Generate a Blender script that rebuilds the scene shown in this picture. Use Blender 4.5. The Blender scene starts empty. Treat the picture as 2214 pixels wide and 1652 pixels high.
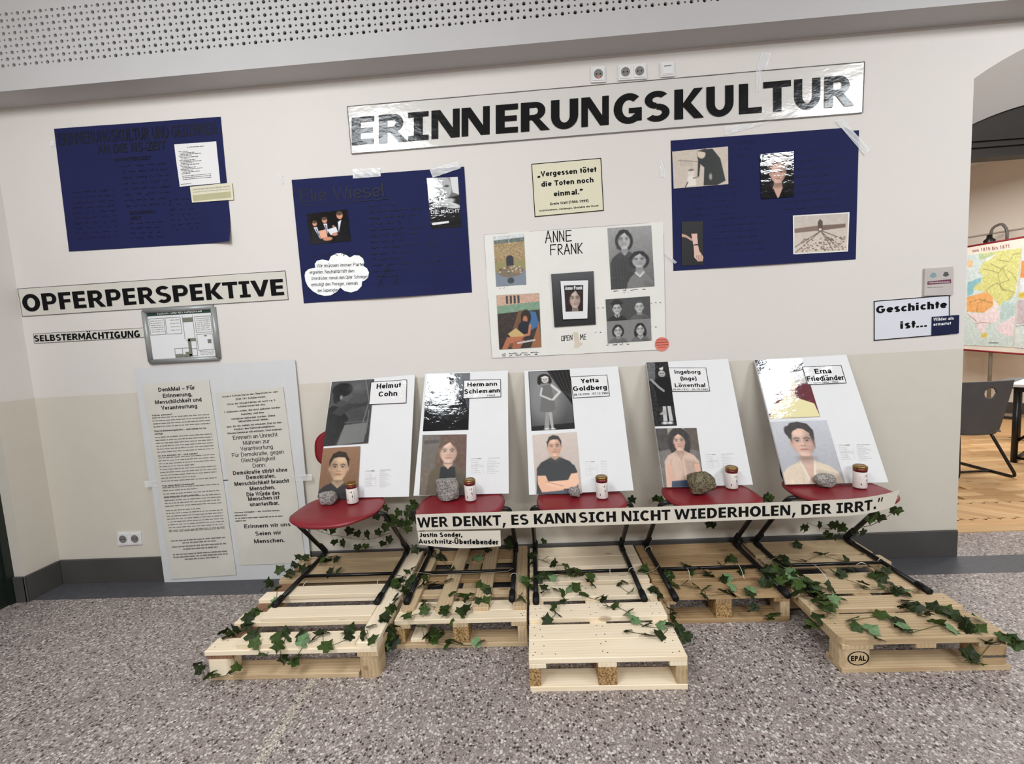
import bpy, math, random
import numpy as np
from mathutils import Vector, Matrix, Euler
random.seed(7); rng = np.random.default_rng(7)
scn = bpy.context.scene
COL = scn.collection

# ------------------------------------------------------------------ camera
FPX, PITCH, YAW, ROLL, DIST, HGT = 946.7, .0928, .0502, -.0568, 2.641, 1.433
CX, CY = 1107., 826.
def basis():
    cr, sr = math.cos(ROLL), math.sin(ROLL); cp, sp = math.cos(PITCH), math.sin(PITCH); c, s = math.cos(YAW), math.sin(YAW)
    M = np.array([[c, -s, 0], [s, c, 0], [0, 0, 1]]) @ np.array([[1, 0, 0], [0, cp, sp], [0, -sp, cp]])
    f, r, u = M @ np.array([0, 1., 0]), M @ np.array([1., 0, 0]), M @ np.array([0, 0, 1.])
    return cr*r+sr*u, -sr*r+cr*u, f
CR, CU, CF = basis()
CAM = np.array([0, -DIST, HGT])
cd = bpy.data.cameras.new('camera'); cam = bpy.data.objects.new('camera', cd); COL.objects.link(cam)
cd.sensor_width = 36; cd.sensor_fit = 'HORIZONTAL'; cd.lens = FPX*36/2214; cd.clip_start = .05
cam.matrix_world = Matrix(((CR[0], CU[0], -CF[0], CAM[0]), (CR[1], CU[1], -CF[1], CAM[1]), (CR[2], CU[2], -CF[2], CAM[2]), (0, 0, 0, 1)))
scn.camera = cam
# ------------------------------------------------------------------ light
w = bpy.data.worlds.new('world'); scn.world = w; w.use_nodes = True
bg = w.node_tree.nodes['Background']; bg.inputs[0].default_value = (.97, .98, 1, 1); bg.inputs[1].default_value = .3
def area(name, loc, sx, sy, power, col=(.915, .965, 1.0), rot=(0, 0, 0)):
    l = bpy.data.lights.new(name, 'AREA'); l.shape = 'RECTANGLE'; l.size = sx; l.size_y = sy; l.energy = power; l.color = col
    o = bpy.data.objects.new(name, l); COL.objects.link(o); o.location = loc; o.rotation_euler = rot; return o
for y_ in (-2.05, -2.55, -3.05, -3.55, -4.0): area('hall_light', (-1.5, y_, 3.64), .55, .36, 17.5, rot=(.36, 0, 0))
for y_ in (-1.95, -2.45, -2.95, -3.4): area('hall_light', (3.35, y_, 3.64), .6, .36, 20, rot=(.36, 0, 0))
area('hall_light', (.9, -6.0, 3.60), 2.6, .5, 175, rot=(.36, 0, 0))  # unseen fill lamp, added far back to light the wall more evenly
area('classroom_light', (4.6, 2.6, 3.2), 1.6, .6, 66, (1, .985, .965))  # unseen lamps added to brighten the classroom beyond the arch
area('classroom_light', (6.3, 1.6, 3.2), 1.6, .6, 46, (1, .985, .965))
vs = scn.view_settings
vs.view_transform = 'Standard'; vs.look = 'None'; vs.gamma = 1; vs.use_curve_mapping = False; vs.exposure = 0.12

# ------------------------------------------------------------------ helpers
def A(*a): return np.array(a, float)
def ray(x, y): return CF+(x-CX)/FPX*CR-(y-CY)/FPX*CU
def atY(x, y, Y=0.): d = ray(x, y); return CAM+d*(Y-CAM[1])/d[1]
def atZ(x, y, Z=0.): d = ray(x, y); return CAM+d*(Z-CAM[2])/d[2]
def atX(x, y, X=0.): d = ray(x, y); return CAM+d*(X-CAM[0])/d[0]
def atP(x, y, P, n): d = ray(x, y); return CAM+d*(np.dot(P-CAM, n)/np.dot(d, n))
def crop(ox, oy, s): return lambda x, y: (ox+x/s, oy+y/s)
def lin(c): c = c/255.; return c/12.92 if c <= .04045 else ((c+.055)/1.055)**2.4
def rgb(r, g, b): return (lin(r), lin(g), lin(b), 1)
WO = {}
def tag(o, label=None, cat=None, group=None, kind=None):
    if label: o['label'] = label
    if cat: o['category'] = cat
    if group: o['group'] = group
    if kind: o['kind'] = kind
    return o
def empty(name, loc, label=None, cat=None, group=None):
    o = bpy.data.objects.new(name, None); COL.objects.link(o); o.location = loc; o.empty_display_size = .05; WO[o] = A(*loc)
    return tag(o, label, cat, group)
def mk(name, V, F, mats, parent=None, smooth=False, origin=None, mi=None):
    V = np.asarray(V, float)
    if origin is None: origin = (V.min(0)+V.max(0))/2
    origin = np.asarray(origin, float)
    me = bpy.data.meshes.new(name); me.from_pydata((V-origin).tolist(), [], [list(map(int, f)) for f in F])
    if not isinstance(mats, (list, tuple)): mats = [mats]
    for m in mats: me.materials.append(m)
    if mi is not None: me.polygons.foreach_set('material_index', mi)
    if smooth: me.polygons.foreach_set('use_smooth', [True]*len(me.polygons))
    me.update()
    o = bpy.data.objects.new(name, me); COL.objects.link(o)
    o.location = origin-(WO[parent] if parent else 0); o.parent = parent; WO[o] = origin
    return o
BF = [(0, 3, 2, 1), (4, 5, 6, 7), (0, 1, 5, 4), (1, 2, 6, 5), (2, 3, 7, 6), (3, 0, 4, 7)]
def box(x0, x1, y0, y1, z0, z1):
    return [(x0, y0, z0), (x1, y0, z0), (x1, y1, z0), (x0, y1, z0), (x0, y0, z1), (x1, y0, z1), (x1, y1, z1), (x0, y1, z1)], list(BF)
def cbox(x0, x1, y0, y1, z0, z1, c):
    "box with chamfered vertical+top edges"
    V = []; F = []
    for z, k in ((z0, c*.5), (z0+c*.5, 0), (z1-c, 0), (z1, c)):
        for x, y in ((x0+k+c, y0+k), (x1-k-c, y0+k), (x1-k, y0+k+c), (x1-k, y1-k-c), (x1-k-c, y1-k), (x0+k+c, y1-k), (x0+k, y1-k-c), (x0+k, y0+k+c)): V.append((x, y, z))
    for l in range(3):
        for i in range(8): j = (i+1) % 8; F.append((l*8+i, l*8+j, l*8+8+j, l*8+8+i))
    F.append(tuple(range(7, -1, -1))); F.append(tuple(range(24, 32)))
    return V, F
def merge(parts):
    V = []; F = []
    for v, f in parts:
        n = len(V); V += [tuple(p) for p in v]; F += [tuple(i+n for i in q) for q in f]
    return V, F
def fillet(P, r, n=5):
    P = [A(*p) for p in P]; out = [P[0]]
    for i in range(1, len(P)-1):
        a, b, c = P[i-1], P[i], P[i+1]; u = a-b; v = c-b; lu, lv = np.linalg.norm(u), np.linalg.norm(v)
        k = min(r, lu*.45, lv*.45); p, q = b+u/lu*k, b+v/lv*k
        for t in np.linspace(0, 1, n): out.append((1-t)**2*p+2*t*(1-t)*b+t*t*q)
    out.append(P[-1]); return out
def tube(P, r, seg=8, caps=True):
    P = [A(*p) for p in P]; V = []; F = []; nrm = None
    for i, p in enumerate(P):
        t = P[min(i+1, len(P)-1)]-P[max(i-1, 0)]; t /= np.linalg.norm(t)+1e-12
        if nrm is None: nrm = np.cross(t, A(0, 0, 1) if abs(t[2]) < .9 else A(1, 0, 0))
        nrm = nrm-t*np.dot(nrm, t); nrm /= np.linalg.norm(nrm)+1e-12; b = np.cross(t, nrm)
        rr = r[i] if hasattr(r, '__len__') else r
        for k in range(seg): a = 2*math.pi*k/seg; V.append(p+rr*(math.cos(a)*nrm+math.sin(a)*b))
    for i in range(len(P)-1):
        for k in range(seg): F.append((i*seg+k, i*seg+(k+1) % seg, (i+1)*seg+(k+1) % seg, (i+1)*seg+k))
    if caps: F.append(tuple(range(seg-1, -1, -1))); F.append(tuple((len(P)-1)*seg+k for k in range(seg)))
    return V, F
def lathe(prof, c, seg=24, cap=True):
    V = []; F = []
    for r, z in prof:
        for k in range(seg): a = 2*math.pi*k/seg; V.append((c[0]+r*math.cos(a), c[1]+r*math.sin(a), c[2]+z))
    for i in range(len(prof)-1):
        for k in range(seg): F.append((i*seg+k, i*seg+(k+1) % seg, (i+1)*seg+(k+1) % seg, (i+1)*seg+k))
    if cap: F.append(tuple(range(seg-1, -1, -1))); F.append(tuple((len(prof)-1)*seg+k for k in range(seg)))
    return V, F
def dup(root, loc, label=None):
    r = root.copy(); COL.objects.link(r); r.location = loc
    if label: r['label'] = label
    for ch in list(root.children):
        c = ch.copy(); COL.objects.link(c); c.parent = r
        for g in list(ch.children): d = g.copy(); COL.objects.link(d); d.parent = c
    return r

# ------------------------------------------------------------------ materials
class NT:
    def __init__(s, name, rough=.5, spec=.5, metal=0.):
        s.m = bpy.data.materials.new(name); s.m.use_nodes = True; s.t = s.m.node_tree; s.b = s.t.nodes['Principled BSDF']
        s.b.inputs['Roughness'].default_value = rough; s.b.inputs['Specular IOR Level'].default_value = spec; s.b.inputs['Metallic'].default_value = metal
    def n(s, typ, **k):
        x = s.t.nodes.new(typ)
        for a, v in k.items():
            if a.startswith('i_'): x.inputs[a[2:].replace('_', ' ')].default_value = v
            else: setattr(x, a, v)
        return x
    def l(s, a, b): s.t.links.new(a, b)
    def coords(s, which='Object', scale=(1, 1, 1), rand=False):
        tc = s.n('ShaderNodeTexCoord'); mp = s.n('ShaderNodeMapping'); mp.inputs['Scale'].default_value = scale
        s.l(tc.outputs[which], mp.inputs['Vector'])
        if rand:
            oi = s.n('ShaderNodeObjectInfo'); mu = s.n('ShaderNodeMath', operation='MULTIPLY'); mu.inputs[1].default_value = 37.
            s.l(oi.outputs['Random'], mu.inputs[0]); s.l(mu.outputs[0], mp.inputs['Location'])
        return mp.outputs[0]
    def noise(s, vec, scale, detail=3, rough=.5):
        x = s.n('ShaderNodeTexNoise'); x.inputs['Scale'].default_value = scale; x.inputs['Detail'].default_value = detail; x.inputs['Roughness'].default_value = rough
        if vec: s.l(vec, x.inputs['Vector'])
        return x.outputs['Fac']
    def ramp(s, fac, stops, interp='LINEAR'):
        x = s.n('ShaderNodeValToRGB'); x.color_ramp.interpolation = interp; e = x.color_ramp.elements
        while len(e) < len(stops): e.new(.5)
        for i, (p, c) in enumerate(stops): e[i].position = p; e[i].color = c
        s.l(fac, x.inputs[0]); return x.outputs[0]
    def mix(s, fac, a, b, mode='MIX'):
        x = s.n('ShaderNodeMix', data_type='RGBA', blend_type=mode)
        for i, v in ((0, fac), (6, a), (7, b)):
            if hasattr(v, 'is_linked') or hasattr(v, 'links'): s.l(v, x.inputs[i])
            else: x.inputs[i].default_value = v
        return x.outputs[2]
    def bump(s, h, strength=.2, dist=.01):
        x = s.n('ShaderNodeBump'); x.inputs['Strength'].default_value = strength; x.inputs['Distance'].default_value = dist
        s.l(h, x.inputs['Height']); s.l(x.outputs[0], s.b.inputs['Normal'])
    def col(s, c):
        if hasattr(c, 'links'): s.l(c, s.b.inputs['Base Color'])
        else: s.b.inputs['Base Color'].default_value = c
        return s
def plain(name, c, rough=.5, spec=.4, metal=0., var=.06, sc=8., bump=0.):
    t = NT(name, rough, spec, metal); v = t.coords()
    nz = t.noise(v, sc, 3)
    a = tuple(min(1, x*(1+var)) for x in c[:3])+(1,); b = tuple(x*(1-var) for x in c[:3])+(1,)
    t.col(t.ramp(nz, [(.3, b), (.7, a)]))
    if bump: t.bump(t.noise(v, sc*6, 3), bump, .003)
    return t.m
def wall_mat():
    t = NT('wall_paint', .85, .15); g = t.n('ShaderNodeNewGeometry'); sx = t.n('ShaderNodeSeparateXYZ'); t.l(g.outputs['Position'], sx.inputs[0])
    st = t.n('ShaderNodeMath', operation='GREATER_THAN'); st.inputs[1].default_value = 1.243; t.l(sx.outputs[2], st.inputs[0])
    n1 = t.noise(g.outputs['Position'], 1.3, 3); n2 = t.noise(g.outputs['Position'], 9, 4)
    up = t.mix(n1, rgb(212, 206, 200), rgb(219, 211, 206)); lo = t.mix(n2, rgb(202, 194, 181), rgb(208, 200, 188))
    c = t.mix(st.outputs[0], lo, up)
    sp = t.noise(g.outputs['Position'], 16, 2); spt = t.ramp(sp, [(.0, (0, 0, 0, 1)), (.77, (0, 0, 0, 1)), (.80, (1, 1, 1, 1))])
    ff = t.n('ShaderNodeMath', operation='MULTIPLY'); ff.inputs[1].default_value = .25; t.l(spt, ff.inputs[0])
    t.col(t.mix(ff.outputs[0], c, rgb(150, 140, 128)))
    t.bump(t.noise(g.outputs['Position'], 220, 3), .12, .002); return t.m
M_WALL = wall_mat()
M_BULK = plain('bulkhead_paint', rgb(186, 183, 182), .8, .2, var=.02, sc=3)
M_DARK = plain('felt_backing', rgb(30, 29, 28), .95, .1)
M_BASE = plain('baseboard_grey', rgb(72, 70, 68), .55, .35, var=.08, sc=5)
M_DOOR = plain('dark_green_door', rgb(22, 30, 25), .4, .5)
M_CEIL = plain('ceiling_white', rgb(215, 212, 208), .9, .1)
def terrazzo(name, base, light, dark, sc=75., lightcut=.30):
    t = NT(name, .42, .4); g = t.n('ShaderNodeNewGeometry')
    v = t.n('ShaderNodeTexVoronoi', feature='F1'); v.inputs['Scale'].default_value = sc; v.inputs['Randomness'].default_value = 1
    t.l(g.outputs['Position'], v.inputs['Vector'])
    sep = t.n('ShaderNodeSeparateColor'); t.l(v.outputs['Color'], sep.inputs[0])
    # chip colour by cell, chip extent by distance
    chip = t.ramp(sep.outputs[0], [(0, dark), (.14, dark), (.16, base), (.40, tuple(x*1.25 for x in base[:3])+(1,)), (.62, tuple(x*.8 for x in base[:3])+(1,)), (.70, light), (.90, tuple(x*.75 for x in light[:3])+(1,)), (.925, rgb(214, 208, 200))], 'CONSTANT')
    ext = t.ramp(v.outputs['Distance'], [(0, (1, 1, 1, 1)), (.42, (1, 1, 1, 1)), (.52, (0, 0, 0, 1))])
    v2 = t.n('ShaderNodeTexVoronoi', feature='F1'); v2.inputs['Scale'].default_value = sc*2.6; t.l(g.outputs['Position'], v2.inputs['Vector'])
    s2 = t.n('ShaderNodeSeparateColor'); t.l(v2.outputs['Color'], s2.inputs[0])
    fine = t.ramp(s2.outputs[0], [(0, tuple(x*.5 for x in base[:3])+(1,)), (.25, base), (.75, tuple(x*1.5 for x in base[:3])+(1,)), (.93, light)], 'CONSTANT')
    c = t.mix(ext, fine, chip)
    n = t.noise(g.outputs['Position'], 1.6, 3); c = t.mix(.5, c, t.ramp(n, [(.3, (.72, .70, .70, 1)), (.7, (1, 1, 1, 1))]), 'MULTIPLY')
    t.col(c); return t.m
M_FLOOR = terrazzo('terrazzo', rgb(148, 136, 131), rgb(200, 192, 185), rgb(66, 58, 56), 88)
M_SEAM = terrazzo('terrazzo_seam', rgb(170, 160, 148), rgb(220, 212, 198), rgb(70, 62, 56), 110)
M_BORDER = plain('dark_floor_border', rgb(76, 76, 80), .5, .4, var=.12, sc=25)
def wood(name, c1, c2, c3, ring=9., sat=1.):
    t = NT(name, .62, .25); v = t.coords('Object', (1.6, 14, 14), True)
    n = t.noise(v, 1.6, 5, .6)
    wv = t.n('ShaderNodeTexWave', wave_type='BANDS', bands_direction='Y'); wv.inputs['Scale'].default_value = 1.3; wv.inputs['Distortion'].default_value = 6; wv.inputs['Detail'].default_value = 3
    wv.inputs['Detail Scale'].default_value = .8; t.l(v, wv.inputs['Vector'])
    c = t.mix(t.ramp(n, [(.35, (0, 0, 0, 1)), (.65, (1, 1, 1, 1))]), c1, c2)
    f = t.n('ShaderNodeMath', operation='MULTIPLY'); f.inputs[1].default_value = .6; t.l(wv.outputs['Fac'], f.inputs[0])
    c = t.mix(f.outputs[0], c, c3)
    # knots
    vk = t.coords('Object', (3, 7, 7), True); kn = t.n('ShaderNodeTexVoronoi'); kn.inputs['Scale'].default_value = 1.3; t.l(vk, kn.inputs['Vector'])
    kf = t.ramp(kn.outputs['Distance'], [(0, (1, 1, 1, 1)), (.09, (.8, .8, .8, 1)), (.14, (0, 0, 0, 1))])
    kk = t.n('ShaderNodeMath', operation='MULTIPLY'); kk.inputs[1].default_value = .6; t.l(kf, kk.inputs[0])
    c = t.mix(kk.outputs[0], c, rgb(126, 90, 58))
    oi = t.n('ShaderNodeObjectInfo'); br = t.ramp(oi.outputs['Random'], [(0, (.80, .78, .74, 1)), (1, (1, 1, 1, 1))])
    c = t.mix(1., c, br, 'MULTIPLY'); t.col(c); t.bump(n, .15, .002); return t.m
M_PINE = wood('new_pine', rgb(248, 230, 202), rgb(238, 216, 184), rgb(252, 238, 214))
M_OLD = wood('weathered_pine', rgb(204, 178, 142), rgb(182, 154, 118), rgb(216, 194, 160))
M_DULL = wood('aged_pallet_wood', rgb(178, 148, 110), rgb(150, 118, 84), rgb(192, 164, 124))
M_RED = wood('reddish_board', rgb(150, 112, 88), rgb(128, 92, 72), rgb(166, 128, 102))
def chip():
    t = NT('chipboard_block', .8, .15); v = t.coords('Object', (1, 1, 1), True)
    vo = t.n('ShaderNodeTexVoronoi'); vo.inputs['Scale'].default_value = 170; t.l(v, vo.inputs['Vector'])
    s = t.n('ShaderNodeSeparateColor'); t.l(vo.outputs['Color'], s.inputs[0])
    t.col(t.ramp(s.outputs[0], [(0, rgb(110, 82, 52)), (.5, rgb(168, 134, 90)), (1, rgb(196, 164, 116))])); t.bump(s.outputs[0], .3, .002); return t.m
M_CHIP = chip()
M_NAIL = plain('nail_steel', rgb(60, 50, 44), .5, .5, .6)
M_BLACK = plain('black_tube', rgb(14, 14, 15), .32, .5)
M_RUB = plain('black_rubber', rgb(10, 10, 11), .6, .3)
M_SEAT = plain('red_plastic', rgb(124, 24, 34), .38, .45, var=.08, sc=6)
M_WHITE = plain('foam_board_white', rgb(220, 219, 219), .6, .3, var=.01)
M_PAPER = plain('white_paper', rgb(224, 221, 214), .75, .2, var=.02)
M_PAPERG = plain('greyish_paper', rgb(205, 200, 190), .75, .2, var=.04, sc=5)
M_PANEL = plain('pinboard_white', rgb(205, 204, 204), .55, .3, var=.02)
def lam(name, c, amount=.6, sc=14., rough=.12, coat=1.):
    "paper under laminating film: glossy, slightly wavy"
    t = NT(name, .8, .08); t.col(c if not isinstance(c, str) else (1, 1, 1, 1)); t.b.inputs['Coat Weight'].default_value = coat; t.b.inputs['Coat Roughness'].default_value = rough
    g = t.n('ShaderNodeNewGeometry'); mp = t.n('ShaderNodeMapping'); mp.inputs['Scale'].default_value = (1, 1, 1.9); t.l(g.outputs['Position'], mp.inputs[0])
    n = t.noise(mp.outputs[0], sc, 3, .55)
    x = t.n('ShaderNodeBump'); x.inputs['Strength'].default_value = amount; x.inputs['Distance'].default_value = .01; t.l(n, x.inputs['Height'])
    t.l(x.outputs[0], t.b.inputs['Coat Normal'])
    if isinstance(c, str):
        at = t.n('ShaderNodeAttribute'); at.attribute_name = c; t.l(at.outputs['Color'], t.b.inputs['Base Color'])
    return t.m
M_LAM = lam('laminated_white', rgb(208, 203, 197), .30, 9, .16)
M_LAMINK = lam('laminated_black_ink', rgb(14, 14, 15), .30, 9, .16, .45)
M_CARD = lam('laminated_card', rgb(225, 223, 222), .30, 16, .07)
M_PIC = lam('laminated_photo', 'Col', .16, 12, .06)
def picm(rough=.45):
    t = NT('printed_picture', rough, .35); at = t.n('ShaderNodeAttribute'); at.attribute_name = 'Col'; t.l(at.outputs['Color'], t.b.inputs['Base Color']); return t.m
M_MAT = picm()
M_INK = plain('black_print', rgb(17, 16, 17), .7, .1)
M_INKT = plain('toner_print', rgb(40, 39, 39), .6, .3)
M_INKG = plain('grey_print', rgb(84, 82, 80), .6, .3)
M_INKP = plain('soft_print', rgb(118, 114, 110), .6, .3)
M_INKL = plain('pale_grey_print', rgb(168, 164, 160), .6, .3)
M_INKN = plain('dark_marker', rgb(16, 17, 34), .6, .3)
M_NAVY = plain('navy_card', rgb(34, 38, 76), .75, .10, var=.05, sc=4)
M_NAVY2 = plain('navy_label', rgb(26, 30, 62), .4, .4)
M_CREAM = plain('cream_card', rgb(214, 208, 182), .6, .3, var=.02)
M_GREY = plain('aluminium_frame', rgb(150, 152, 150), .4, .5, .3)
M_GREEN = plain('sign_green', rgb(40, 62, 54), .5, .3)
M_STRIP = plain('beige_strip_paper', rgb(206, 198, 184), .6, .3, var=.03, sc=4)
M_STICK = plain('salmon_sticker', rgb(218, 122, 104), .5, .4)
M_SOCK = plain('socket_white', rgb(222, 220, 218), .3, .5, var=.01)
M_SOCKD = plain('socket_grey', rgb(120, 116, 112), .5, .4)
M_BOOK = plain('book_pages', rgb(214, 206, 188), .7, .2)
def tape():
    t = NT('clear_tape', .08, .6); t.col((.95, .95, .95, 1)); t.b.inputs['Alpha'].default_value = .35
    g = t.n('ShaderNodeNewGeometry'); t.bump(t.noise(g.outputs['Position'], 60, 3), .7, .006); return t.m
M_TAPE = tape()
def em(name, c, s):
    t = NT(name); t.b.inputs['Emission Color'].default_value = c; t.b.inputs['Emission Strength'].default_value = s; t.col(c); return t.m
M_LED = em('red_indicator', rgb(255, 70, 40), 3.)
M_BLACKG = plain('black_card', rgb(12, 12, 14), .3, .5)

# ------------------------------------------------------------------ sheets, text, pictures
class Sheet:
    "a flat quad: TL TR BR BL in world space, u to the right, v down, n towards the viewer"
    def __init__(s, TL, TR, BR, BL):
        s.c = [A(*p) for p in (TL, TR, BR, BL)]; n = np.cross(s.c[1]-s.c[0], s.c[3]-s.c[0]); s.n = -n/np.linalg.norm(n)
        if np.dot(s.n, CAM-s.c[0]) < 0: s.n = -s.n
    def at(s, u, v, off=0.):
        a, b, c, d = s.c; return a*(1-u)*(1-v)+b*u*(1-v)+c*u*v+d*(1-u)*v+s.n*off
    def sub(s, u0, v0, u1, v1, off=0.): return Sheet(s.at(u0, v0, off), s.at(u1, v0, off), s.at(u1, v1, off), s.at(u0, v1, off))
def wallq(pts, Y=0.): return Sheet(*[atY(x, y, Y) for x, y in pts])
def planeq(pts, sh, off=0.): return Sheet(*[atP(x, y, sh.c[0]+sh.n*off, sh.n) for x, y in pts])
def slab(name, sh, t, mat, parent=None, nx=1, ny=1, bulge=None, back=0.):
    V = []; F = []
    for k in (0, 1):
        for j in range(ny+1):
            for i in range(nx+1):
                u, v = i/nx, j/ny; b = bulge(u, v) if bulge else 0.
                V.append(sh.at(u, v, b+(t if k else back)))
    W = nx+1; N = W*(ny+1)
    for j in range(ny):
        for i in range(nx):
            a = j*W+i; F.append((a, a+1, a+W+1, a+W)); F.append((N+a, N+a+W, N+a+W+1, N+a+1))
    for i in range(nx): F.append((i, N+i, N+i+1, i+1)); a = ny*W+i; F.append((a, a+1, N+a+1, N+a))
    for j in range(ny): a = j*W; F.append((a, a+W, N+a+W, N+a)); a = j*W+nx; F.append((a, N+a, N+a+W, a+W))
    return mk(name, V, F, mat, parent, smooth=False)
def border(name, sh, wd, t, mat, parent, off=0.):
    "thin outline strip around the sheet edge (wd in metres)"
    W = np.linalg.norm(sh.c[1]-sh.c[0]); H = np.linalg.norm(sh.c[3]-sh.c[0]); a, b = wd/W, wd/H
    V = []; F = []
    for u0, v0, u1, v1 in ((0, 0, 1, b), (0, 1-b, 1, 1), (0, b, a, 1-b), (1-a, b, 1, 1-b)):
        n = len(V); V += [sh.at(u0, v0, off+t), sh.at(u1, v0, off+t), sh.at(u1, v1, off+t), sh.at(u0, v1, off+t)]; F.append((n, n+3, n+2, n+1))
    return mk(name, V, F, mat, parent)
_tc = {}
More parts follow.
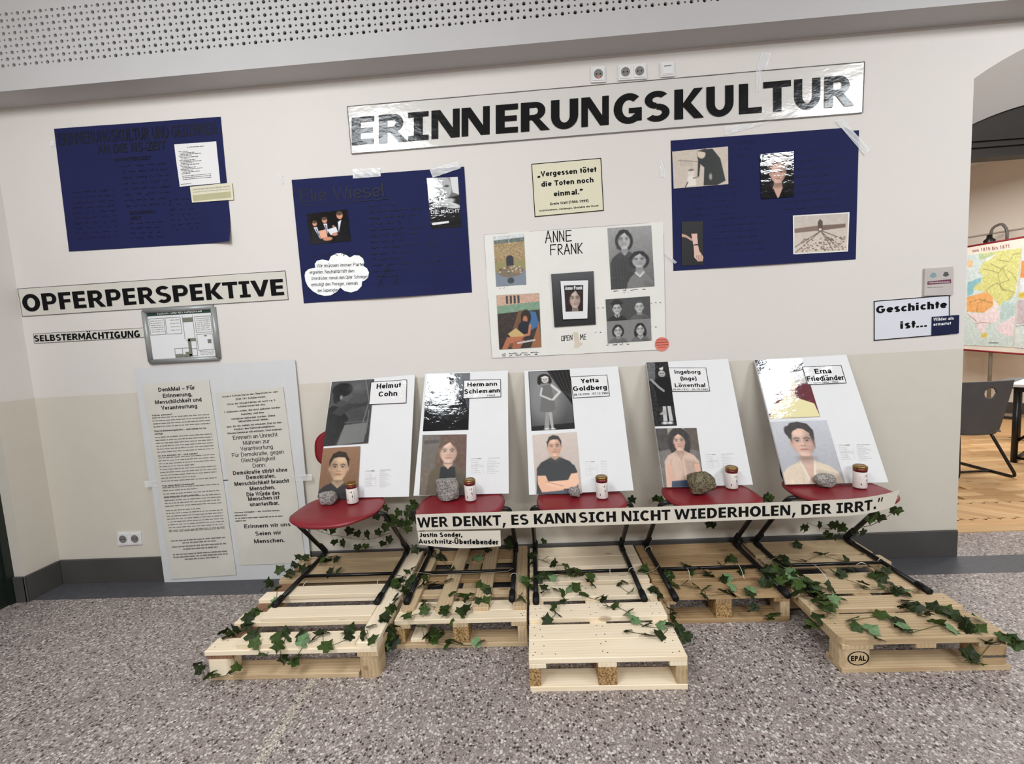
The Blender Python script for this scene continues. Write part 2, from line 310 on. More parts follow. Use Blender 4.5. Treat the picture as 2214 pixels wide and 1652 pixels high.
# plain grotesque letters built from strokes: lowercase x-height .725, cap height 1
def _sg(ch, t):
    h = t/2; X = .725; w = .54
    def arc(cx, cy, rx, ry, a0, a1, n=12): return [(cx+(rx-h)*math.cos(math.radians(a0+(a1-a0)*i/n)), cy+(ry-h)*math.sin(math.radians(a0+(a1-a0)*i/n))) for i in range(n+1)]
    um = {'ä': 'a', 'ö': 'o', 'ü': 'u', 'Ä': 'A', 'Ö': 'O', 'Ü': 'U', 'ß': 'B'}
    if ch in um and ch != 'ß':
        W, S = _sg(um[ch], t); y = 1.0 if ch.islower() else 1.22; m = W/2-.05
        return W, S+[[(m-.13, y-t*.55), (m-.13, y+t*.55)], [(m+.13, y-t*.55), (m+.13, y+t*.55)]]
    st = lambda x, a=0., b=1.: [(x, a), (x, b)]
    bowl = lambda cx=.27, cy=X/2, rx=.27, ry=X/2: arc(cx, cy, rx, ry, 0, 360, 20)
    D = {
     'a': (.60, [st(w-h, 0, X-.22), arc(w/2, X-.22, w/2, .22, 0, 160), arc(.25, .215, .25, .215, 0, 360, 16)]),
     'b': (.62, [st(h), bowl(.28)]), 'c': (.55, [arc(.28, X/2, .28, X/2, 42, 318, 16)]), 'd': (.62, [st(w-h), bowl(.27)]),
     'e': (.60, [arc(.28, X/2, .28, X/2, 0, 322, 18), [(h, X/2), (.56-h*.6, X/2)]]), 'f': (.36, [[(.17, 0), (.17, .8)], arc(.17+.17-h+.0, .8, .17, .2, 180, 85, 6), [(0, X-h), (.34, X-h)]]),
     'g': (.62, [bowl(.27), [(w-h, X), (w-h, -.05)], arc(w/2, -.05, w/2, .23, 0, -155, 10)]), 'h': (.62, [st(h), arc(w/2, X-.25, w/2, .25, 180, 0)+[(w-h, 0)]]),
     'i': (h*2+.11, [st(h, 0, X), st(h, 1-t*.95, 1)]), 'j': (.3, [st(.15, 0, X), st(.15, 1-t, 1)]), 'k': (.57, [st(h), [(h+.02, .28), (.46, X)], [(h+.12, .42), (.50, 0)]]), 'l': (h*2+.11, [st(h)]),
     'm': (.92, [st(h, 0, X), arc(.225+h*.0, X-.22, .225, .22, 180, 0)+[(.45-h, 0)], arc(.625-h, X-.22, .225, .22, 180, 0)+[(.85-2*h, 0)]]),
     'n': (.62, [st(h, 0, X), arc(w/2, X-.25, w/2, .25, 180, 0)+[(w-h, 0)]]), 'o': (.62, [bowl(.28, X/2, .28)]), 'p': (.62, [st(h, -.28, X), bowl(.28)]), 'q': (.62, [st(w-h, -.28, X), bowl()]),
     'r': (.38, [st(h, 0, X), arc(.29, X-.28, .29, .28, 180, 78, 8)]), 's': (.54, [arc(.245, X*.725, .235, X*.275+h*.2, 28, 262, 12)+arc(.245, X*.275, .245, X*.275+h*.2, 82, -152, 12)]),
     't': (.38, [[(.16, .93), (.16, .16)]+arc(.16+.16-h, .16, .16, .16, 200, 275, 5), [(0, X-h), (.33, X-h)]]), 'u': (.62, [[(h, X)]+arc(w/2, .25, w/2, .25, 180, 360), st(w-h, 0, X)]),
     'v': (.55, [[(h, X), (.255, h*.6), (.51-h, X)]]), 'w': (.78, [[(h, X), (.20, h*.6), (.37, X), (.54, h*.6), (.74-h, X)]]), 'x': (.55, [[(h, X), (.5-h, 0)], [(h, 0), (.5-h, X)]]), 'y': (.55, [[(h, X), (.26, .02)], [(.51-h, X), (.22, -.15), (.06, -.22)]]), 'z': (.52, [[(0.02, X-h), (.44, X-h), (.05, h), (.47, h)]]),
     'A': (.78, [[(h*.7, 0), (.355, 1-h*.4), (.71-h*.7, 0)], [(.15, .30), (.56, .30)]]), 'B': (.74, [st(h), [(h, 1-h), (.36, 1-h)]+arc(.36, .755, .25, .245, 90, -90)+[(h, .51)], [(h, .51), (.38, .51)]+arc(.38, .275, .28, .275, 90, -90)+[(h, h)]]),
     'C': (.78, [arc(.37, .5, .37, .5, 40, 320, 18)]), 'D': (.78, [st(h), [(h, 1-h), (.28, 1-h)]+arc(.28, .5, .40, .5, 90, -90, 14)+[(h, h)]]), 'E': (.70, [st(h), [(h, 1-h), (.60, 1-h)], [(h, .53), (.56, .53)], [(h, h), (.62, h)]]), 'F': (.66, [st(h), [(h, 1-h), (.58, 1-h)], [(h, .52), (.52, .52)]]),
     'G': (.84, [arc(.38, .5, .38, .5, 42, 330, 18)+[(.745-h, .46)], [(.42, .46), (.745, .46)]]), 'H': (.78, [st(h), st(.68-h), [(h, .52), (.68-h, .52)]]), 'I': (h*2+.12, [st(h)]), 'J': (.58, [[(.46-h, 1)]+arc(.23, .25, .23, .25, 0, -180)]), 'K': (.78, [st(h), [(h, .34), (.62, 1)], [(h+.18, .54), (.68, 0)]]),
     'L': (.62, [st(h), [(h, h), (.56, h)]]), 'M': (.92, [st(h), st(.82-h), [(h*1.1, .98), (.41, .06), (.82-h*1.1, .98)]]), 'N': (.78, [st(h), st(.68-h), [(h*1.1, .97), (.68-h*1.1, .03)]]), 'O': (.84, [arc(.38, .5, .38, .5, 0, 360, 24)]), 'P': (.70, [st(h), [(h, 1-h), (.34, 1-h)]+arc(.34, .71, .28, .29, 90, -90)+[(h, .42)]]),
     'R': (.76, [st(h), [(h, 1-h), (.36, 1-h)]+arc(.36, .73, .27, .27, 90, -90)+[(h, .46)], [(.34, .46), (.64, 0)]]), 'S': (.74, [arc(.32, .735, .29, .265+h*.3, 22, 262, 12)+arc(.32, .27, .32, .27+h*.3, 82, -158, 12)]), 'T': (.66, [st(.31, 0, .99), [(0, 1-h), (.62, 1-h)]]), 'U': (.78, [[(h, 1)]+arc(.34, .34, .34, .34, 180, 360)+[(.68-h, 1)]]),
     'V': (.72, [[(h*.8, 1), (.33, h*.6), (.66-h*.8, 1)]]), 'W': (1.02, [[(h*.8, 1), (.25, h*.6), (.48, .96), (.71, h*.6), (.96-h*.8, 1)]]), 'Y': (.70, [[(h*.8, 1), (.33, .44), (.66-h*.8, 1)], st(.33, 0, .46)]), 'Z': (.66, [[(0, 1-h), (.54, 1-h), (.06, h), (.58, h)]]),
     '0': (.60, [arc(.26, .5, .26, .5, 0, 360, 20)]), '1': (.60, [[(.10, .74), (.28, .96), (.28, 0)]]), '2': (.60, [arc(.26, .72, .25, .28, 165, -25, 10)+[(.05, h), (.52, h)]]), '3': (.60, [arc(.25, .745, .22, .255, 150, -88, 10), arc(.25, .27, .25, .27, 88, -155, 10)]), '4': (.60, [[(.38, 0), (.38, .95), (.04, .30), (.52, .30)]]), '5': (.60, [[(.48, 1-h), (.12, 1-h), (.07, .52)]+arc(.24, .32, .26, .32, 130, -155, 12)]),
     '6': (.60, [arc(.26, .30, .26, .30, 0, 360, 16), [(h, .34), (.12, .78), (.28, 1-h), (.46, .86)]]), '7': (.60, [[(.02, 1-h), (.48, 1-h), (.18, 0)]]), '8': (.60, [arc(.26, .75, .22, .25, 0, 360, 14), arc(.26, .27, .26, .27, 0, 360, 14)]), '9': (.60, [arc(.26, .70, .26, .30, 0, 360, 16), [(.52-h, .66), (.42, .22), (.26, h), (.06, .14)]]),
     '.': (.30, [[(.09, 0), (.09, t)]]), ',': (.30, [[(.10, t), (.06, -.16)]]), ':': (.30, [[(.09, 0), (.09, t)], [(.09, X-t), (.09, X)]]), '-': (.36, [[(.03, .34), (.30, .34)]]), '–': (.60, [[(0, .34), (.52, .34)]]), ' ': (.30, []),
     '„': (.46, [[(.12, t), (.06, -.18)], [(.32, t), (.26, -.18)]]), '“': (.46, [[(.06, .64), (.12, 1)], [(.26, .64), (.32, 1)]]), '(': (.34, [[(.24, 1.04), (.10, .70), (.10, .12), (.24, -.22)]]), ')': (.34, [[(.04, 1.04), (.18, .70), (.18, .12), (.04, -.22)]]), '?': (.58, [arc(.25, .74, .23, .26, 165, -60, 8)+[(.25, .3)], [(.25, 0), (.25, t)]])}
    return D.get(ch, (.55, [st(.25, 0, X)]))
def _thick(P, t):
    P = [A(*p) for p in P]; Q = [P[0]]
    for p in P[1:]:
        if np.linalg.norm(p-Q[-1]) > 1e-5: Q.append(p)
    P = Q; L = []; n = len(P)
    if n < 2: return []
    closed = np.linalg.norm(P[0]-P[-1]) < 1e-4 and n > 4
    d = [(P[i+1]-P[i])/np.linalg.norm(P[i+1]-P[i]) for i in range(n-1)]
    for i in range(n):
        a = d[i-1] if i > 0 else (d[-1] if closed else d[0]); b = d[i] if i < n-1 else (d[0] if closed else d[-1]); m = A(-(a+b)[1], (a+b)[0]); l = np.linalg.norm(m)
        m = m/l if l > 1e-6 else A(-a[1], a[0]); k = 1/max(.45, abs(np.dot(m, A(-a[1], a[0])))); L.append((P[i]+m*t/2*k, P[i]-m*t/2*k))
    return [[L[i][0], L[i][1], L[i+1][1], L[i+1][0]] for i in range(n-1)]
def glyphs(s, off=0., sp=1.):
    k = (s, off)
    if k in _tc: return _tc[k]
    t = max(.085, min(.27, .125+off*3.2)); V = []; F = []; x = 0
    for ch in s:
        W, S = _sg(ch, t)
        for P in S:
            for q in _thick(P, t): n = len(V); V += [(x+p[0], p[1]*.70) for p in q]; F.append((n, n+1, n+2, n+3))
        x += W+t*.12
    _tc[k] = (np.array(V), F); return _tc[k]
CAPH = .70
# heavy block capitals drawn stroke by stroke
T = .30
def _r(x0, y0, x1, y1): return [(x0, y0), (x1, y0), (x1, y1), (x0, y1)]
def _ring(cx, cy, rx, ry, a0, a1, n=12, tx=T, ty=.225):
    P = []
    A0 = [math.radians(a0+(a1-a0)*i/n) for i in range(n+1)]
    return [[(cx+rx*math.cos(A0[i]), cy+ry*math.sin(A0[i])), (cx+rx*math.cos(A0[i+1]), cy+ry*math.sin(A0[i+1])),
             (cx+(rx-tx)*math.cos(A0[i+1]), cy+(ry-ty)*math.sin(A0[i+1])), (cx+(rx-tx)*math.cos(A0[i]), cy+(ry-ty)*math.sin(A0[i]))] for i in range(n)]
def _A(): return [[(0, 0), (.29, 0), (.66, 1), (.37, 1)], [(.46, 1), (.74, 1), (1.1, 0), (.81, 0)], _r(.25, .2, .85, .4)]
G = {
 'E': (.90, lambda: [_r(.08, 0, .08+T, 1), _r(.08, 0, .82, .2), _r(.08, .41, .78, .6), _r(.08, .8, .82, 1)]),
 'F': (.86, lambda: [_r(.08, 0, .08+T, 1), _r(.08, .39, .76, .58), _r(.08, .8, .82, 1)]),
 'L': (.85, lambda: [_r(.08, 0, .08+T, 1), _r(.08, 0, .82, .2)]),
 'I': (.74, lambda: [_r(.235, 0, .505, 1), _r(.06, 0, .68, .18), _r(.06, .82, .68, 1)]),
 'T': (.92, lambda: [_r(.335, 0, .6, 1), _r(.02, .8, .9, 1)]),
 'H': (1.12, lambda: [_r(.08, 0, .08+T, 1), _r(1.04-T, 0, 1.04, 1), _r(.08, .4, 1.04, .6)]),
 'N': (1.12, lambda: [_r(.08, 0, .31, 1), _r(.81, 0, 1.04, 1), [(.08, 1), (.38, 1), (1.04, 0), (.74, 0)]]),
 'M': (1.3, lambda: [_r(.08, 0, .31, 1), _r(.99, 0, 1.22, 1), [(.08, 1), (.37, 1), (.75, .2), (.55, .2)], [(.93, 1), (1.22, 1), (.75, .2), (.55, .2)]]),
 'K': (1.06, lambda: [_r(.08, 0, .08+T, 1), [(.30, .42), (.74, 1), (1.05, 1), (.55, .42)], [(.30, .50), (.56, .62), (1.08, 0), (.75, 0)]]),
 'V': (1.05, lambda: [[(0, 1), (.29, 1), (.66, 0), (.40, 0)], [(.40, 0), (.66, 0), (1.05, 1), (.77, 1)]]),
 'W': (1.55, lambda: [[(.0, 1), (.27, 1), (.54, 0), (.30, 0)], [(.30, 0), (.54, 0), (.88, 1), (.66, 1)], [(.66, 1), (.88, 1), (1.25, 0), (1.01, 0)], [(1.01, 0), (1.25, 0), (1.55, 1), (1.28, 1)]]),
 'A': (1.08, _A), 'Ä': (1.08, lambda: _A()+[_r(.25, 1.1, .47, 1.28), _r(.63, 1.1, .85, 1.28)]),
 'U': (1.12, lambda: [_r(.08, .42, .08+T, 1), _r(1.04-T, .42, 1.04, 1)]+_ring(.56, .43, .48, .45, 180, 360)),
 'O': (1.18, lambda: _ring(.59, .5, .54, .52, 0, 360, 24)),
 'C': (1.02, lambda: _ring(.58, .5, .53, .52, 48, 312, 18)),
 'G': (1.14, lambda: _ring(.58, .5, .53, .52, 48, 318, 18)+[_r(.78, .07, 1.03, .5), _r(.58, .34, 1.03, .52)]),
 'D': (1.14, lambda: [_r(.08, 0, .08+T, 1), _r(.08, 0, .55, .2), _r(.08, .8, .55, 1)]+_ring(.54, .5, .52, .5, -90, 90, 14)),
 'P': (1.02, lambda: [_r(.08, 0, .08+T, 1), _r(.08, .8, .6, 1), _r(.08, .33, .6, .52)]+_ring(.60, .665, .37, .335, -90, 90, 10, .26, .19)),
 'R': (1.08, lambda: [_r(.08, 0, .08+T, 1), _r(.08, .8, .58, 1), _r(.08, .38, .6, .56), [(.42, .44), (.70, .44), (1.1, 0), (.77, 0)]]+_ring(.58, .69, .36, .31, -90, 90, 10, .26, .19)),
 'B': (1.06, lambda: [_r(.08, 0, .08+T, 1), _r(.08, .8, .58, 1), _r(.08, .42, .6, .59), _r(.08, 0, .6, .2)]+_ring(.56, .755, .35, .245, -90, 90, 8, .25, .17)+_ring(.6, .295, .39, .295, -90, 90, 8, .26, .18)),
 'S': (.98, lambda: _ring(.49, .72, .42, .30, 35, 265, 14, .26, .2)+_ring(.49, .285, .43, .305, -145, 95, 14, .26, .2)),
 '.': (.5, lambda: [_r(.12, 0, .38, .26)]),
 ',': (.5, lambda: [[(.2, .24), (.46, .24), (.26, -.24), (.08, -.24)]]),
 '“': (.8, lambda: [[(.08, .62), (.22, .62), (.36, 1.04), (.18, 1.04)], [(.42, .62), (.56, .62), (.70, 1.04), (.52, 1.04)]]),
 ' ': (.48, lambda: [])}
def block(s, gap=0.0):
    V = []; F = []; x = 0
    for ch in s:
        if ch == '|': x += .18; continue
        wd, g = G[ch]
        for P in g():
            n = len(V); V += [(x+a, b*CAPH/1.) for a, b in P]; F.append(tuple(range(n, n+len(P))))
        x += wd+gap
    return np.array(V), F
def text(name, lines, mat, parent, off=.0006):
    "lines: (Sheet whose top edge is cap height and bottom edge the baseline, string, bold/'block')"
    V = []; F = []
    for sh, s, st in lines:
        if st == 'block': v, f = block(s)
        else: v, f = glyphs(s, st)
        if len(v) == 0: continue
        x0, x1 = v[:, 0].min(), v[:, 0].max(); n = len(V)
        lay = np.zeros(len(v))
        for i_, q in enumerate(f): lay[list(q)] = (i_ % 9)*2.5e-5
        for p, o_ in zip(v, lay): V.append(sh.at((p[0]-x0)/(x1-x0), 1-p[1]/CAPH, off+o_))
        # orient faces toward viewer
        for q in f:
            a, b, c = V[n+q[0]], V[n+q[1]], V[n+q[2]]
            F.append(tuple(n+i for i in (q if np.dot(np.cross(b-a, c-a), sh.n) > 0 else q[::-1])))
    o = mk(name, V, F, mat, parent); o['kind'] = 'stuff'; return o
def centred(sh, v0, v1, s, st, wfrac=None, u=.5, aspect=None):
    "a centred line: width from the natural aspect of the string"
    v, f = glyphs(s, st); wn = (v[:, 0].max()-v[:, 0].min())/CAPH
    H = np.linalg.norm(sh.at(.5, v1)-sh.at(.5, v0)); W = np.linalg.norm(sh.at(1, .5)-sh.at(0, .5))
    k = wn*H/W if wfrac is None else wfrac
    return (sh.sub(u-k/2, v0, u+k/2, v1), s, st)
def bars(name, sh, rows, mat, parent, off=.0005):
    "illegible small print: rows of word-length strokes. rows: (u0,u1,v,height,seed)"
    V = []; F = []
    for u0, u1, v, h, sd in rows:
        r = random.Random(sd); u = u0
        while u < u1:
            wl = r.uniform(.02, .085)*(1 if u1-u0 > .4 else .8); e = min(u+wl, u1)
            if e-u > .006:
                n = len(V); k = r.uniform(.75, 1.1)*h
                V += [sh.at(u, v-k/2, off), sh.at(e, v-k/2, off), sh.at(e, v+h/2, off), sh.at(u, v+h/2, off)]; F.append((n, n+3, n+2, n+1))
            u = e+r.uniform(.008, .016)
    o = mk(name, V, F, mat, parent); o['kind'] = 'stuff'; return o
def scrawl(name, sh, rows, wd, mat, parent, off=.0006):
    "handwriting: thin wavy strokes. rows: (u0,u1,v,amp,seed)"
    V = []; F = []
    W = np.linalg.norm(sh.at(1, .5)-sh.at(0, .5)); H = np.linalg.norm(sh.at(.5, 1)-sh.at(.5, 0))
    for u0, u1, v, amp, sd in rows:
        r = random.Random(sd); u = u0
        while u < u1:
            L = r.uniform(.03, .12)*(u1-u0)*2; e = min(u+L, u1); P = []; x = u
            while x < e:
                P.append((x, v+amp*r.uniform(-1, 1)*(1.6 if r.random() < .15 else .8))); x += r.uniform(.35, .8)*amp*H/W
            for a, b in zip(P, P[1:]):
                d = A((b[0]-a[0])*W, (b[1]-a[1])*H); l = np.linalg.norm(d)+1e-9; q = A(-d[1], d[0])/l*wd/2; qu, qv = q[0]/W, q[1]/H
                n = len(V); V += [sh.at(a[0]-qu, a[1]-qv, off), sh.at(b[0]-qu, b[1]-qv, off), sh.at(b[0]+qu, b[1]+qv, off), sh.at(a[0]+qu, a[1]+qv, off)]; F.append((n, n+1, n+2, n+3))
            u = e+.012*(1+r.random())
    o = mk(name, V, F, mat, parent); o['kind'] = 'stuff'; return o
def linepoly(name, sh, polys, wd, mat, parent, off=.0007):
    V = []; F = []
    W = np.linalg.norm(sh.at(1, .5)-sh.at(0, .5)); H = np.linalg.norm(sh.at(.5, 1)-sh.at(.5, 0))
    for P in polys:
        for a, b in zip(P, P[1:]):
            d = A((b[0]-a[0])*W, (b[1]-a[1])*H); l = np.linalg.norm(d)+1e-9; q = A(-d[1], d[0])/l*wd/2; e = d/l*wd*.4
            qu, qv, eu, ev = q[0]/W, q[1]/H, e[0]/W, e[1]/H
            n = len(V); V += [sh.at(a[0]-qu-eu, a[1]-qv-ev, off), sh.at(b[0]-qu+eu, b[1]-qv+ev, off), sh.at(b[0]+qu+eu, b[1]+qv+ev, off), sh.at(a[0]+qu-eu, a[1]+qv-ev, off)]; F.append((n, n+1, n+2, n+3))
    return mk(name, V, F, mat, parent)
class Pic:
    "a small picture painted on a point grid; u right, v down, both 0..1"
    def __init__(s, nx, ny, c):
        s.nx, s.ny = nx, ny; s.V, s.U = np.meshgrid(np.linspace(0, 1, ny), np.linspace(0, 1, nx), indexing='ij'); s.im = np.ones((ny, nx, 3))*A(*c)/255.; s.asp = ny/nx
    def _b(s, m, c): m = np.clip(m, 0, 1)[..., None]; s.im = s.im*(1-m)+m*A(*c)/255.; return s
    def grad(s, c0, c1, horiz=False): t = (s.U if horiz else s.V)[..., None]; s.im = A(*c0)/255*(1-t)+A(*c1)/255*t; return s
    def ell(s, cx, cy, rx, ry, c, rot=0, soft=.02, k=1., clip=None):
        a = math.radians(rot); x = s.U-cx; y = (s.V-cy)*s.asp; X = x*math.cos(a)+y*math.sin(a); Y = (-x*math.sin(a)+y*math.cos(a))/s.asp
        d = np.sqrt((X/rx)**2+(Y/ry)**2); m = np.clip((1-d)*min(rx, ry)/soft+.5, 0, 1)*k
        if clip: m = m*clip(s.U, s.V)
        return s._b(m, c)
    def poly(s, P, c, soft=.012, k=1.):
        X, Y = s.U, s.V*s.asp; P = [(p[0], p[1]*s.asp) for p in P]; ins = np.zeros(X.shape, bool); dm = np.full(X.shape, 9.)
        for (x0, y0), (x1, y1) in zip(P, P[1:]+P[:1]):
            cnd = ((y0 > Y) != (y1 > Y)); xx = (x1-x0)*(Y-y0)/((y1-y0) if abs(y1-y0) > 1e-9 else 1e-9)+x0; ins ^= cnd & (X < xx)
            dx, dy = x1-x0, y1-y0; t = np.clip(((X-x0)*dx+(Y-y0)*dy)/(dx*dx+dy*dy+1e-12), 0, 1); dm = np.minimum(dm, np.hypot(X-x0-t*dx, Y-y0-t*dy))
        return s._b(np.clip(np.where(ins, dm, -dm)/soft+.5, 0, 1)*k, c)
    def line(s, P, wd, c, k=1., soft=.01):
        X, Y = s.U, s.V*s.asp; dm = np.full(X.shape, 9.)
        for (x0, y0), (x1, y1) in zip(P, P[1:]):
            y0, y1 = y0*s.asp, y1*s.asp; dx, dy = x1-x0, y1-y0; t = np.clip(((X-x0)*dx+(Y-y0)*dy)/(dx*dx+dy*dy+1e-12), 0, 1); dm = np.minimum(dm, np.hypot(X-x0-t*dx, Y-y0-t*dy))
        return s._b(np.clip((wd/2-dm)/soft+.5, 0, 1)*k, c)
    def speck(s, amt, sd=1, coarse=6):
        r = np.random.default_rng(sd); n = r.random((s.ny//coarse+2, s.nx//coarse+2)); n = np.kron(n, np.ones((coarse, coarse)))[:s.ny, :s.nx]
        f = r.random((s.ny, s.nx)); s.im = np.clip(s.im+((n-.5)*.6+(f-.5)*.6)[..., None]*amt, 0, 1); return s
    def gray(s, tint=(1, 1, 1)): g = s.im.mean(2, keepdims=True); s.im = np.clip(g*A(*tint), 0, 1); return s
    def put(s, name, sh, mat, parent, off=.0006, thick=.0004):
        V = np.array([sh.at(u, v, off+thick) for v in np.linspace(0, 1, s.ny) for u in np.linspace(0, 1, s.nx)]); W = s.nx; F = []
        for j in range(s.ny-1):
            for i in range(s.nx-1): a = j*W+i; F.append((a, a+W, a+W+1, a+1))
        o = mk(name, V, F, mat, parent); ca = o.data.color_attributes.new('Col', 'FLOAT_COLOR', 'POINT')
        im = np.clip(s.im, 0, 1); l = np.where(im <= .04045, im/12.92, ((im+.055)/1.055)**2.4)
        ca.data.foreach_set('color', np.concatenate([l.reshape(-1, 3), np.ones((W*s.ny, 1))], 1).ravel().astype(np.float32)); return o
def person(p, cx, cy, fw, fh, skin, hair, cloth, style='short', collar=None, sh_w=.42, sh_v=None, side=1, smile=False, vneck=None, tilt=0):
    "head and shoulders, drawn with the face centred at cx,cy (half width fw, half height fh)"
    dk = lambda c, k: tuple(x*k for x in c); sv = sh_v or cy+fh*1.75
    if style in ('long', 'wavy', 'curly', 'bob'):
        k = {'long': (1.45, 2.2), 'wavy': (1.5, 1.9), 'curly': (1.75, 1.75), 'bob': (1.45, 1.45)}[style]
        p.ell(cx, cy+fh*(k[1]-1.35), fw*k[0], fh*k[1]*.82, hair)
    p.poly([(cx-fw*.5, cy+fh*.6), (cx+fw*.5, cy+fh*.6), (cx+fw*.62, sv+.05), (cx-fw*.62, sv+.05)], dk(skin, .82))
    b = [(cx-fw*.62, sv-.01), (cx-sh_w*.75, sv+.07), (cx-sh_w, sv+.17), (cx-sh_w*1.1, 1.1), (cx+sh_w*1.1, 1.1), (cx+sh_w, sv+.17), (cx+sh_w*.75, sv+.07), (cx+fw*.62, sv-.01), (cx, sv+fh*(.5 if vneck is None else vneck))]
    p.poly(b, cloth)
    p.poly([(cx+fw*.4, sv+.12), (cx+sh_w*1.0, sv+.2), (cx+sh_w*1.1, 1.1), (cx+fw*.9, 1.1)], dk(cloth, .8), .06, .6)
    if vneck: p.poly([(cx-fw*.60, sv-.03), (cx+fw*.60, sv-.03), (cx+fw*.58, sv), (cx, sv+fh*vneck), (cx-fw*.58, sv)], dk(skin, .92))
    if collar: p.line([(cx-fw*.62, sv-.01), (cx, sv+fh*(.5 if vneck is None else vneck))], .035, collar); p.line([(cx+fw*.62, sv-.01), (cx, sv+fh*(.5 if vneck is None else vneck))], .035, collar)
    if style in ('short', 'updo'):
        for q in (-1, 1): p.ell(cx+q*fw*1.0, cy+fh*.08, fw*.14, fh*.22, dk(skin, .85))
    p.ell(cx, cy, fw, fh, skin, tilt); p.ell(cx, cy+fh*.38, fw*.72, fh*.66, skin, tilt)
    p.ell(cx+side*fw*.62, cy+fh*.1, fw*.42, fh*.8, dk(skin, .72), tilt, .09, .75, lambda U, V: (((U-cx)/fw)**2+((V-cy)/fh)**2 < 1.0)*1.)
    p.ell(cx-side*fw*.3, cy-fh*.3, fw*.4, fh*.3, tuple(min(255, x*1.1) for x in skin), 0, .12, .6)
    if style == 'updo':
        p.poly([(cx-fw*1.1, cy-fh*.2), (cx-fw*1.25, cy-fh*.85), (cx-fw*.7, cy-fh*1.3), (cx, cy-fh*1.38), (cx+fw*.8, cy-fh*1.22), (cx+fw*1.2, cy-fh*.75), (cx+fw*1.1, cy-fh*.1), (cx+fw*.9, cy-fh*.5), (cx+fw*.35, cy-fh*.86), (cx-fw*.1, cy-fh*.92), (cx-fw*.6, cy-fh*.74), (cx-fw*.92, cy-fh*.4)], hair); p.ell(cx-fw*1.05, cy-fh*.75, fw*.3, fh*.34, hair); p.line([(cx-fw*.6, cy-fh*1.1), (cx, cy-fh*1.22), (cx+fw*.6, cy-fh*1.05)], .02, tuple(min(255, x*1.6+10) for x in hair), .5, .03)
        p.poly([(cx-fw*1.12, cy-fh*.6), (cx-fw*.75, cy-fh*.5), (cx-fw*.92, cy+fh*.15)], hair); p.poly([(cx+fw*1.12, cy-fh*.6), (cx+fw*.75, cy-fh*.5), (cx+fw*.98, cy+fh*.5)], hair)
    elif style == 'short':
        p.poly([(cx-fw*1.06, cy+fh*.02), (cx-fw*1.12, cy-fh*.55), (cx-fw*.75, cy-fh*1.12), (cx-fw*.1, cy-fh*1.32), (cx+fw*.7, cy-fh*1.18), (cx+fw*1.12, cy-fh*.6), (cx+fw*1.06, cy+fh*.02), (cx+fw*.88, cy-fh*.50), (cx+fw*.62, cy-fh*.80), (cx-fw*.1, cy-fh*.84), (cx-fw*.62, cy-fh*.76), (cx-fw*.88, cy-fh*.45)], hair)
        p.line([(cx-fw*.5, cy-fh*1.02), (cx+fw*.3, cy-fh*1.12)], .02, tuple(min(255, x*1.7+12) for x in hair), .5, .03)
    else:
        p.poly([(cx-fw*1.15, cy+fh*.45), (cx-fw*1.2, cy-fh*.5), (cx-fw*.7, cy-fh*1.12), (cx, cy-fh*1.25), (cx+fw*.7, cy-fh*1.12), (cx+fw*1.2, cy-fh*.5), (cx+fw*1.15, cy+fh*.45), (cx+fw*.85, cy-fh*.25), (cx+fw*.15, cy-fh*.88), (cx-fw*.55, cy-fh*.55), (cx-fw*.86, cy-fh*.1)], hair)
        for i in range(7): t = i/6; p.line([(cx-fw*(1.2-.25*t), cy-fh*.3), (cx-fw*(1.35-.4*t), cy+fh*1.0)], .012, tuple(min(255, x*1.5+14) for x in hair), .35)
    if style == 'curly':
        r = random.Random(3)
        for i in range(34): a = r.uniform(0, 6.28); q = r.uniform(1.15, 1.6); X, Y = cx+math.cos(a)*fw*q, cy-fh*.15+math.sin(a)*fh*q*.85
        for i in range(30):
            a = math.radians(150+240*i/29); p.ell(cx+math.cos(a)*fw*1.45, cy-fh*.05+math.sin(a)*fh*1.25, fw*.25, fh*.2, tuple(x*r.uniform(.8, 1.35) for x in hair))
    inface = lambda U, V: np.clip((1.04-np.sqrt(((U-cx)/fw)**2+((V-cy-fh*.06)/(fh*1.04))**2))*14, 0, 1)
    br = dk(hair, .8) if sum(hair) < 330 else dk(hair, .6)
    for q in (-1, 1):
        p.ell(cx+q*fw*.44, cy-fh*.12, fw*.36, fh*.20, dk(skin, .74), 0, .12, .75, inface)
        p.ell(cx+q*fw*.95, cy+fh*.35, fw*.34, fh*.6, dk(skin, .66), 0, .14, .55, inface)
        p.ell(cx+q*fw*.5, cy+fh*.22, fw*.26, fh*.16, tuple(min(255, x*k_) for x, k_ in zip(skin, (1.06, .96, .94))), 0, .10, .6, inface)
        p.line([(cx+q*fw*.20, cy-fh*.20), (cx+q*fw*.45, cy-fh*.27), (cx+q*fw*.68, cy-fh*.19)], fw*.085, br, .8, .014)
        p.ell(cx+q*fw*.42, cy-fh*.045, fw*.15, fh*.045, (214, 206, 198), 0, .014, .9); p.ell(cx+q*fw*.42, cy-fh*.045, fw*.085, fh*.062, (46, 34, 28), 0, .012)
        p.line([(cx+q*fw*.25, cy-fh*.06), (cx+q*fw*.42, cy-fh*.11), (cx+q*fw*.60, cy-fh*.05)], fw*.045, (44, 30, 26), .85)
        p.ell(cx+q*fw*.42, cy+fh*.03, fw*.2, fh*.03, dk(skin, .8), 0, .04, .6)
        p.ell(cx+q*fw*.1, cy+fh*.27, fw*.05, fh*.025, dk(skin, .5), 0, .03, .8)
    p.line([(cx, cy-fh*.12), (cx-side*fw*.02, cy+fh*.2)], fw*.09, tuple(min(255, x*1.1) for x in skin), .55, .04)
    p.line([(cx+side*fw*.11, cy-fh*.08), (cx+side*fw*.17, cy+fh*.24)], fw*.08, dk(skin, .72), .5, .04)
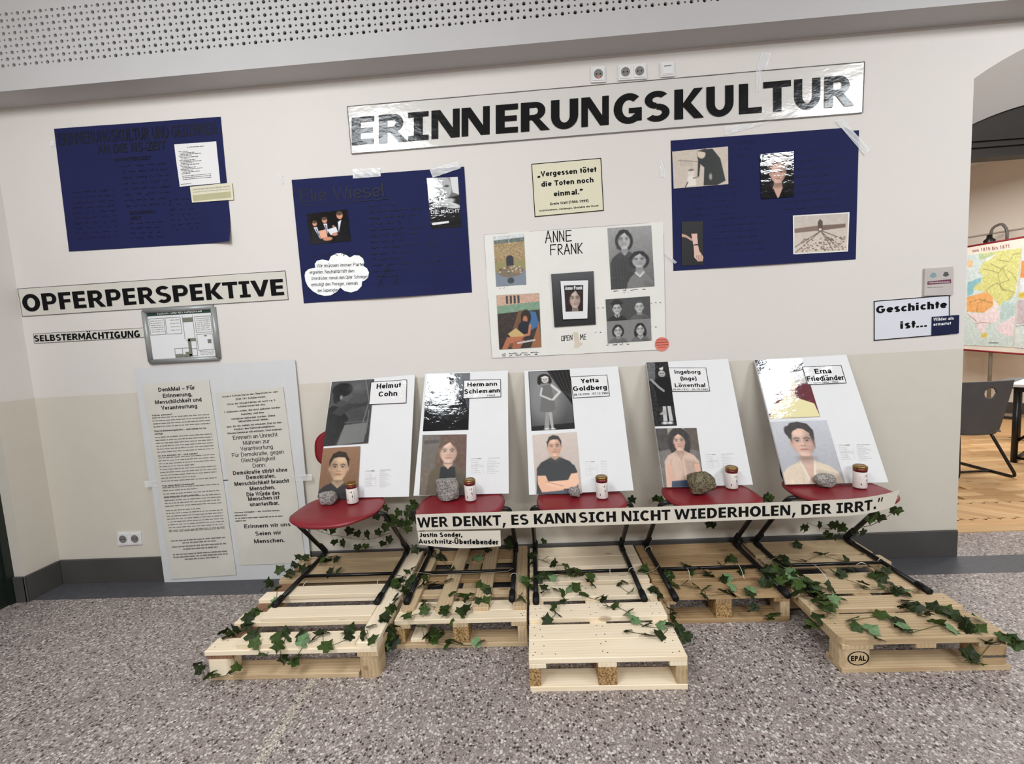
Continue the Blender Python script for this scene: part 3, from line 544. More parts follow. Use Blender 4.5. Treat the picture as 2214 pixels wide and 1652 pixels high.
    p.ell(cx, cy+fh*.33, fw*.2, fh*.035, dk(skin, .68), 0, .05, .7)
    lip = tuple(a*b for a, b in zip(skin, (.80, .58, .58)))
    p.ell(cx, cy+fh*.545, fw*.29, fh*(.062 if not smile else .05), lip, 0, .03, .95); p.line([(cx-fw*.32, cy+fh*(.525 if smile else .545)), (cx, cy+fh*.545), (cx+fw*.32, cy+fh*(.525 if smile else .545))], fw*.045, dk(lip, .55), .75)
    p.ell(cx, cy+fh*.68, fw*.2, fh*.04, dk(skin, .78), 0, .06, .6)
    p.ell(cx, cy+fh*1.12, fw*.62, fh*.26, dk(skin, .55), 0, .12, .6, lambda U, V: (V > cy+fh*.98)*1.)
    r = random.Random(int(cx*1000)+int(cy*100))
    for i in range(26):   # strands
        a = math.radians(r.uniform(195, 345)); q = r.uniform(1.0, 1.22); X, Y = cx+math.cos(a)*fw*q, cy+math.sin(a)*fh*q*.98; L_ = r.uniform(.1, .3)
        if Y < cy-fh*.6: p.line([(X, Y), (X+fw*L_*(1 if X > cx else -1), Y+fh*L_*.4)], .010, tuple(min(255, x*r.uniform(.6, 1.9)+6) for x in hair), .5, .02)
    if style == 'curly':
        for i in range(70):
            a = math.radians(r.uniform(135, 405)); q = r.uniform(1.05, 1.75); X, Y = cx+math.cos(a)*fw*q, cy-fh*.02+math.sin(a)*fh*q*.80
            if abs(X-cx) < fw*.85 and Y > cy-fh*.75: continue
            p.ell(X, Y, fw*.17, fh*.14, tuple(x*r.uniform(.7, 1.7)+3 for x in hair), 0, .03, .8)
    for i in range(8):    # folds in the clothes
        x = cx+r.uniform(-.8, .8)*sh_w; y = sv+r.uniform(.12, .4); p.line([(x, y), (x+r.uniform(-.05, .05), y+r.uniform(.08, .2))], .02, dk(cloth, r.uniform(.6, 1.25)), .35, .05)
    k = p.im; pad = np.pad(k, ((1, 1), (1, 1), (0, 0)), 'edge'); p.im = k*.5+.125*(pad[:-2, 1:-1]+pad[2:, 1:-1]+pad[1:-1, :-2]+pad[1:-1, 2:])
    p.speck(.035, 3, 5)
    return p

# ================================================================== SETTING
XL, XO, XO2, ARC_C, ARC_Z, ARC_R = -3.195, 2.476, 4.224, 3.35, 1.365, 1.606
def st(o, label=None): o['kind'] = 'structure'; (label and o.__setitem__('label', label)); return o
def arcz(x): return ARC_Z+math.sqrt(ARC_R**2-(x-ARC_C)**2)
V = [(-3.8, 0, -.0), (XO, 0, 0), (XO, 0, 3.9), (-3.8, 0, 3.9), (XO2, 0, 0), (8, 0, 0), (8, 0, 3.9), (XO2, 0, 3.9)]; F = [(0, 1, 2, 3), (4, 5, 6, 7)]
xs = np.linspace(XO, XO2, 25); n = len(V)
for x in xs: V += [(x, 0, arcz(x)), (x, 0, 3.9), (x, .284, arcz(x)-.265)]
for i in range(24): a = n+i*3; F += [(a, a+3, a+4, a+1), (a, a+2, a+5, a+3)]
m = len(V); V += [(XO, .284, 0), (XO2, .284, 0)]
F += [(1, m, n+2, n), (4, n+24*3, n+24*3+2, m+1)]
V += [(-3.8, .284, 0), (-3.8, .284, 3.9), (XO, .284, 3.9)]; F += [(m+2, m+3, m+4, m)]
st(mk('wall_back', V, F, M_WALL, origin=(0, 0, 0)))
v, f = box(-3.8, XL, -.205, 0, 0, 3.9)
v2, f2 = box(-3.8, -3.262, -6.5, -1.35, 0, 3.9); v3, f3 = box(-3.8, -3.262, -1.35, -.205, 2.15, 3.9)
st(mk('wall_left', *merge([(v, f), (v2, f2), (v3, f3)]), M_WALL, origin=(-3.5, -3, 0)))
d = st(mk('door_1', *merge([box(-3.36, -3.275, -1.35, -.205, 0, 2.15)]), M_DOOR, origin=(-3.3, -.8, 0)))
mk('door_frame', *merge([box(-3.285, -3.262, -.245, -.205, 0, 2.15), box(-3.285, -3.262, -1.35, -1.31, 0, 2.15), box(-3.285, -3.262, -1.31, -.245, 2.11, 2.15)]), M_DOOR, d)
mk('door_handle', *merge([tube([(-3.275, -1.2, 1.05), (-3.23, -1.2, 1.05), (-3.23, -1.08, 1.05)], .009)]), M_GREY, d)
st(mk('wall_front', *box(-3.8, 8, -6.6, -6.5, 0, 3.9), plain('dim_hall_wall', rgb(150, 143, 136), .9, .1))); st(mk('wall_right', *box(8, 8.1, -6.6, 7, 0, 3.9), M_WALL))
st(mk('ceiling', *box(-3.8, 8.1, -6.6, .0, 3.75, 3.9), M_CEIL))
st(mk('floor', [(-3.9, -6.6, 0), (8.1, -6.6, 0), (8.1, .284, 0), (-3.9, .284, 0)], [(0, 1, 2, 3)], M_FLOOR, origin=(0, -3, 0)))
# baseboards (slightly proud, rounded top)
def bb(name, x0, x1, y0, y1): return st(mk(name, *cbox(x0, x1, y0, y1, 0, .163, .004), M_BASE))
bb('baseboard_back', XL, XO, -.014, 0); bb('baseboard_left', XL-.002, XL+.013, -.219, -.014)
bb('baseboard_left', -3.262, XL+.013, -.219, -.205)
bb('baseboard_right', XO2, 8, -.014, 0)
# dark border let into the terrazzo, along the wall and across the opening
b = st(mk('trim_1', *box(-3.18, 8, -.198, -.014, 0, .0012), M_BORDER), 'dark grey border strip in the terrazzo floor along the wall')
st(mk('trim_2', *merge([box(-.021, .021, -4, 0, 0, .0012)]), M_SEAM), 'pale terrazzo joint strip running across the floor').location = (0, 0, 0)
sm = bpy.data.objects['trim_2']; sm.location = (-1.04, -2.86, .0006)
# ---- perforated bulkhead above the wall
YB, ZB0, PX = -.158, 2.996, .0666
def bulkhead():
    h = PX/2; rows = 9; x0, x1 = -3.195, 3.6; zr0 = 3.1284-h/2
    ni = int((x1-x0)/h); off = -2.8799-h/2; i0 = math.ceil((x0-off)/h)
    V = []; F = []; K = 12
    sq = []
    for k in range(K):
        a = 2*math.pi*(k+.5)/K; c, s = math.cos(a), math.sin(a); q = .5/max(abs(c), abs(s)); sq.append((c*q*h, s*q*h))
    def snap(p):  # put perimeter points on corners and thirds
        return p
    per = [(.5, -1/6), (.5, 1/6), (.5, .5), (1/6, .5), (-1/6, .5), (-.5, .5), (-.5, 1/6), (-.5, -1/6), (-.5, -.5), (-1/6, -.5), (1/6, -.5), (.5, -.5)]
    for r in range(rows):
        for i in range(i0, i0+ni):
            cx, cz = off+h/2+i*h, zr0+h/2+r*h
            if cx-h/2 < x0 or cx+h/2 > x1: continue
            big = (i+r) % 2 == 0; R = .0098 if big else .0056
            n = len(V); ang = [math.atan2(p[1], p[0]) for p in per]
            V += [(cx+p[0]*h, YB, cz+p[1]*h) for p in per]; V += [(cx+R*math.cos(a), YB, cz+R*math.sin(a)) for a in ang]; V += [(cx+R*math.cos(a), YB+.0125, cz+R*math.sin(a)) for a in ang]
            for k in range(12):
                j = (k+1) % 12; F += [(n+k, n+j, n+12+j, n+12+k), (n+12+k, n+12+j, n+24+j, n+24+k)]
    xs0 = off+i0*h; xs1 = max(p[0] for p in V); zt = zr0+rows*h
    q = [((x0, zr0), (xs0, zt)), ((xs1, zr0), (x1, zt)), ((x0, ZB0), (x1, zr0)), ((x0, zt), (x1, 3.75))]
    for (a, c), (b_, d_) in q:
        n = len(V); V += [(a, YB, c), (b_, YB, c), (b_, YB, d_), (a, YB, d_)]; F.append((n, n+1, n+2, n+3))
    n = len(V); V += [(x0, YB, ZB0), (x1, YB, ZB0), (x1, 0, ZB0), (x0, 0, ZB0)]; F.append((n, n+3, n+2, n+1))
    o = st(mk('trim_3', V, F, M_BULK, origin=(0, YB, 3.2)), 'white perforated acoustic bulkhead with rows of large and small holes')
    mk('felt_lining', [(x0, YB+.0135, ZB0+.02), (x1, YB+.0135, ZB0+.02), (x1, YB+.0135, 3.74), (x0, YB+.0135, 3.74)], [(0, 1, 2, 3)], M_DARK, o)
bulkhead()
# ---- opening: dark transom, classroom beyond
V = []; F = []
for x in np.linspace(XO, XO2, 25):
    V += [(x, .300, 2.385), (x, .300, arcz(x)-.26), (x, .36, 2.385), (x, .36, arcz(x)-.26)]
for i in range(24): a = i*4; F += [(a, a+4, a+5, a+1), (a+2, a+3, a+7, a+6), (a, a+2, a+6, a+4)]
M_TR = plain('dark_brown_transom', rgb(50, 45, 41), .5, .35)
tr = st(mk('trim_5', V, F, M_TR), 'dark brown transom filling the head of the archway')
for z0, z1, y in ((2.385, 2.405, .275), (2.45, 2.462, .287), (2.488, 2.50, .287)): mk('moulding', *box(XO+.002, XO2-.002, y, .300, z0, z1), M_TR, tr)
P0 = A(6.5, 3.801, 0); PD = A(6.651-6.5, 3.573-3.801, 0); PD /= np.linalg.norm(PD); PN = A(-PD[1], PD[0], 0); PN = -PN if np.dot(PN, CAM-P0) < 0 else PN
def wallpt(s, z, o=0.): p = P0+PD*s+PN*o; return (p[0], p[1], z)
def oblique(name, s0, s1, z0, z1, o0, o1, mat, parent=None):
    V = [wallpt(s, z, o) for z in (z0, z1) for s, o in ((s0, o0), (s1, o0), (s1, o1), (s0, o1))]; return mk(name, V, BF, mat, parent)
M_CW = plain('classroom_wall', rgb(222, 212, 200), .85, .15, var=.015, sc=2)
st(oblique('wall_classroom', -4, 3.6, 0, 3.5, -.15, 0, M_CW))
st(oblique('baseboard_classroom', -4, 3.6, .045, .20, 0, .016, M_BASE)); st(oblique('baseboard_classroom', -4, 3.6, 0, .045, 0, .03, plain('grey_skirt', rgb(150, 140, 128), .6)))
st(oblique('trim_6', -4, 3.6, 2.535, 2.552, 0, .018, plain('picture_rail', rgb(170, 162, 152), .5)), 'thin pale rail along the classroom wall')
st(mk('wall_classroom', *box(1.9, 2.0, .284, 7, 0, 3.5), M_CW)); st(mk('ceiling', *box(2, 8.5, .36, 8, 3.5, 3.6), M_CEIL))
PARQ = [wood('oak_parquet', rgb(206, 164, 116), rgb(186, 142, 96), rgb(218, 180, 132)), wood('oak_parquet_light', rgb(222, 184, 136), rgb(206, 166, 118), rgb(230, 196, 150))]
fl = st(mk('floor_classroom', [(2, .284, -.004), (9, .284, -.004), (9, 8, -.004), (2, 8, -.004)], [(0, 1, 2, 3)], plain('oak_subfloor', rgb(150, 116, 80), .5), origin=(5, 3, 0)))
mk('threshold_plank', *cbox(XO+.3-.3, 5.2, .286, .36, -.003, .006, .002), PARQ[1], fl); mk('threshold_plank', *cbox(XO, 5.2, .362, .478, -.003, .004, .002), PARQ[0], fl)
def parquet():
    L, Wd = .42, .07; cnt = 0; me = None
    v, f = cbox(-L/2+.001, L/2-.001, -Wd/2+.001, Wd/2-.001, -.003, .004, .0015)
    me = []
    for k in (0, 1):
        q = bpy.data.meshes.new('plank'); q.from_pydata(v, [], [tuple(t) for t in f]); q.materials.append(PARQ[k]); me.append(q)
    r = random.Random(5)
    # first a row of diagonal planks, then straight strips running with the opening
    x = 2.6
    while x < 5.0:
        o = bpy.data.objects.new('plank', me[r.random() < .8]); COL.objects.link(o); o.parent = fl; o.location = A(x, .62, 0)-WO[fl]; o.rotation_euler = (0, 0, math.radians(-42)); x += .094; cnt += 1
    y = .80
    j = 0
    while y < 2.6 and cnt < 255:
        x = 2.9+(j % 2)*.21
        while x < 5.6:
            if x > 2.75+.75*(y-.3) and x < 4.0+.75*(y-.3)+1.0:
                o = bpy.data.objects.new('plank', me[r.random() < .35]); COL.objects.link(o); o.parent = fl; o.location = A(x, y, 0)-WO[fl]; cnt += 1
            x += L
        y += Wd; j += 1
    V = []; F = []
    while y < 6.5:
        x = 2.9+(j % 2)*.21
        while x < 7.5:
            if x > 4.0 and x > 2.75+.75*(y-.3):
                n = len(V); V += [(x+a*L*.498, y+b*Wd*.49, .004) for a, b in ((-1, -1), (1, -1), (1, 1), (-1, 1))]; F.append((n, n+1, n+2, n+3))
            x += L
        y += Wd; j += 1
    o = mk('far_planks', V, F, PARQ[0], fl); o['kind'] = 'stuff'
parquet()

# ================================================================== CLASSROOM THINGS
t = empty('map_stand', wallpt(0, 0, .35), 'grey pole stand with black clamp hook holding up the wall map', 'stand')
def mapP(px, py, o=.35): return atP(px, py, P0+PN*o, PN)
bp = mapP(2141, 790, .29); top = mapP(2148, 512, .29)
px_, py_ = bp[0], bp[1]
mk('pole', *tube([(px_, py_, .03), (px_, py_, 2.28)], .02), M_GREY, t, True)
hk = [(px_+PD[0]*.10, py_+PD[1]*.10, 2.25), (px_+PD[0]*.10, py_+PD[1]*.10, 2.52), (px_+PD[0]*.05, py_+PD[1]*.05, 2.62), (px_-PD[0]*.04, py_-PD[1]*.04, 2.58), (px_-PD[0]*.06, py_-PD[1]*.06, 2.40)]
mk('hook', *tube(fillet(hk, .08), .016), plain('hook_grey', rgb(96, 90, 86), .45, .5), t, True)
mk('clamp', *lathe([(.05, 0), (.045, .1), (.062, .2), (.03, .23), (.028, .27)], hk[-1][:2]+(2.22,), 14), M_BLACK, t, True)
mk('foot', *merge([tube([(px_+PD[0]*a, py_+PD[1]*a, .03), (px_+PN[0]*.0, py_, .03)], .018) for a in (-.3, .3)]), M_BLACK, t)
TLm, TRm, BRm, BLm = mapP(2070, 537.5), mapP(2262, 504.5), mapP(2262, 769.5), mapP(2070, 755)
ms = Sheet(TLm, TRm, BRm, BLm)
mp = slab('printed_map', ms, .004, plain('map_paper', rgb(232, 226, 214), .6, .3), back=0); tag(mp, 'printed political map of Europe with red rails hanging on a stand', 'map')
mpc = lambda cx, cy: (lambda x, y: (cx+x/4.59, cy+y/4.59))
c = crop(2060, 440, 4.59)
def mq(p): # px -> uv on map
    w_ = atP(*c(*p), ms.c[0], ms.n); a, b_, d_ = ms.c[0], ms.c[1]-ms.c[0], ms.c[3]-ms.c[0]
    u = np.dot(w_-a, b_)/np.dot(b_, b_); k = (w_-a)-u*b_; v = np.dot(k, d_)/np.dot(d_, d_); return (u, v)
sub = planeq([c(95, 520), c(680, 442), c(595, 1425), c(95, 1405)], ms, .005)
def suv(p):
    w_ = atP(*c(*p), ms.c[0], ms.n); u, v = .5, .5
    for _ in range(25):
        e = w_-sub.at(u, v); du = sub.at(u+1e-3, v)-sub.at(u, v); dv = sub.at(u, v+1e-3)-sub.at(u, v); u += np.dot(e, du)/np.dot(du, du)*1e-3*.7; v += np.dot(e, dv)/np.dot(dv, dv)*1e-3*.7
    return (float(u), float(v))
P = Pic(110, 150, (206, 222, 220))
L_ = lambda *pts: [suv(p) for p in pts]
P.poly(L_((250, 500), (690, 440), (620, 900), (560, 960), (500, 985), (470, 1020), (440, 990), (400, 930), (330, 880), (200, 850), (215, 810), (290, 780), (300, 700), (260, 690), (290, 600), (380, 520)), (214, 214, 138))
P.poly(L_((255, 505), (440, 490), (350, 545), (270, 560)), (188, 206, 160)); P.poly(L_((330, 545), (440, 500), (330, 580)), (226, 236, 238))
P.poly(L_((150, 570), (200, 560), (200, 620), (150, 640)), (232, 196, 150)); P.poly(L_((150, 780), (290, 735), (280, 780), (220, 815), (200, 900), (145, 920)), (140, 190, 200))
P.poly(L_((140, 930), (230, 905), (340, 875), (400, 930), (410, 1010), (330, 1070), (310, 1085), (140, 1075)), (232, 172, 108))
P.poly(L_((400, 940), (450, 1000), (445, 1060), (380, 1090), (315, 1100), (330, 1065), (405, 1030)), (240, 226, 224))
P.poly(L_((140, 1085), (310, 1095), (460, 1060), (470, 1130), (440, 1180), (380, 1190), (330, 1210), (310, 1290), (260, 1270), (230, 1190), (150, 1110)), (234, 218, 222))
P.poly(L_((430, 1215), (520, 1170), (625, 1100), (600, 1300), (560, 1320), (500, 1300), (450, 1270)), (234, 218, 222))
P.poly(L_((490, 985), (520, 965), (640, 1000), (610, 1110), (560, 1150), (470, 1150), (465, 1090)), (186, 210, 208)); P.poly(L_((280, 1280), (350, 1290), (330, 1340), (290, 1330)), (222, 200, 110))
for ln in [((330, 860), (400, 810), (450, 790), (500, 850), (610, 880), (560, 960)), ((470, 790), (450, 700), (500, 640), (520, 700), (560, 760), (480, 790)), ((300, 650), (400, 670), (460, 690)), ((450, 560), (560, 580), (600, 510), (680, 490)), ((160, 985), (260, 950), (400, 990)), ((240, 1080), (250, 990), (330, 950)), ((470, 790), (480, 850), (530, 870)), ((230, 1190), (300, 1180), (380, 1190)), ((380, 600), (480, 650), (540, 610)), ((540, 660), (600, 700), (640, 780)), ((150, 1100), (240, 1170))]:
    P.line(L_(*ln), .008, (120, 120, 84), .8)
P.speck(.12, 4, 3)
for q in ((360, 1385, 450, 1385),): P.line(L_((360, 1383), (450, 1383)), .012, (60, 60, 60), .8)
P.put('map_picture', sub, M_MAT, mp, .004)
s2 = planeq([c(695, 440), c(930, 410), c(930, 1460), c(608, 1428)], ms, .005)
P = Pic(40, 120, (214, 226, 226)); P.poly([(0, .13), (1, .1), (1, .3), (0, .31)], (232, 150, 80)); P.poly([(0, .3), (1, .29), (1, .45), (.1, .42)], (226, 232, 238)); P.ell(.2, .47, .25, .03, (214, 190, 70)); P.poly([(0, .52), (.9, .5), (1, .75), (0, .76)], (196, 184, 190)); P.ell(.5, .7, .2, .04, (190, 200, 90)); P.line([(0, .78), (1, .76)], .02, (120, 120, 120)); P.speck(.12, 6, 3); P.put('map_picture', s2, M_MAT, mp, .004)
for a_, b_, w_ in ((ms.c[0], ms.c[1], .013), (ms.c[3], ms.c[2], .013)): mk('map_rail', *tube([a_, b_], w_), plain('map_rail_red', rgb(140, 26, 40), .45), mp, True)
tl_, tr_ = c(190, 455), c(560, 405); bl_, br_ = c(192, 488), c(562, 440)
text('lettering', [(planeq([tl_, tr_, br_, bl_], ms), 'von 1815 bis 1871', .01)], plain('red_brown_print', rgb(150, 84, 76), .6), mp, .0045)
# table and grey shell chair
tb = empty('classroom_table', (4.75, 1.6, 0), 'white topped school table with black legs beside the grey chair', 'table')
C0 = atZ(2180, 831, .76); TA, TB = A(.835, .55, 0), A(.55, -.835, 0)
def tp(a, b, z): p = C0+TA*a+TB*b; return (p[0], p[1], z)
def obox(a0, a1, b0, b1, z0, z1): return [tp(a0, b0, z0), tp(a0, b1, z0), tp(a1, b1, z0), tp(a1, b0, z0), tp(a0, b0, z1), tp(a0, b1, z1), tp(a1, b1, z1), tp(a1, b0, z1)], list(BF)
mk('tabletop', *obox(0, .65, 0, 1.3, .736, .76), M_WHITE, tb)
mk('apron', *merge([obox(.03, .05, .03, 1.27, .69, .736), obox(.60, .62, .03, 1.27, .69, .736), obox(.05, .60, .03, .05, .69, .736)]), M_BLACK, tb)
for a_ in (.05, .60):
    for b_ in (.05, 1.25): mk('leg', *tube([tp(a_, b_, .0), tp(a_, b_, .735)], .024, 12), M_BLACK, tb, True)
    mk('brace', *tube([tp(a_, .05, .20), tp(a_, .50, .68)], .012), M_BLACK, tb, True)
mk('foot_rail', *tube([tp(.05, .05, .03), tp(.60, .05, .03)], .014), M_BLACK, tb, True); mk('foot_rail', *tube([tp(.05, .05, .05), tp(.05, 1.25, .05)], .012), M_BLACK, tb, True)
def shell_chair(loc, lab):
    t = empty('shell_chair', loc, lab, 'chair'); x0, y0, _ = loc
    # backrest seen from behind: wider at the top, curved into the seat, with a leaf-shaped hole
    nx, nz = 64, 64; V = []; F = []; W = {}
    def wd(z): return .165+.075*min(1, max(0, (z-.36)/.5))**.8 if z > .42 else .165-.05*((.42-z)/.06)**2
    for j in range(nz+1):
        z = .385+.475*j/nz
        for i in range(nx+1):
            a = -1+2*i/nx; x = a*wd(z); y = .05*(a*a)*-1*-.6+.02-(z-.4)*.10
            V.append((x0+x, y0+y, z))
    hole = lambda x, z: ((x-.03)/.052)**2+((z-.757)/.048)**2 < 1
    for j in range(nz):
        for i in range(nx):
            a = j*(nx+1)+i; q = (a, a+1, a+nx+2, a+nx+1); cx_ = sum(V[k][0] for k in q)/4-x0; cz_ = sum(V[k][2] for k in q)/4
            if not hole(cx_, cz_): F.append(q)
    m_ = plain('grey_shell', rgb(78, 78, 80), .5, .4)
    b_ = mk('backrest', V, F, m_, t, True); md = b_.modifiers.new('s', 'SOLIDIFY'); md.thickness = .012
    mk('seat', *cbox(x0-.18, x0+.18, y0+.03, y0+.40, .405, .42, .006), m_, t)
    for s in (-1, 1):
        mk('leg', *tube(fillet([(x0+s*.15, y0+.30, .40), (x0+s*.13, y0+.08, .40), (x0+s*.24, y0-.05, .018), (x0+s*.20, y0+.45, .018)], .05), .012), M_BLACK, t, True)
    mk('crossbar', *tube([(x0-.22, y0+.15, .018), (x0+.22, y0+.15, .018)], .01), M_BLACK, t, True)
    return t
q = atY(2126, 900, 1.32)
shell_chair((3.87, 1.28, 0), 'grey plastic shell chair with an oval hole in its backrest, beyond the archway')
s_ = atY(2212, 822, 2.3)
tt = empty('shell_chair', (s_[0]+.12, 2.45, 0), 'grey chair behind the white topped school table, only its top edge showing', 'chair')
mk('backrest', *lathe([(.13, .60), (.17, .64), (.18, s_[2]-.06), (.14, s_[2]-.02), (.07, s_[2])], (s_[0]+.12, 2.45, 0), 20), plain('grey_shell_light', rgb(110, 112, 116), .45), tt, True)
mk('leg', *tube([(s_[0]+.12, 2.45, 0), (s_[0]+.12, 2.45, .62)], .03), M_BLACK, tt, True)

# ================================================================== WALL DISPLAY
def curl(k, cu=.0, cv=.0):  # lift of a paper corner/edge, in metres
    return lambda u, v: .002+k*max(0, u-.86)/.14*max(0, v-.86)/.14
# --- large banner
c = crop(740, 100, 1.942)
sh = wallq([c(22, 255), c(2190, 68), c(2182, 283), c(40, 455)])
bn = slab('title_banner', sh, .0025, M_LAM, None, 60, 4, lambda u, v: .0042+.0014*math.sin(u*23+v*2)*(v > .5)+.0008*math.sin(u*51)); tag(bn, 'long laminated banner reading ERINNERUNGSKULTUR in heavy black capitals', 'banner')
border('border_line', sh, .0035, .0092, M_INKG, bn)
gl = [('E', 42, 136), ('R', 155, 277), ('I', 278, 364), ('N', 376, 494), ('N', 502, 620), ('E', 645, 738), ('R', 750, 872), ('U', 876, 990), ('N', 1003, 1118), ('G', 1138, 1256), ('S', 1268, 1372), ('K', 1392, 1516), ('U', 1526, 1640), ('L', 1662, 1758), ('T', 1764, 1880), ('U', 1893, 2003), ('R', 2020, 2146)]
def ly(x): return 303-(x-42)*.0858, 420-(x-42)*.0800
L = []
for ch, a, b in gl:
    t0, b0 = ly(a); t1, b1 = ly(b); L.append((wallq([c(a, t0), c(b, t1), c(b, b1), c(a, b0)]), ch, 'block'))
text('lettering', L, M_LAMINK, bn, .0096)
# --- OPFERPERSPEKTIVE, SELBSTERMAECHTIGUNG
c = crop(0, 540, 2.174)
sh = wallq([c(85, 183), c(1343, 98), c(1358, 235), c(108, 315)]); bn = slab('word_banner', sh, .002, M_PAPERG, None, 30, 2, lambda u, v: .001+.001*math.sin(u*17)); tag(bn, 'grey paper banner reading OPFERPERSPEKTIVE above the framed escape plan', 'banner')
border('border_line', sh, .003, .0046, M_INKG, bn)
text('lettering', [(wallq([c(102, 212), c(1330, 137), c(1338, 213), c(116, 292)]), 'OPFERPERSPEKTIVE', 'block')], M_INK, bn, .005)
sh = wallq([c(160, 395), c(680, 366), c(686, 411), c(164, 441)]); bn = slab('word_banner', sh, .002, M_PAPERG, None, 12, 1, lambda u, v: .001+.001*math.sin(u*14)); tag(bn, 'small narrow banner reading SELBSTERMÄCHTIGUNG left of the escape plan', 'banner')
border('border_line', sh, .002, .0046, M_INKG, bn)
text('lettering', [(wallq([c(163, 403), c(659, 379), c(661, 411), c(166, 432)]), 'SELBSTERMÄCHTIGUNG', 'block')], M_INK, bn, .005)
# --- escape plan in snap frame
c = crop(300, 660, 11.07)
sh = wallq([c(95, 110), c(1850, 0), c(1995, 1300), c(270, 1400)], -.001)
fr = empty('escape_plan', sh.at(.5, 1), 'aluminium snap frame holding an escape and rescue plan under the OPFERPERSPEKTIVE banner', 'framed plan')
slab('plan_sheet', sh.sub(.03, .03, .97, .97), .006, M_WHITE, fr)
def bar(name, a, b, par, r=.009): mk(name, *tube([a, b], r, 10), M_GREY, par, True)
e = .032
for a, b in (((e*.9, e), (1-e*.9, e)), ((1-e, e), (1-e, 1-e)), ((1-e*.9, 1-e), (e*.9, 1-e)), ((e, 1-e), (e, e))): bar('frame_rail', sh.at(*a, .008), sh.at(*b, .008), fr, .0155)
ps = planeq([c(185, 160), c(1755, 60), c(1890, 1215), c(330, 1290)], sh, .007)
slab('green_header', ps.sub(.0, -.0, 1, .095), .0006, M_GREEN, fr)
text('lettering', [(ps.sub(.16, .025, .84, .072), 'FLUCHT- UND RETTUNGSPLAN', .015)], M_WHITE, fr, .0012)
R4 = lambda a, b, c_, d: [(a, b), (c_, b), (c_, d), (a, d), (a, b)]
linepoly('plan_boxes', ps, [R4(.02, .15, .25, .49), R4(.27, .15, .50, .49), R4(.72, .16, .96, .49), R4(.72, .53, .96, .86), R4(.36, .80, .585, .99), [(.475, .80), (.475, .92), (.36, .92)], R4(.62, .66, .70, .97), [(.62, .82), (.70, .82)], [(.535, .13), (.535, .6), (.57, .66)], [(.69, .13), (.69, .6)]], .0018, M_INKG, fr)
hall = [ps.sub(.53, .17, .69, .26, .0008), ps.sub(.58, .60, .70, .66, .0008), ps.sub(.575, .62, .615, .97, .0008), ps.sub(.36, .93, .62, .985, .0008), ps.sub(.52, .88, .60, .93, .0009), ps.sub(.875, .64, .93, .72, .0009), ps.sub(.83, .55, .87, .575, .0009)]
V = []; F = []
for q in hall: n = len(V); V += [q.c[0], q.c[3], q.c[2], q.c[1]]; F.append((n, n+1, n+2, n+3))
mk('plan_areas', V, F, plain('plan_olive', rgb(116, 116, 104), .6), fr)
bars('small_print', ps, [(.04, .23, .2+.045*i, .014, i) for i in range(6)]+[(.34, .48, .2+.07*i, .014, 20+i) for i in range(4)]+[(.74, .94, .2+.04*i, .014, 30+i) for i in range(7)]+[(.74, .95, .89+.03*i, .012, 50+i) for i in range(3)], M_INKL, fr, .0008)
# --- leaning white panels with the two long texts
c = crop(0, 540, 2.174)
pan = Sheet(atY(292, 797, -.010), atY(638.5, 778, -.010), atZ(690, 1240, .002)*A(1, 0, 1)+A(0, -.03, 0), atZ(356, 1256.5, .002)*A(1, 0, 1)+A(0, -.03, 0))
up_, lo_ = pan.sub(0, 0, 1, .525), pan.sub(0.012, .53, .98, 1)
pn = empty('white_panel', pan.at(.5, 1), 'tall white panel of two boards leaning on the wall behind two long texts', 'panel')
slab('upper_board', up_, .006, M_PANEL, pn); slab('lower_board', lo_, .005, M_PANEL, pn)
slab('tape_strip', pan.sub(-.03, .515, .10, .545, .0065), .0008, M_TAPE, pn); slab('tape_strip', pan.sub(.9, .515, 1.04, .545, .0065), .0008, M_TAPE, pn)
def onpan(pts, off=.008): return Sheet(*[atP(*p, pan.c[0]+pan.n*off, pan.n) for p in pts])
s1 = onpan([c(672, 632), c(984, 612), c(1112, 1527), c(808, 1548)])
p1 = slab('text_scroll', s1, .0012, M_PAPERG, None, 6, 30, lambda u, v: .0015+.0015*math.sin(v*19)*abs(u-.5)*2); tag(p1, 'long narrow paper headed DenkMal with dense small print, left on the white panel', 'text sheet')
Ls = [centred(s1, .022, .042, 'DenkMal – Für', .018, .55), centred(s1, .053, .073, 'Erinnerung,', .018, .44), centred(s1, .083, .103, 'Menschlichkeit und', .018, .70), centred(s1, .113, .133, 'Verantwortung', .018, .54)]
Ls += [(s1.sub(.07, .153, .38, .161), 'Warum erinnern?', .014), (s1.sub(.07, .232, .86, .240), 'Was ist Erinnerungskultur – und warum ist sie', .014), (s1.sub(.07, .246, .2, .254), 'wichtig?', .014), (s1.sub(.07, .357, .68, .365), 'An was erinnern wir – und warum?', .014), (s1.sub(.07, .510, .56, .518), 'Was zeigt dieses Denkmal?', .014)]
text('lettering', Ls, M_INKT, p1, .0040)
rows = []
v = .168; k = 0
para = [5, 0, 7, 0, 9, 0, 4, 2, 6, 3, 5, 3, 4]
yy = .170
for lo, hi in ((.170, .222), (.268, .345), (.372, .500), (.524, .545), (.556, .57), (.575, .630), (.642, .745), (.752, .765)):
    v = lo
    while v < hi+.001: rows.append((.07, .93 if random.random() < .8 else .6, v, .0042, k)); v += .0148; k += 1
for i, v in enumerate((.80, .814, .832, .847, .872, .886, .900)): rows.append(((.08, .92, v, .0062, 300+i), (.25, .78, v, .0062, 300+i))[i in (1, 3, 6)])
bars('small_print', s1, rows, M_INKP, p1, .0040)
s2 = onpan([c(1018, 675), c(1332, 645), c(1437, 1471), c(1128, 1482)])
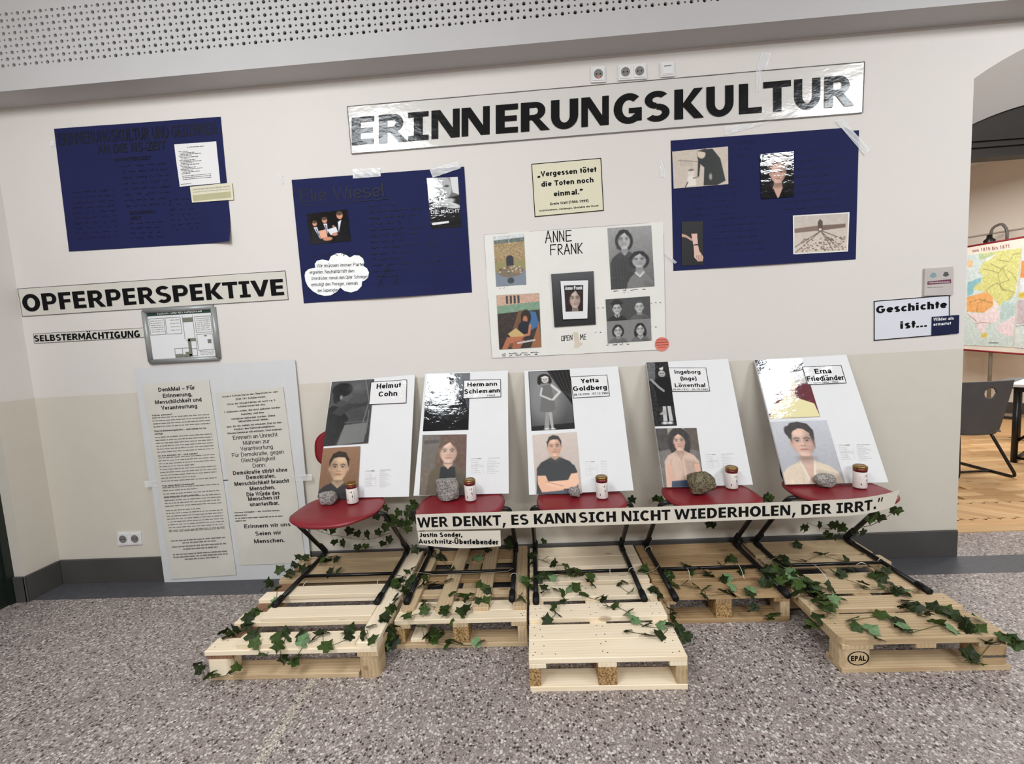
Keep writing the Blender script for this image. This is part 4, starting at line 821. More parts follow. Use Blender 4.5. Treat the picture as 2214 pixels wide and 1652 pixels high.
p2 = slab('text_scroll', s2, .0012, M_PAPERG, None, 6, 30, lambda u, v: .0015+.0015*math.sin(v*17+1)*abs(u-.5)*2); tag(p2, 'long narrow paper ending Erinnern wir uns, right on the white panel behind the chair', 'text sheet')
Ls = []
for v, s_, w_ in ((.258, 'Erinnern an Unrecht.', .68), (.291, 'Mahnen zur', .40), (.324, 'Verantwortung.', .50), (.357, 'Für Demokratie, gegen', .78), (.390, 'Gleichgültigkeit.', .53), (.424, 'Denn:', .20)): Ls.append(centred(s2, v-.0122, v+.0108, s_, -.004, w_))
for v, s_, w_ in ((.459, 'Demokratie stirbt ohne', .82), (.489, 'Demokraten.', .44), (.522, 'Menschlichkeit braucht', .82), (.554, 'Menschen.', .38), (.587, 'Die Würde des', .50), (.613, 'Menschen ist', .47), (.645, 'unantastbar.', .44), (.772, 'Erinnern wir uns', .70), (.817, 'Seien wir', .39), (.862, 'Menschen.', .46)): Ls.append(centred(s2, v-.0122, v+.0108, s_, .016, w_))
Ls += [centred(s2, .017, .027, 'Unsere Schule hat in der Oberstufe im Jahr', .012, .84), centred(s2, .038, .048, '2025 141 Schüler:innen.', .012, .46), centred(s2, .062, .072, 'Ohne die Shoah hätten wir noch ca. 5', .012, .72), centred(s2, .080, .090, 'Schüler:innen bei uns,', .012, .42), centred(s2, .104, .114, '3 Jüdinnen/Juden, die nicht geboren werden', .012, .84), centred(s2, .124, .134, 'konnten, weil ihre', .012, .34), centred(s2, .146, .156, 'Vorfahren ermordet wurden. Diese', .012, .66), centred(s2, .163, .173, 'Mitschüler:innen fehlen', .012, .44), centred(s2, .187, .197, 'uns. An sie wollen wir erinnern. Das ist das', .012, .82), centred(s2, .205, .215, 'Ausmaß des Nationalsozialismus.', .012, .62), centred(s2, .225, .235, 'Dieses Denkmal will erinnern. Und mahnen.', .012, .82)]
Ls += [(s2.sub(.03, .683, .72, .692), 'Unsere Aufgabe – als Schüler:innen,', .012), (s2.sub(.03, .700, .22, .709), 'Menschen:', .012)]
text('lettering', Ls, M_INKT, p2, .0042)
bars('small_print', s2, [(.03, .75, .722, .006, 1), (.03, .2, .738, .006, 2)], M_INKG, p2, .0042)
# --- wall sockets
def socket(c4, kind, lab):
    q = wallq(c4); t = empty('wall_socket', q.at(.5, .5), lab, 'socket'); s_ = Sheet(*[A(p[0], 0, p[2]) for p in q.c])
    slab('frame', s_, .009, M_SOCK, t)
    n_ = {'double': 2}.get(kind, 1)
    for i in range(n_):
        u0, u1 = i/n_+.10/n_, (i+1)/n_-.10/n_; f_ = s_.sub(u0, .1, u1, .9); slab('cover', f_, .0125, M_SOCK, t)
        ce = f_.at(.5, .5); R = np.linalg.norm(f_.c[1]-f_.c[0])*.40
        if kind != 'network':
            V = []; F = []
            for k in range(20):
                a = 2*math.pi*k/20; V += [(ce[0]+R*math.cos(a), -.0131, ce[2]+R*math.sin(a)), (ce[0]+R*.86*math.cos(a), -.0131, ce[2]+R*.86*math.sin(a)), (ce[0]+R*.80*math.cos(a), -.0128, ce[2]+R*.80*math.sin(a))]
            for k in range(20): j = (k+1) % 20; F += [(k*3, j*3, j*3+1, k*3+1), (k*3+1, j*3+1, j*3+2, k*3+2)]
            F.append(tuple(k*3+2 for k in range(20))); mk('recess', V, F, M_SOCKD if kind != 'low' else plain('socket_shade', rgb(170, 166, 160), .4), t)
            for s in (-1, 1): mk('pin_hole', *tube([(ce[0]+s*R*.4, -.0138, ce[2]), (ce[0]+s*R*.4, -.013, ce[2])], .004), M_RUB, t)
        else:
            slab('terminal_flap', f_.sub(.1, .45, .9, .9), .0145, M_SOCK, t)
            mk('jack_slit', *box(ce[0]-.02, ce[0]+.02, -.0136, -.0126, ce[2]+.014, ce[2]+.018), M_SOCKD, t)
        if kind == 'red': mk('indicator_light', *lathe([(.004, 0), (.004, .001)], (ce[0]+.002, -.014, ce[2]-.018), 8), M_LED, t)
    return t
c = crop(740, 100, 1.942)
socket([c(1043, 90), c(1103, 87), c(1105, 153), c(1045, 156)], 'red', 'single white wall socket with a small red light above the banner')
socket([c(1157, 83), c(1275, 75), c(1277, 139), c(1159, 147)], 'double', 'double white wall socket above the middle of the banner')
socket([c(1333, 72), c(1392, 68), c(1395, 129), c(1336, 133)], 'network', 'white network wall plate right of the double socket above the banner')
c = crop(0, 540, 2.174)
socket([c(556, 1327), c(668, 1325), c(671, 1383), c(559, 1389)], 'double', 'double white wall socket low on the wall beside the white panel')
# --- navy poster, left
def patch(px, d=.003): return wallq(px, -d)
c = crop(0, 0, 2.95)
sh = wallq([c(347, 823), c(1409, 746), c(1484, 1545), c(443, 1605)])
po = slab('navy_poster', sh, .0012, M_NAVY, None, 24, 16, lambda u, v: .0015+.03*(max(0, u-.86)/.14*max(0, v-.8)/.2)**1.5+.001*math.sin(u*9)); tag(po, 'navy card poster with dark pencil capitals and a white text sheet, far left', 'poster')
text('lettering', [(sh.sub(.02, .04, .97, .135), 'ERINNERUNGSKULTUR UND GEDENKEN', .012), (sh.sub(.25, .155, .66, .225), 'AN DIE NS-ZEIT', .014), (sh.sub(.345, .265, .565, .295), 'NACHKRIEGSZEIT', .01), (sh.sub(.40, .70, .56, .727), 'BESATZUNGS-', .01), (sh.sub(.40, .745, .47, .77), 'ZEIT', .01)], M_INKN, po, .0045)
scrawl('handwriting', sh, [(.38, .66, .335+.046*i, .009, i) for i in range(8)]+[(.06, .32, .52+.042*i, .008, 20+i) for i in range(10)]+[(.39, .60, .80+.04*i, .008, 40+i) for i in range(4)]+[(.64, .82, .63+.04*i, .008, 60+i) for i in range(7)], .0019, M_INKN, po, .0046)
q = patch([c(1112, 922), c(1380, 902), c(1405, 1168), c(1147, 1191)], .004); s_ = slab('text_sheet', q, .0012, M_CARD, po, 6, 6, lambda u, v: .001*math.sin(u*7+v*5))
bars('small_print', q, [(.3, .7, .09, .012, 1)]+[(.08+.02*(i % 3), .3+.4*((i*7) % 5)/5, .18+.035*i, .012, i) for i in range(16)]+[(.1, .8, .76+.04*i, .012, 80+i) for i in range(3)]+[(.04, .3, .95, .012, 99)], M_INKG, s_, .0026)
q = patch([c(1212, 1192), c(1481, 1165), c(1490, 1274), c(1226, 1293)], .007); s_ = slab('paper_slip', q, .0015, M_CREAM, po)
bars('small_print', q, [(.06, .94, .2, .08, 3), (.06, .94, .36, .05, 4)], M_INKL, s_, .002); mk('olive_band', [q.at(.04, .55, .002), q.at(.95, .5, .002), q.at(.95, .86, .002), q.at(.04, .92, .002)], [(0, 3, 2, 1)], plain('olive_print', rgb(178, 172, 136), .6), s_)
# --- navy poster, middle
c = crop(600, 320, 4.348)
sh = wallq([c(135, 302), c(1755, 178), c(1829, 1358), c(250, 1460)])
po = slab('navy_poster', sh, .0012, M_NAVY, None, 30, 20, lambda u, v: .0018+.012*max(0, v-.9)/.1*math.sin(u*3.14)**2+.0015*math.sin(u*7+v*3)); tag(po, 'navy card poster with a white cloud of handwriting and a book cover picture', 'poster')
text('lettering', [(sh.sub(.04, .08, .53, .185), 'Elie Wiesel', -.008)], M_INKN, po, .005)
linepoly('underline', sh, [[(.04, .215), (.55, .205)]], .003, M_INKN, po, .005)
linepoly('drawn_star', planeq([c(940, 1110), c(1140, 1110), c(1140, 1370), c(940, 1370)], sh), [[(.48, 0), (.98, .78), (.02, .80), (.48, 0)], [(.02, .38), (.98, .36), (.5, 1.0), (.02, .38)]], .003, M_INKN, po, .005)
scrawl('handwriting', sh, [(.43, .43+.1*(2+(i*5) % 3), .25+.048*i, .010, i) for i in range(12)]+[(.77, .96, .52+.042*i, .009, 30+i) for i in range(8)]+[(.06, .36, .62, .012, 50)], .003, M_INKN, po, .005)
p = Pic(96, 74, (14, 12, 12))
for x, y, r_ in ((.17, .33, .055), (.42, .26, .062), (.80, .16, .075)): p.ell(x, y, r_, r_*1.55, (214, 150, 122)); p.ell(x, y-r_*.9, r_, r_*.9, (86, 70, 58))
p.poly([(.05, 1), (.08, .55), (.15, .47), (.22, .47), (.34, .75), (.3, 1)], (26, 25, 30)); p.poly([(.33, .6), (.40, .38), (.47, .38), (.55, .6), (.55, 1), (.33, 1)], (24, 24, 28)); p.poly([(.60, 1), (.66, .7), (.75, .35), (.9, .3), (1, .5), (1, 1)], (20, 20, 24))
for P_ in ([(.13, .45), (.22, .45), (.26, .85)], [(.38, .37), (.47, .37), (.46, .72)], [(.74, .36), (.83, .3), (.73, .7)]): p.poly(P_, (226, 226, 232))
p.line([(.185, .5), (.23, .72)], .02, (40, 50, 96)); p.line([(.43, .42), (.44, .68)], .02, (40, 50, 110)); p.poly([(.24, .58), (.43, .55), (.44, .80), (.27, .84)], (226, 170, 140)); p.poly([(.45, .57), (.68, .50), (.71, .68), (.53, .76)], (222, 222, 228))
p.ell(.44, .86, .12, .06, (206, 140, 112)); p.ell(.63, .74, .07, .05, (206, 140, 112)); p.ell(.62, .48, .03, .03, (206, 140, 112))
p.put('photo_print', patch([c(272, 622), c(655, 578), c(690, 872), c(312, 912)], .004), M_PIC, po)
p = Pic(84, 128, (70, 70, 70)); p.grad((150, 150, 150), (40, 40, 40)); p.poly([(0, .0), (.35, 0), (.3, .38), (0, .42)], (226, 226, 226)); p.poly([(.75, 0), (1, 0), (1, .35), (.8, .3)], (214, 214, 214)); p.ell(.5, .2, .28, .22, (176, 176, 176)); p.ell(.36, .17, .07, .02, (60, 60, 60)); p.ell(.62, .17, .07, .02, (60, 60, 60)); p.line([(.5, .17), (.53, .27)], .03, (110, 110, 110)); p.ell(.5, .33, .12, .02, (84, 84, 84))
p.poly([(0, .40), (.3, .37), (.5, .42), (1, .36), (1, 1), (0, 1)], (38, 38, 40)); p.ell(.45, .5, .4, .07, (190, 190, 190), -12); p.ell(.7, .55, .32, .06, (206, 206, 206), 12)
for i in range(5): p.line([(.15+i*.1, .53-i*.01), (.5+i*.08, .58)], .012, (110, 110, 110))
p.poly([(0, .64), (1, .62), (1, 1), (0, 1)], (30, 30, 32)); p.poly([(.04, .88), (.6, .86), (.6, .90), (.04, .93)], (226, 226, 226))
bq = patch([c(1403, 283), c(1695, 272), c(1730, 745), c(1445, 762)], .004); bk = p.put('book_cover_print', bq, M_PIC, po); text('cover_title', [(bq.sub(.04, .635, .98, .705), 'DIE NACHT', 0.)], M_WHITE, bk, .0016)
# paper cloud
cl = [(255, 1200), (262, 1165), (290, 1140), (330, 1130), (355, 1125), (350, 1090), (370, 1060), (420, 1048), (460, 1055), (482, 1062), (500, 1020), (550, 992), (600, 988), (645, 1005), (680, 1030), (720, 1008), (770, 1012), (805, 1040), (815, 1080), (808, 1110), (840, 1130), (860, 1170), (850, 1220), (820, 1245), (795, 1255), (790, 1300), (750, 1340), (690, 1358), (630, 1345), (590, 1312), (560, 1350), (500, 1385), (440, 1390), (380, 1375), (330, 1345), (285, 1300), (262, 1250)]
V = [atY(*c(*p_), -.0045) for p_ in cl]; n = len(V); V2 = [v_+A(0, .0012, 0) for v_ in V]
cld = mk('paper_cloud', V+V2, [tuple(range(n-1, -1, -1))]+[(i, (i+1) % n, n+(i+1) % n, n+i) for i in range(n)], plain('cloud_paper', rgb(238, 238, 236), .7), po)
hs = planeq([c(300, 1080), c(870, 1060), c(870, 1350), c(310, 1370)], Sheet(*[A(*v_) for v_ in (V[0], V[17], V[25], V[35])]))
text('handwriting', [(hs.sub(.12, .05, .90, .16), 'Wir müssen immer Partei', -.006), (hs.sub(.0, .25, .74, .36), 'ergreifen. Neutralität hilft dem', -.006), (hs.sub(.02, .45, .96, .56), 'Unterdrücker, niemals dem Opfer. Schweigen', -.006), (hs.sub(.02, .65, .80, .76), 'ermutigt den Peiniger, niemals', -.006), (hs.sub(.12, .85, .48, .96), 'den Gepeinigten.', -.006)], M_INK, cld, .001)
# --- quote card
c = crop(1020, 320, 3.442)
sh = wallq([c(443, 120), c(962, 75), c(983, 468), c(468, 515)])
qc = slab('quote_card', sh, .003, M_CREAM); tag(qc, 'cream card with black border quoting Vergessen tötet die Toten noch einmal', 'card'); border('border_line', sh, .0045, .0035, M_INK, qc)
text('lettering', [(sh.sub(.075, .155, .925, .255), '„Vergessen tötet', .022), (sh.sub(.125, .345, .875, .445), 'die Toten noch', .022), (sh.sub(.295, .545, .715, .645), 'einmal.“', .022), (sh.sub(.23, .755, .785, .805), 'Grete Weil (1906-1999)', .02), (sh.sub(.075, .875, .925, .908), 'Schriftstellerin, Zeitzeugin, überlebte die Shoah', .02)], M_INK, qc, .0036)
# --- white collage poster
sh = wallq([c(90, 645), c(1425, 550), c(1447, 1500), c(150, 1565)])
cp = slab('collage_poster', sh, .002, M_PAPER, None, 16, 12, lambda u, v: .001+.0008*math.sin(u*8+v*4)); tag(cp, 'white poster with five photos round a small real book on black card', 'poster')
border('border_line', sh, .002, .0037, M_INKL, cp)
def q4(*p_): return patch([c(*x) for x in p_], .0045)
p = Pic(80, 130, (160, 150, 130)); p.grad((200, 204, 206), (150, 140, 110)); p.poly([(0, .08), (1, .06), (1, .16), (0, .17)], (96, 104, 96)); p.poly([(0, .15), (1, .14), (1, .62), (0, .62)], (156, 132, 92)); p.line([(.5, 0), (.5, .17)], .02, (190, 190, 190)); p.speck(.22, 3, 4); p.poly([(0, .52), (1, .5), (1, .72), (0, .72)], (140, 132, 84)); p.poly([(0, .72), (1, .7), (1, 1), (0, 1)], (120, 128, 140)); p.ell(.5, .72, .43, .11, (118, 104, 84))
r_ = random.Random(2)
for i in range(40): a = r_.uniform(.12, .88); p.ell(a, .66+r_.uniform(-.05, .10), .03, .014, r_.choice([(200, 190, 170), (90, 70, 56), (170, 120, 90), (110, 120, 70)]))
p.poly([(.38, .6), (.38, .44), (.44, .40), (.56, .40), (.62, .44), (.62, .6)], (34, 36, 42)); p.ell(.5, .9, .11, .06, (52, 56, 66)); p.put('photo_print', q4((160, 660), (388, 640), (405, 1015), (182, 1032)), M_MAT, cp)
p = Pic(100, 126, (110, 130, 112)); p.poly([(0, 0), (1, 0), (1, .16), (0, .2)], (196, 160, 140))
for i in range(4): p.poly([(.22+.09*i, .02), (.27+.09*i, .02), (.27+.09*i, .16), (.22+.09*i, .17)], (60, 56, 50))
p.poly([(0, .2), (1, .15), (1, .32), (0, .36)], (120, 150, 124)); p.poly([(0, .34), (1, .3), (1, 1), (0, 1)], (54, 44, 40)); p.speck(.12, 8, 3); p.poly([(.62, .3), (.9, .34), (.98, .6), (.7, .7)], (60, 104, 150)); p.poly([(.2, .95), (.5, .3), (.6, .3), (.4, 1)], (112, 78, 52)); p.poly([(.75, 1), (.98, .5), (1, 1)], (150, 100, 66))
p.ell(.67, .43, .12, .14, (42, 28, 22)); p.ell(.65, .47, .055, .07, (176, 118, 88)); p.ell(.62, .63, .15, .13, (26, 28, 40)); p.line([(.76, .58), (.72, .75), (.5, .78)], .06, (180, 120, 90)); p.poly([(.22, .72), (.42, .62), (.62, .76), (.36, .84)], (196, 166, 110)); p.poly([(.06, 1), (.2, .78), (.62, .78), (.5, .88), (.26, .9), (.2, 1)], (176, 108, 78)); p.poly([(.3, 1), (.36, .86), (.62, .84), (.5, 1)], (160, 96, 70)); p.line([(.45, .9), (.85, .86)], .04, (196, 190, 190))
p.put('photo_print', q4((183, 1097), (500, 1080), (518, 1482), (205, 1500)), M_MAT, cp)
p = Pic(104, 140, (120, 120, 120)); p.grad((150, 150, 150), (96, 96, 96)); person(p, .36, .21, .14, .14, (196, 190, 186), (26, 25, 25), (62, 60, 58), 'bob', None, .34, .40, -1, True); p.poly([(.05, 1.05), (.06, .5), (.26, .42), (.52, .6), (.55, 1.05)], (58, 57, 56))
for i in range(6): p.line([(.12+i*.07, .5), (.14+i*.07, 1)], .012, (36, 36, 36), .7)
person(p, .68, .55, .16, .12, (190, 186, 182), (24, 23, 23), (120, 118, 116), 'bob', (210, 208, 206), .30, .76, 1); p.gray((1, .99, .98)); p.put('photo_print', q4((1010, 597), (1335, 577), (1360, 1028), (1037, 1055)), M_MAT, cp)
p = Pic(104, 104, (80, 80, 80))
P4_ = []
for i, (x, y, hs_) in enumerate(((0, 0, 'short'), (.5, 0, 'short'), (0, .5, 'bob'), (.5, .5, 'wavy'))):
    s_ = Pic(52, 52, (70, 70, 70) if i < 2 else (128, 126, 124)); person(s_, .5, .46, .19, .24, (196, 192, 188), (30, 29, 29) if i != 1 else (70, 68, 66), (40, 40, 42) if i == 0 else (92, 90, 90) if i == 1 else (104, 102, 100), hs_, (214, 212, 210) if i in (0, 3) else None, .42, .76, 1, True)
    if i == 0: s_.ell(.5, .22, .30, .05, (26, 26, 26)); s_.ell(.5, .15, .2, .11, (34, 34, 34)); s_.line([(.5, .78), (.5, 1)], .05, (24, 24, 24))
    s_.gray((1, .99, .98)); P4_.append(s_.im)
p.im = np.vstack([np.hstack(P4_[:2]), np.hstack(P4_[2:])]); p.put('photo_print', q4((995, 1127), (1325, 1103), (1338, 1432), (1012, 1455)), M_MAT, cp)
def hand(v_, s_): return v_
linepoly('drawn_title', planeq([c(548, 620), c(742, 612), c(744, 695), c(549, 707)], sh), [[(0, 1), (.1, 0), (.22, .98)], [(.02, .62), (.2, .6)], [(.3, .98), (.3, .05), (.46, .95), (.46, .02)], [(.54, .97), (.54, .04), (.70, .95), (.70, .02)], [(.98, .02), (.79, .04), (.79, .97), (.99, .95)], [(.79, .48), (.96, .46)]], .0052, M_INK, cp, .0042)
linepoly('drawn_title', planeq([c(585, 722), c(820, 708), c(822, 785), c(588, 797)], sh), [[(.17, 0), (0, .02), (0, 1)], [(0, .46), (.14, .45)], [(.24, 1), (.24, .02), (.33, .02), (.37, .2), (.33, .45), (.24, .46), (.38, 1)], [(.43, 1), (.52, 0), (.60, 1)], [(.45, .66), (.58, .65)], [(.66, 1), (.66, .02), (.80, .97), (.80, 0)], [(.87, 0), (.87, 1)], [(1, 0), (.88, .5), (1, .98)]], .0052, M_INK, cp, .0042)
linepoly('drawn_caption', planeq([c(668, 1398), c(750, 1390), c(750, 1430), c(668, 1437)], sh), [[(0, .1), (.18, .1), (.18, .95), (0, .95), (0, .1)], [(.27, 1), (.27, .05), (.42, .08), (.42, .45), (.27, .5)], [(.66, .05), (.50, .05), (.50, .97), (.66, .95)], [(.5, .5), (.63, .5)], [(.76, 1), (.76, .05), (.96, .95), (.96, 0)]], .0036, M_INK, cp, .0042)
linepoly('drawn_caption', planeq([c(806, 1388), c(852, 1385), c(852, 1425), c(806, 1428)], sh), [[(0, 1), (.05, 0), (.25, .6), (.45, 0), (.5, 1)], [(.95, 0), (.65, .02), (.65, .98), (.97, .96)], [(.65, .5), (.92, .48)]], .0036, M_INK, cp, .0042)
scrawl('handwriting', sh, [(.065, .225, .415, .006, 1), (.07, .1, .435, .005, 2), (.06, .285, .968, .006, 3), (.06, .28, .985, .006, 4), (.71, .895, .512, .006, 5), (.77, .80, .53, .005, 6), (.62, .665, .64, .004, 7), (.92, .975, .625, .004, 8), (.915, .965, .815, .004, 9), (.60, .66, .835, .004, 10), (.66, .79, .94, .006, 11)], .0022, M_INK, cp, .0042)
mk('glue_stain', [atY(*c(*x), -.0043) for x in ((755, 1370), (790, 1372), (800, 1440), (830, 1455), (790, 1490), (760, 1488), (765, 1450))], [tuple(range(6, -1, -1))], plain('glue_stain', rgb(206, 194, 174), .6), cp)
# the small book on its black card, hanging on the poster
bq = wallq([c(590, 940), c(905, 917), c(922, 1313), c(615, 1333)], -.005); bc = slab('mounted_book', bq, .006, M_BLACKG); tag(bc, 'small white covered diary book fixed on a black card in the collage', 'book')
kq = wallq([c(660, 990), c(866, 985), c(860, 1268), c(680, 1276)], -.028); mk_ = Sheet(*[A(p_[0], -.012, p_[2]) for p_ in kq.c])
slab('page_block', mk_.sub(.03, .02, .97, .98), .013, M_BOOK, bc); slab('cover', mk_, .017, M_WHITE, bc, back=.014)
p = Pic(56, 80, (40, 26, 26)); person(p, .55, .52, .30, .36, (190, 170, 158), (34, 22, 22), (44, 24, 30), 'bob', None, .5, 1.0, 1); p.poly([(0, 0), (1, 0), (1, .2), (0, .2)], (30, 26, 26))
cq = mk_.sub(.12, .12, .82, .80, .0175); o_ = p.put('cover_picture', cq, M_PIC, bc); text('cover_title', [(cq.sub(.04, .03, .96, .17), 'Anne Frank', .03)], M_WHITE, o_, .002)
# round sticker
ce = atY(*c(1415, 1460), -.004); R = .0415; V = [ce+A(R*math.cos(a), 0, R*math.sin(a)) for a in np.linspace(0, 2*math.pi, 29)[:-1]]; V2 = [v_+A(0, .0018, 0) for v_ in V]; n = 28
sk = mk('round_sticker', V+V2, [tuple(range(n))]+[(i, n+i, n+(i+1) % n, (i+1) % n) for i in range(n)], M_STICK); tag(sk, 'round salmon pink sticker on the lower right corner of the white collage', 'sticker')
sq = wallq([c(1365, 1410), c(1465, 1405), c(1468, 1500), c(1368, 1508)], -.0042); bars('small_print', sq, [(.1, .9, .2, .06, 1), (.05, .95, .4, .07, 2), (.05, .95, .6, .07, 3), (.2, .8, .78, .06, 4)], plain('dull_red_print', rgb(160, 70, 62), .6), sk, .001)
# --- navy poster, right
c = crop(1420, 250, 4.465)
pts = [(133, 243), (1885, 115), (1945, 153), (1918, 1388), (160, 1500)]
sh = wallq([c(133, 243), c(1950, 110), c(1918, 1388), c(160, 1500)])
V = [atY(*c(*p_), -.0022) for p_ in pts]; V2 = [atY(*c(*p_), -.0005) for p_ in pts]
# a thin card with a bowed lower edge
def navy_right():
    nx, ny = 30, 16; V = []; F = []
    for k in (0, 1):
        for j in range(ny+1):
            for i in range(nx+1):
                u, v = i/nx, j/ny; b = .001+.010*max(0, v-.85)/.15*math.sin(u*3.14)**2+.0008*math.sin(u*9)
                q_ = sh.at(u, v, b+(.0012 if k else 0))
                if u+v*0 > .965 and v < .035: q_ = q_+A(-.0, 0, -.018*(1-v/.035))
                V.append(q_)
    W = nx+1; N = W*(ny+1)
    for j in range(ny):
        for i in range(nx): a = j*W+i; F += [(a, a+1, a+W+1, a+W), (N+a, N+a+W, N+a+W+1, N+a+1)]
    return mk('navy_poster', V, F, M_NAVY)
po = navy_right(); tag(po, 'navy card poster with four photos and glossy tape on its upper right corner', 'poster')
scrawl('handwriting', sh, [(.06, .35, .33+.05*i, .006, i) for i in range(6)]+[(.60, .92, .16+.06*i, .006, 30+i) for i in range(8)]+[(.22, .50, .62+.05*i, .006, 50+i) for i in range(6)]+[(.33, .45, .05+.05*i, .006, 70+i) for i in range(3)], .0016, M_INKN, po, .0042)
p = Pic(110, 74, (196, 182, 168)); p.speck(.05, 2, 5); p.line([(.1, .25), (.5, .34)], .012, (130, 116, 104))
for i in range(8): p.line([(.14+i*.03, .22+.01*i), (.14+i*.03, .42)], .006, (140, 128, 116))
p.poly([(.5, .02), (.72, .02), (.86, .3), (.95, .9), (.80, 1), (.55, .98), (.57, .5), (.5, .4), (.47, .74), (.44, .74), (.46, .3), (.44, .1)], (28, 30, 28)); p.ell(.52, .13, .075, .13, (206, 188, 172), -20); p.poly([(.44, .05), (.6, 0), (.62, .12), (.5, .06)], (44, 40, 36)); p.ell(.33, .62, .06, .09, (214, 202, 190)); p.ell(.33, .54, .05, .03, (120, 104, 92)); p.poly([(.22, .98), (.27, .7), (.4, .7), (.42, .95)], (222, 212, 200)); p.line([(.37, .76), (.45, .74)], .03, (150, 130, 116)); p.line([(.22, .98), (.26, .86)], .02, (70, 60, 54)); p.ell(.68, .76, .03, .09, (150, 142, 132))
p.put('photo_print', patch([c(148, 348), c(687, 298), c(690, 662), c(163, 705)], .005), M_MAT, po)
p = Pic(84, 110, (24, 22, 24)); p.ell(.55, .22, .34, .2, (96, 84, 76)); p.poly([(.26, 1.02), (.38, .72), (.62, .72), (.72, .85), (.66, 1.02)], (196, 152, 136)); person(p, .52, .44, .23, .23, (218, 176, 158), (120, 106, 98), (20, 19, 22), 'updo', None, .5, .80, 1, True, 1.0); p.ell(.52, .14, .3, .1, (110, 98, 90)); p.put('photo_print', patch([c(995, 375), c(1322, 345), c(1320, 782), c(1010, 805)], .005), M_PIC, po)
p = Pic(54, 104, (16, 15, 17)); p.poly([(0, .27), (.2, .3), (.5, .4), (.48, .45), (.2, .36), (0, .34)], (190, 150, 134)); p.poly([(.45, .28), (.72, .28), (.76, .55), (.82, .68), (1, .82), (.96, .92), (.75, .92), (.58, .82), (.56, .6)], (214, 176, 160)); p.line([(.57, .54), (.78, .53)], .05, (20, 18, 20))
for i in range(4): p.line([(.68+i*.08, .78), (.72+i*.07, .92)], .02, (120, 84, 74))
p.put('photo_print', patch([c(240, 1025), c(445, 1018), c(450, 1440), c(240, 1450)], .005), M_MAT, po)
p = Pic(120, 84, (216, 204, 192)); p.grad((190, 178, 168), (206, 192, 178)); p.speck(.06, 1, 8); p.poly([(0, .33), (.44, .28), (.44, .42), (0, .45)], (126, 104, 92)); p.poly([(.52, .28), (.96, .27), (.96, .37), (.52, .42)], (116, 94, 84)); p.poly([(.44, .44), (.44, .18), (.48, .1), (.53, .18), (.53, .44)], (86, 66, 60)); p.poly([(.46, .42), (.46, .36), (.51, .36), (.51, .42)], (216, 204, 192))
for P_ in ([(.49, .44), (.0, .84)], [(.49, .44), (.02, .98)], [(.5, .44), (.74, .98)], [(.5, .44), (.82, .9)], [(.53, .44), (.95, .70)]): p.line(P_, .014, (96, 76, 66))
r_ = random.Random(9)
for i in range(170): x = r_.uniform(.12, .98); y = r_.uniform(.62, .97); p.ell(x, y, .014, .014, r_.choice([(110, 88, 76), (160, 140, 126), (96, 74, 62), (214, 202, 190)]))
ph = patch([c(1313, 965), c(1860, 933), c(1845, 1312), c(1317, 1340)], .005); wb = slab('photo_border', ph, .001, M_PAPER, po); p.put('photo_print', ph.sub(.025, .03, .975, .97), M_MAT, wb, .0011)
# --- loose tape
def tape_piece(px, lab, off=.0028):
    q_ = wallq(px, -off); o_ = slab('clear_tape', q_, .0005, M_TAPE, None, 8, 4, lambda u, v: .0012*math.sin(u*31+v*9)+.0006*math.sin(v*40)); return tag(o_, lab, 'tape')
tape_piece([c(1722, 50), c(1790, 30), c(2062, 330), c(2010, 385)], 'crinkled clear tape across the upper corner of the right navy poster', .006)
tape_piece([c(652, 108), c(1130, 48), c(1000, 96), c(657, 192)], 'wedge of clear tape between the long banner and the right navy poster')
tape_piece([c(70, 1335), c(90, 1325), c(195, 1415), c(175, 1432)], 'clear tape on the lower corner of the right navy poster', .006)
c = crop(740, 100, 1.942); tape_piece([c(1760, 26), c(1802, 30), c(1778, 100), c(1738, 98)], 'short strip of clear tape standing above the long banner', .003)
tape_piece([c(1738, 98), c(1762, 96), c(1752, 190), c(1736, 192)], 'strip of clear tape running down over the long banner', .009)
c = crop(600, 320, 4.348); tape_piece([c(705, 198), c(968, 188), c(970, 268), c(710, 288)], 'clear tape on the top edge of the navy poster with the cloud', .006)
tape_piece([c(1430, 205), c(1700, 125), c(1725, 190), c(1460, 280)], 'crinkled clear tape over the book cover corner of the navy poster', .007)
tape_piece([c(15, 255), c(40, 250), c(62, 330), c(42, 345)], 'small scrap of clear tape on the wall left of the cloud poster')
c = crop(1020, 320, 3.442); tape_piece([c(1395, 100), c(1425, 96), c(1440, 215), c(1400, 220)], 'small scrap of clear tape on the wall right of the cream card')
c = crop(0, 0, 2.95); tape_piece([c(325, 900), c(345, 900), c(350, 935), c(322, 935)], 'tiny scrap of tape at the left edge of the far left poster')
# --- door signs on the right
c = crop(1860, 440, 3.59)
sh = wallq([c(102, 757), c(690, 710), c(690, 1017), c(102, 1066)], -.001); gs = slab('word_sign', sh, .003, plain('sign_white', rgb(214, 214, 222), .4, .4, var=.01)); tag(gs, 'white sign with black border reading Geschichte ist...', 'sign'); border('border_line', sh, .005, .0036, M_INK, gs)
text('lettering', [(sh.sub(.03, .13, .965, .32), 'Geschichte', .03), (sh.sub(.35, .565, .70, .755), 'ist...', .03)], M_INK, gs, .0038)
sh = wallq([c(555, 880), c(767, 865), c(763, 1008), c(552, 1025)], -.006); nc = slab('navy_sticker', sh, .0015, M_NAVY2); tag(nc, 'navy card reading Wilder als erwartet on the corner of the white sign', 'sticker')
text('lettering', [(sh.sub(.05, .07, .80, .23), 'Wilder als', .03), (sh.sub(.05, .33, .70, .49), 'erwartet', .03)], M_WHITE, nc, .002)
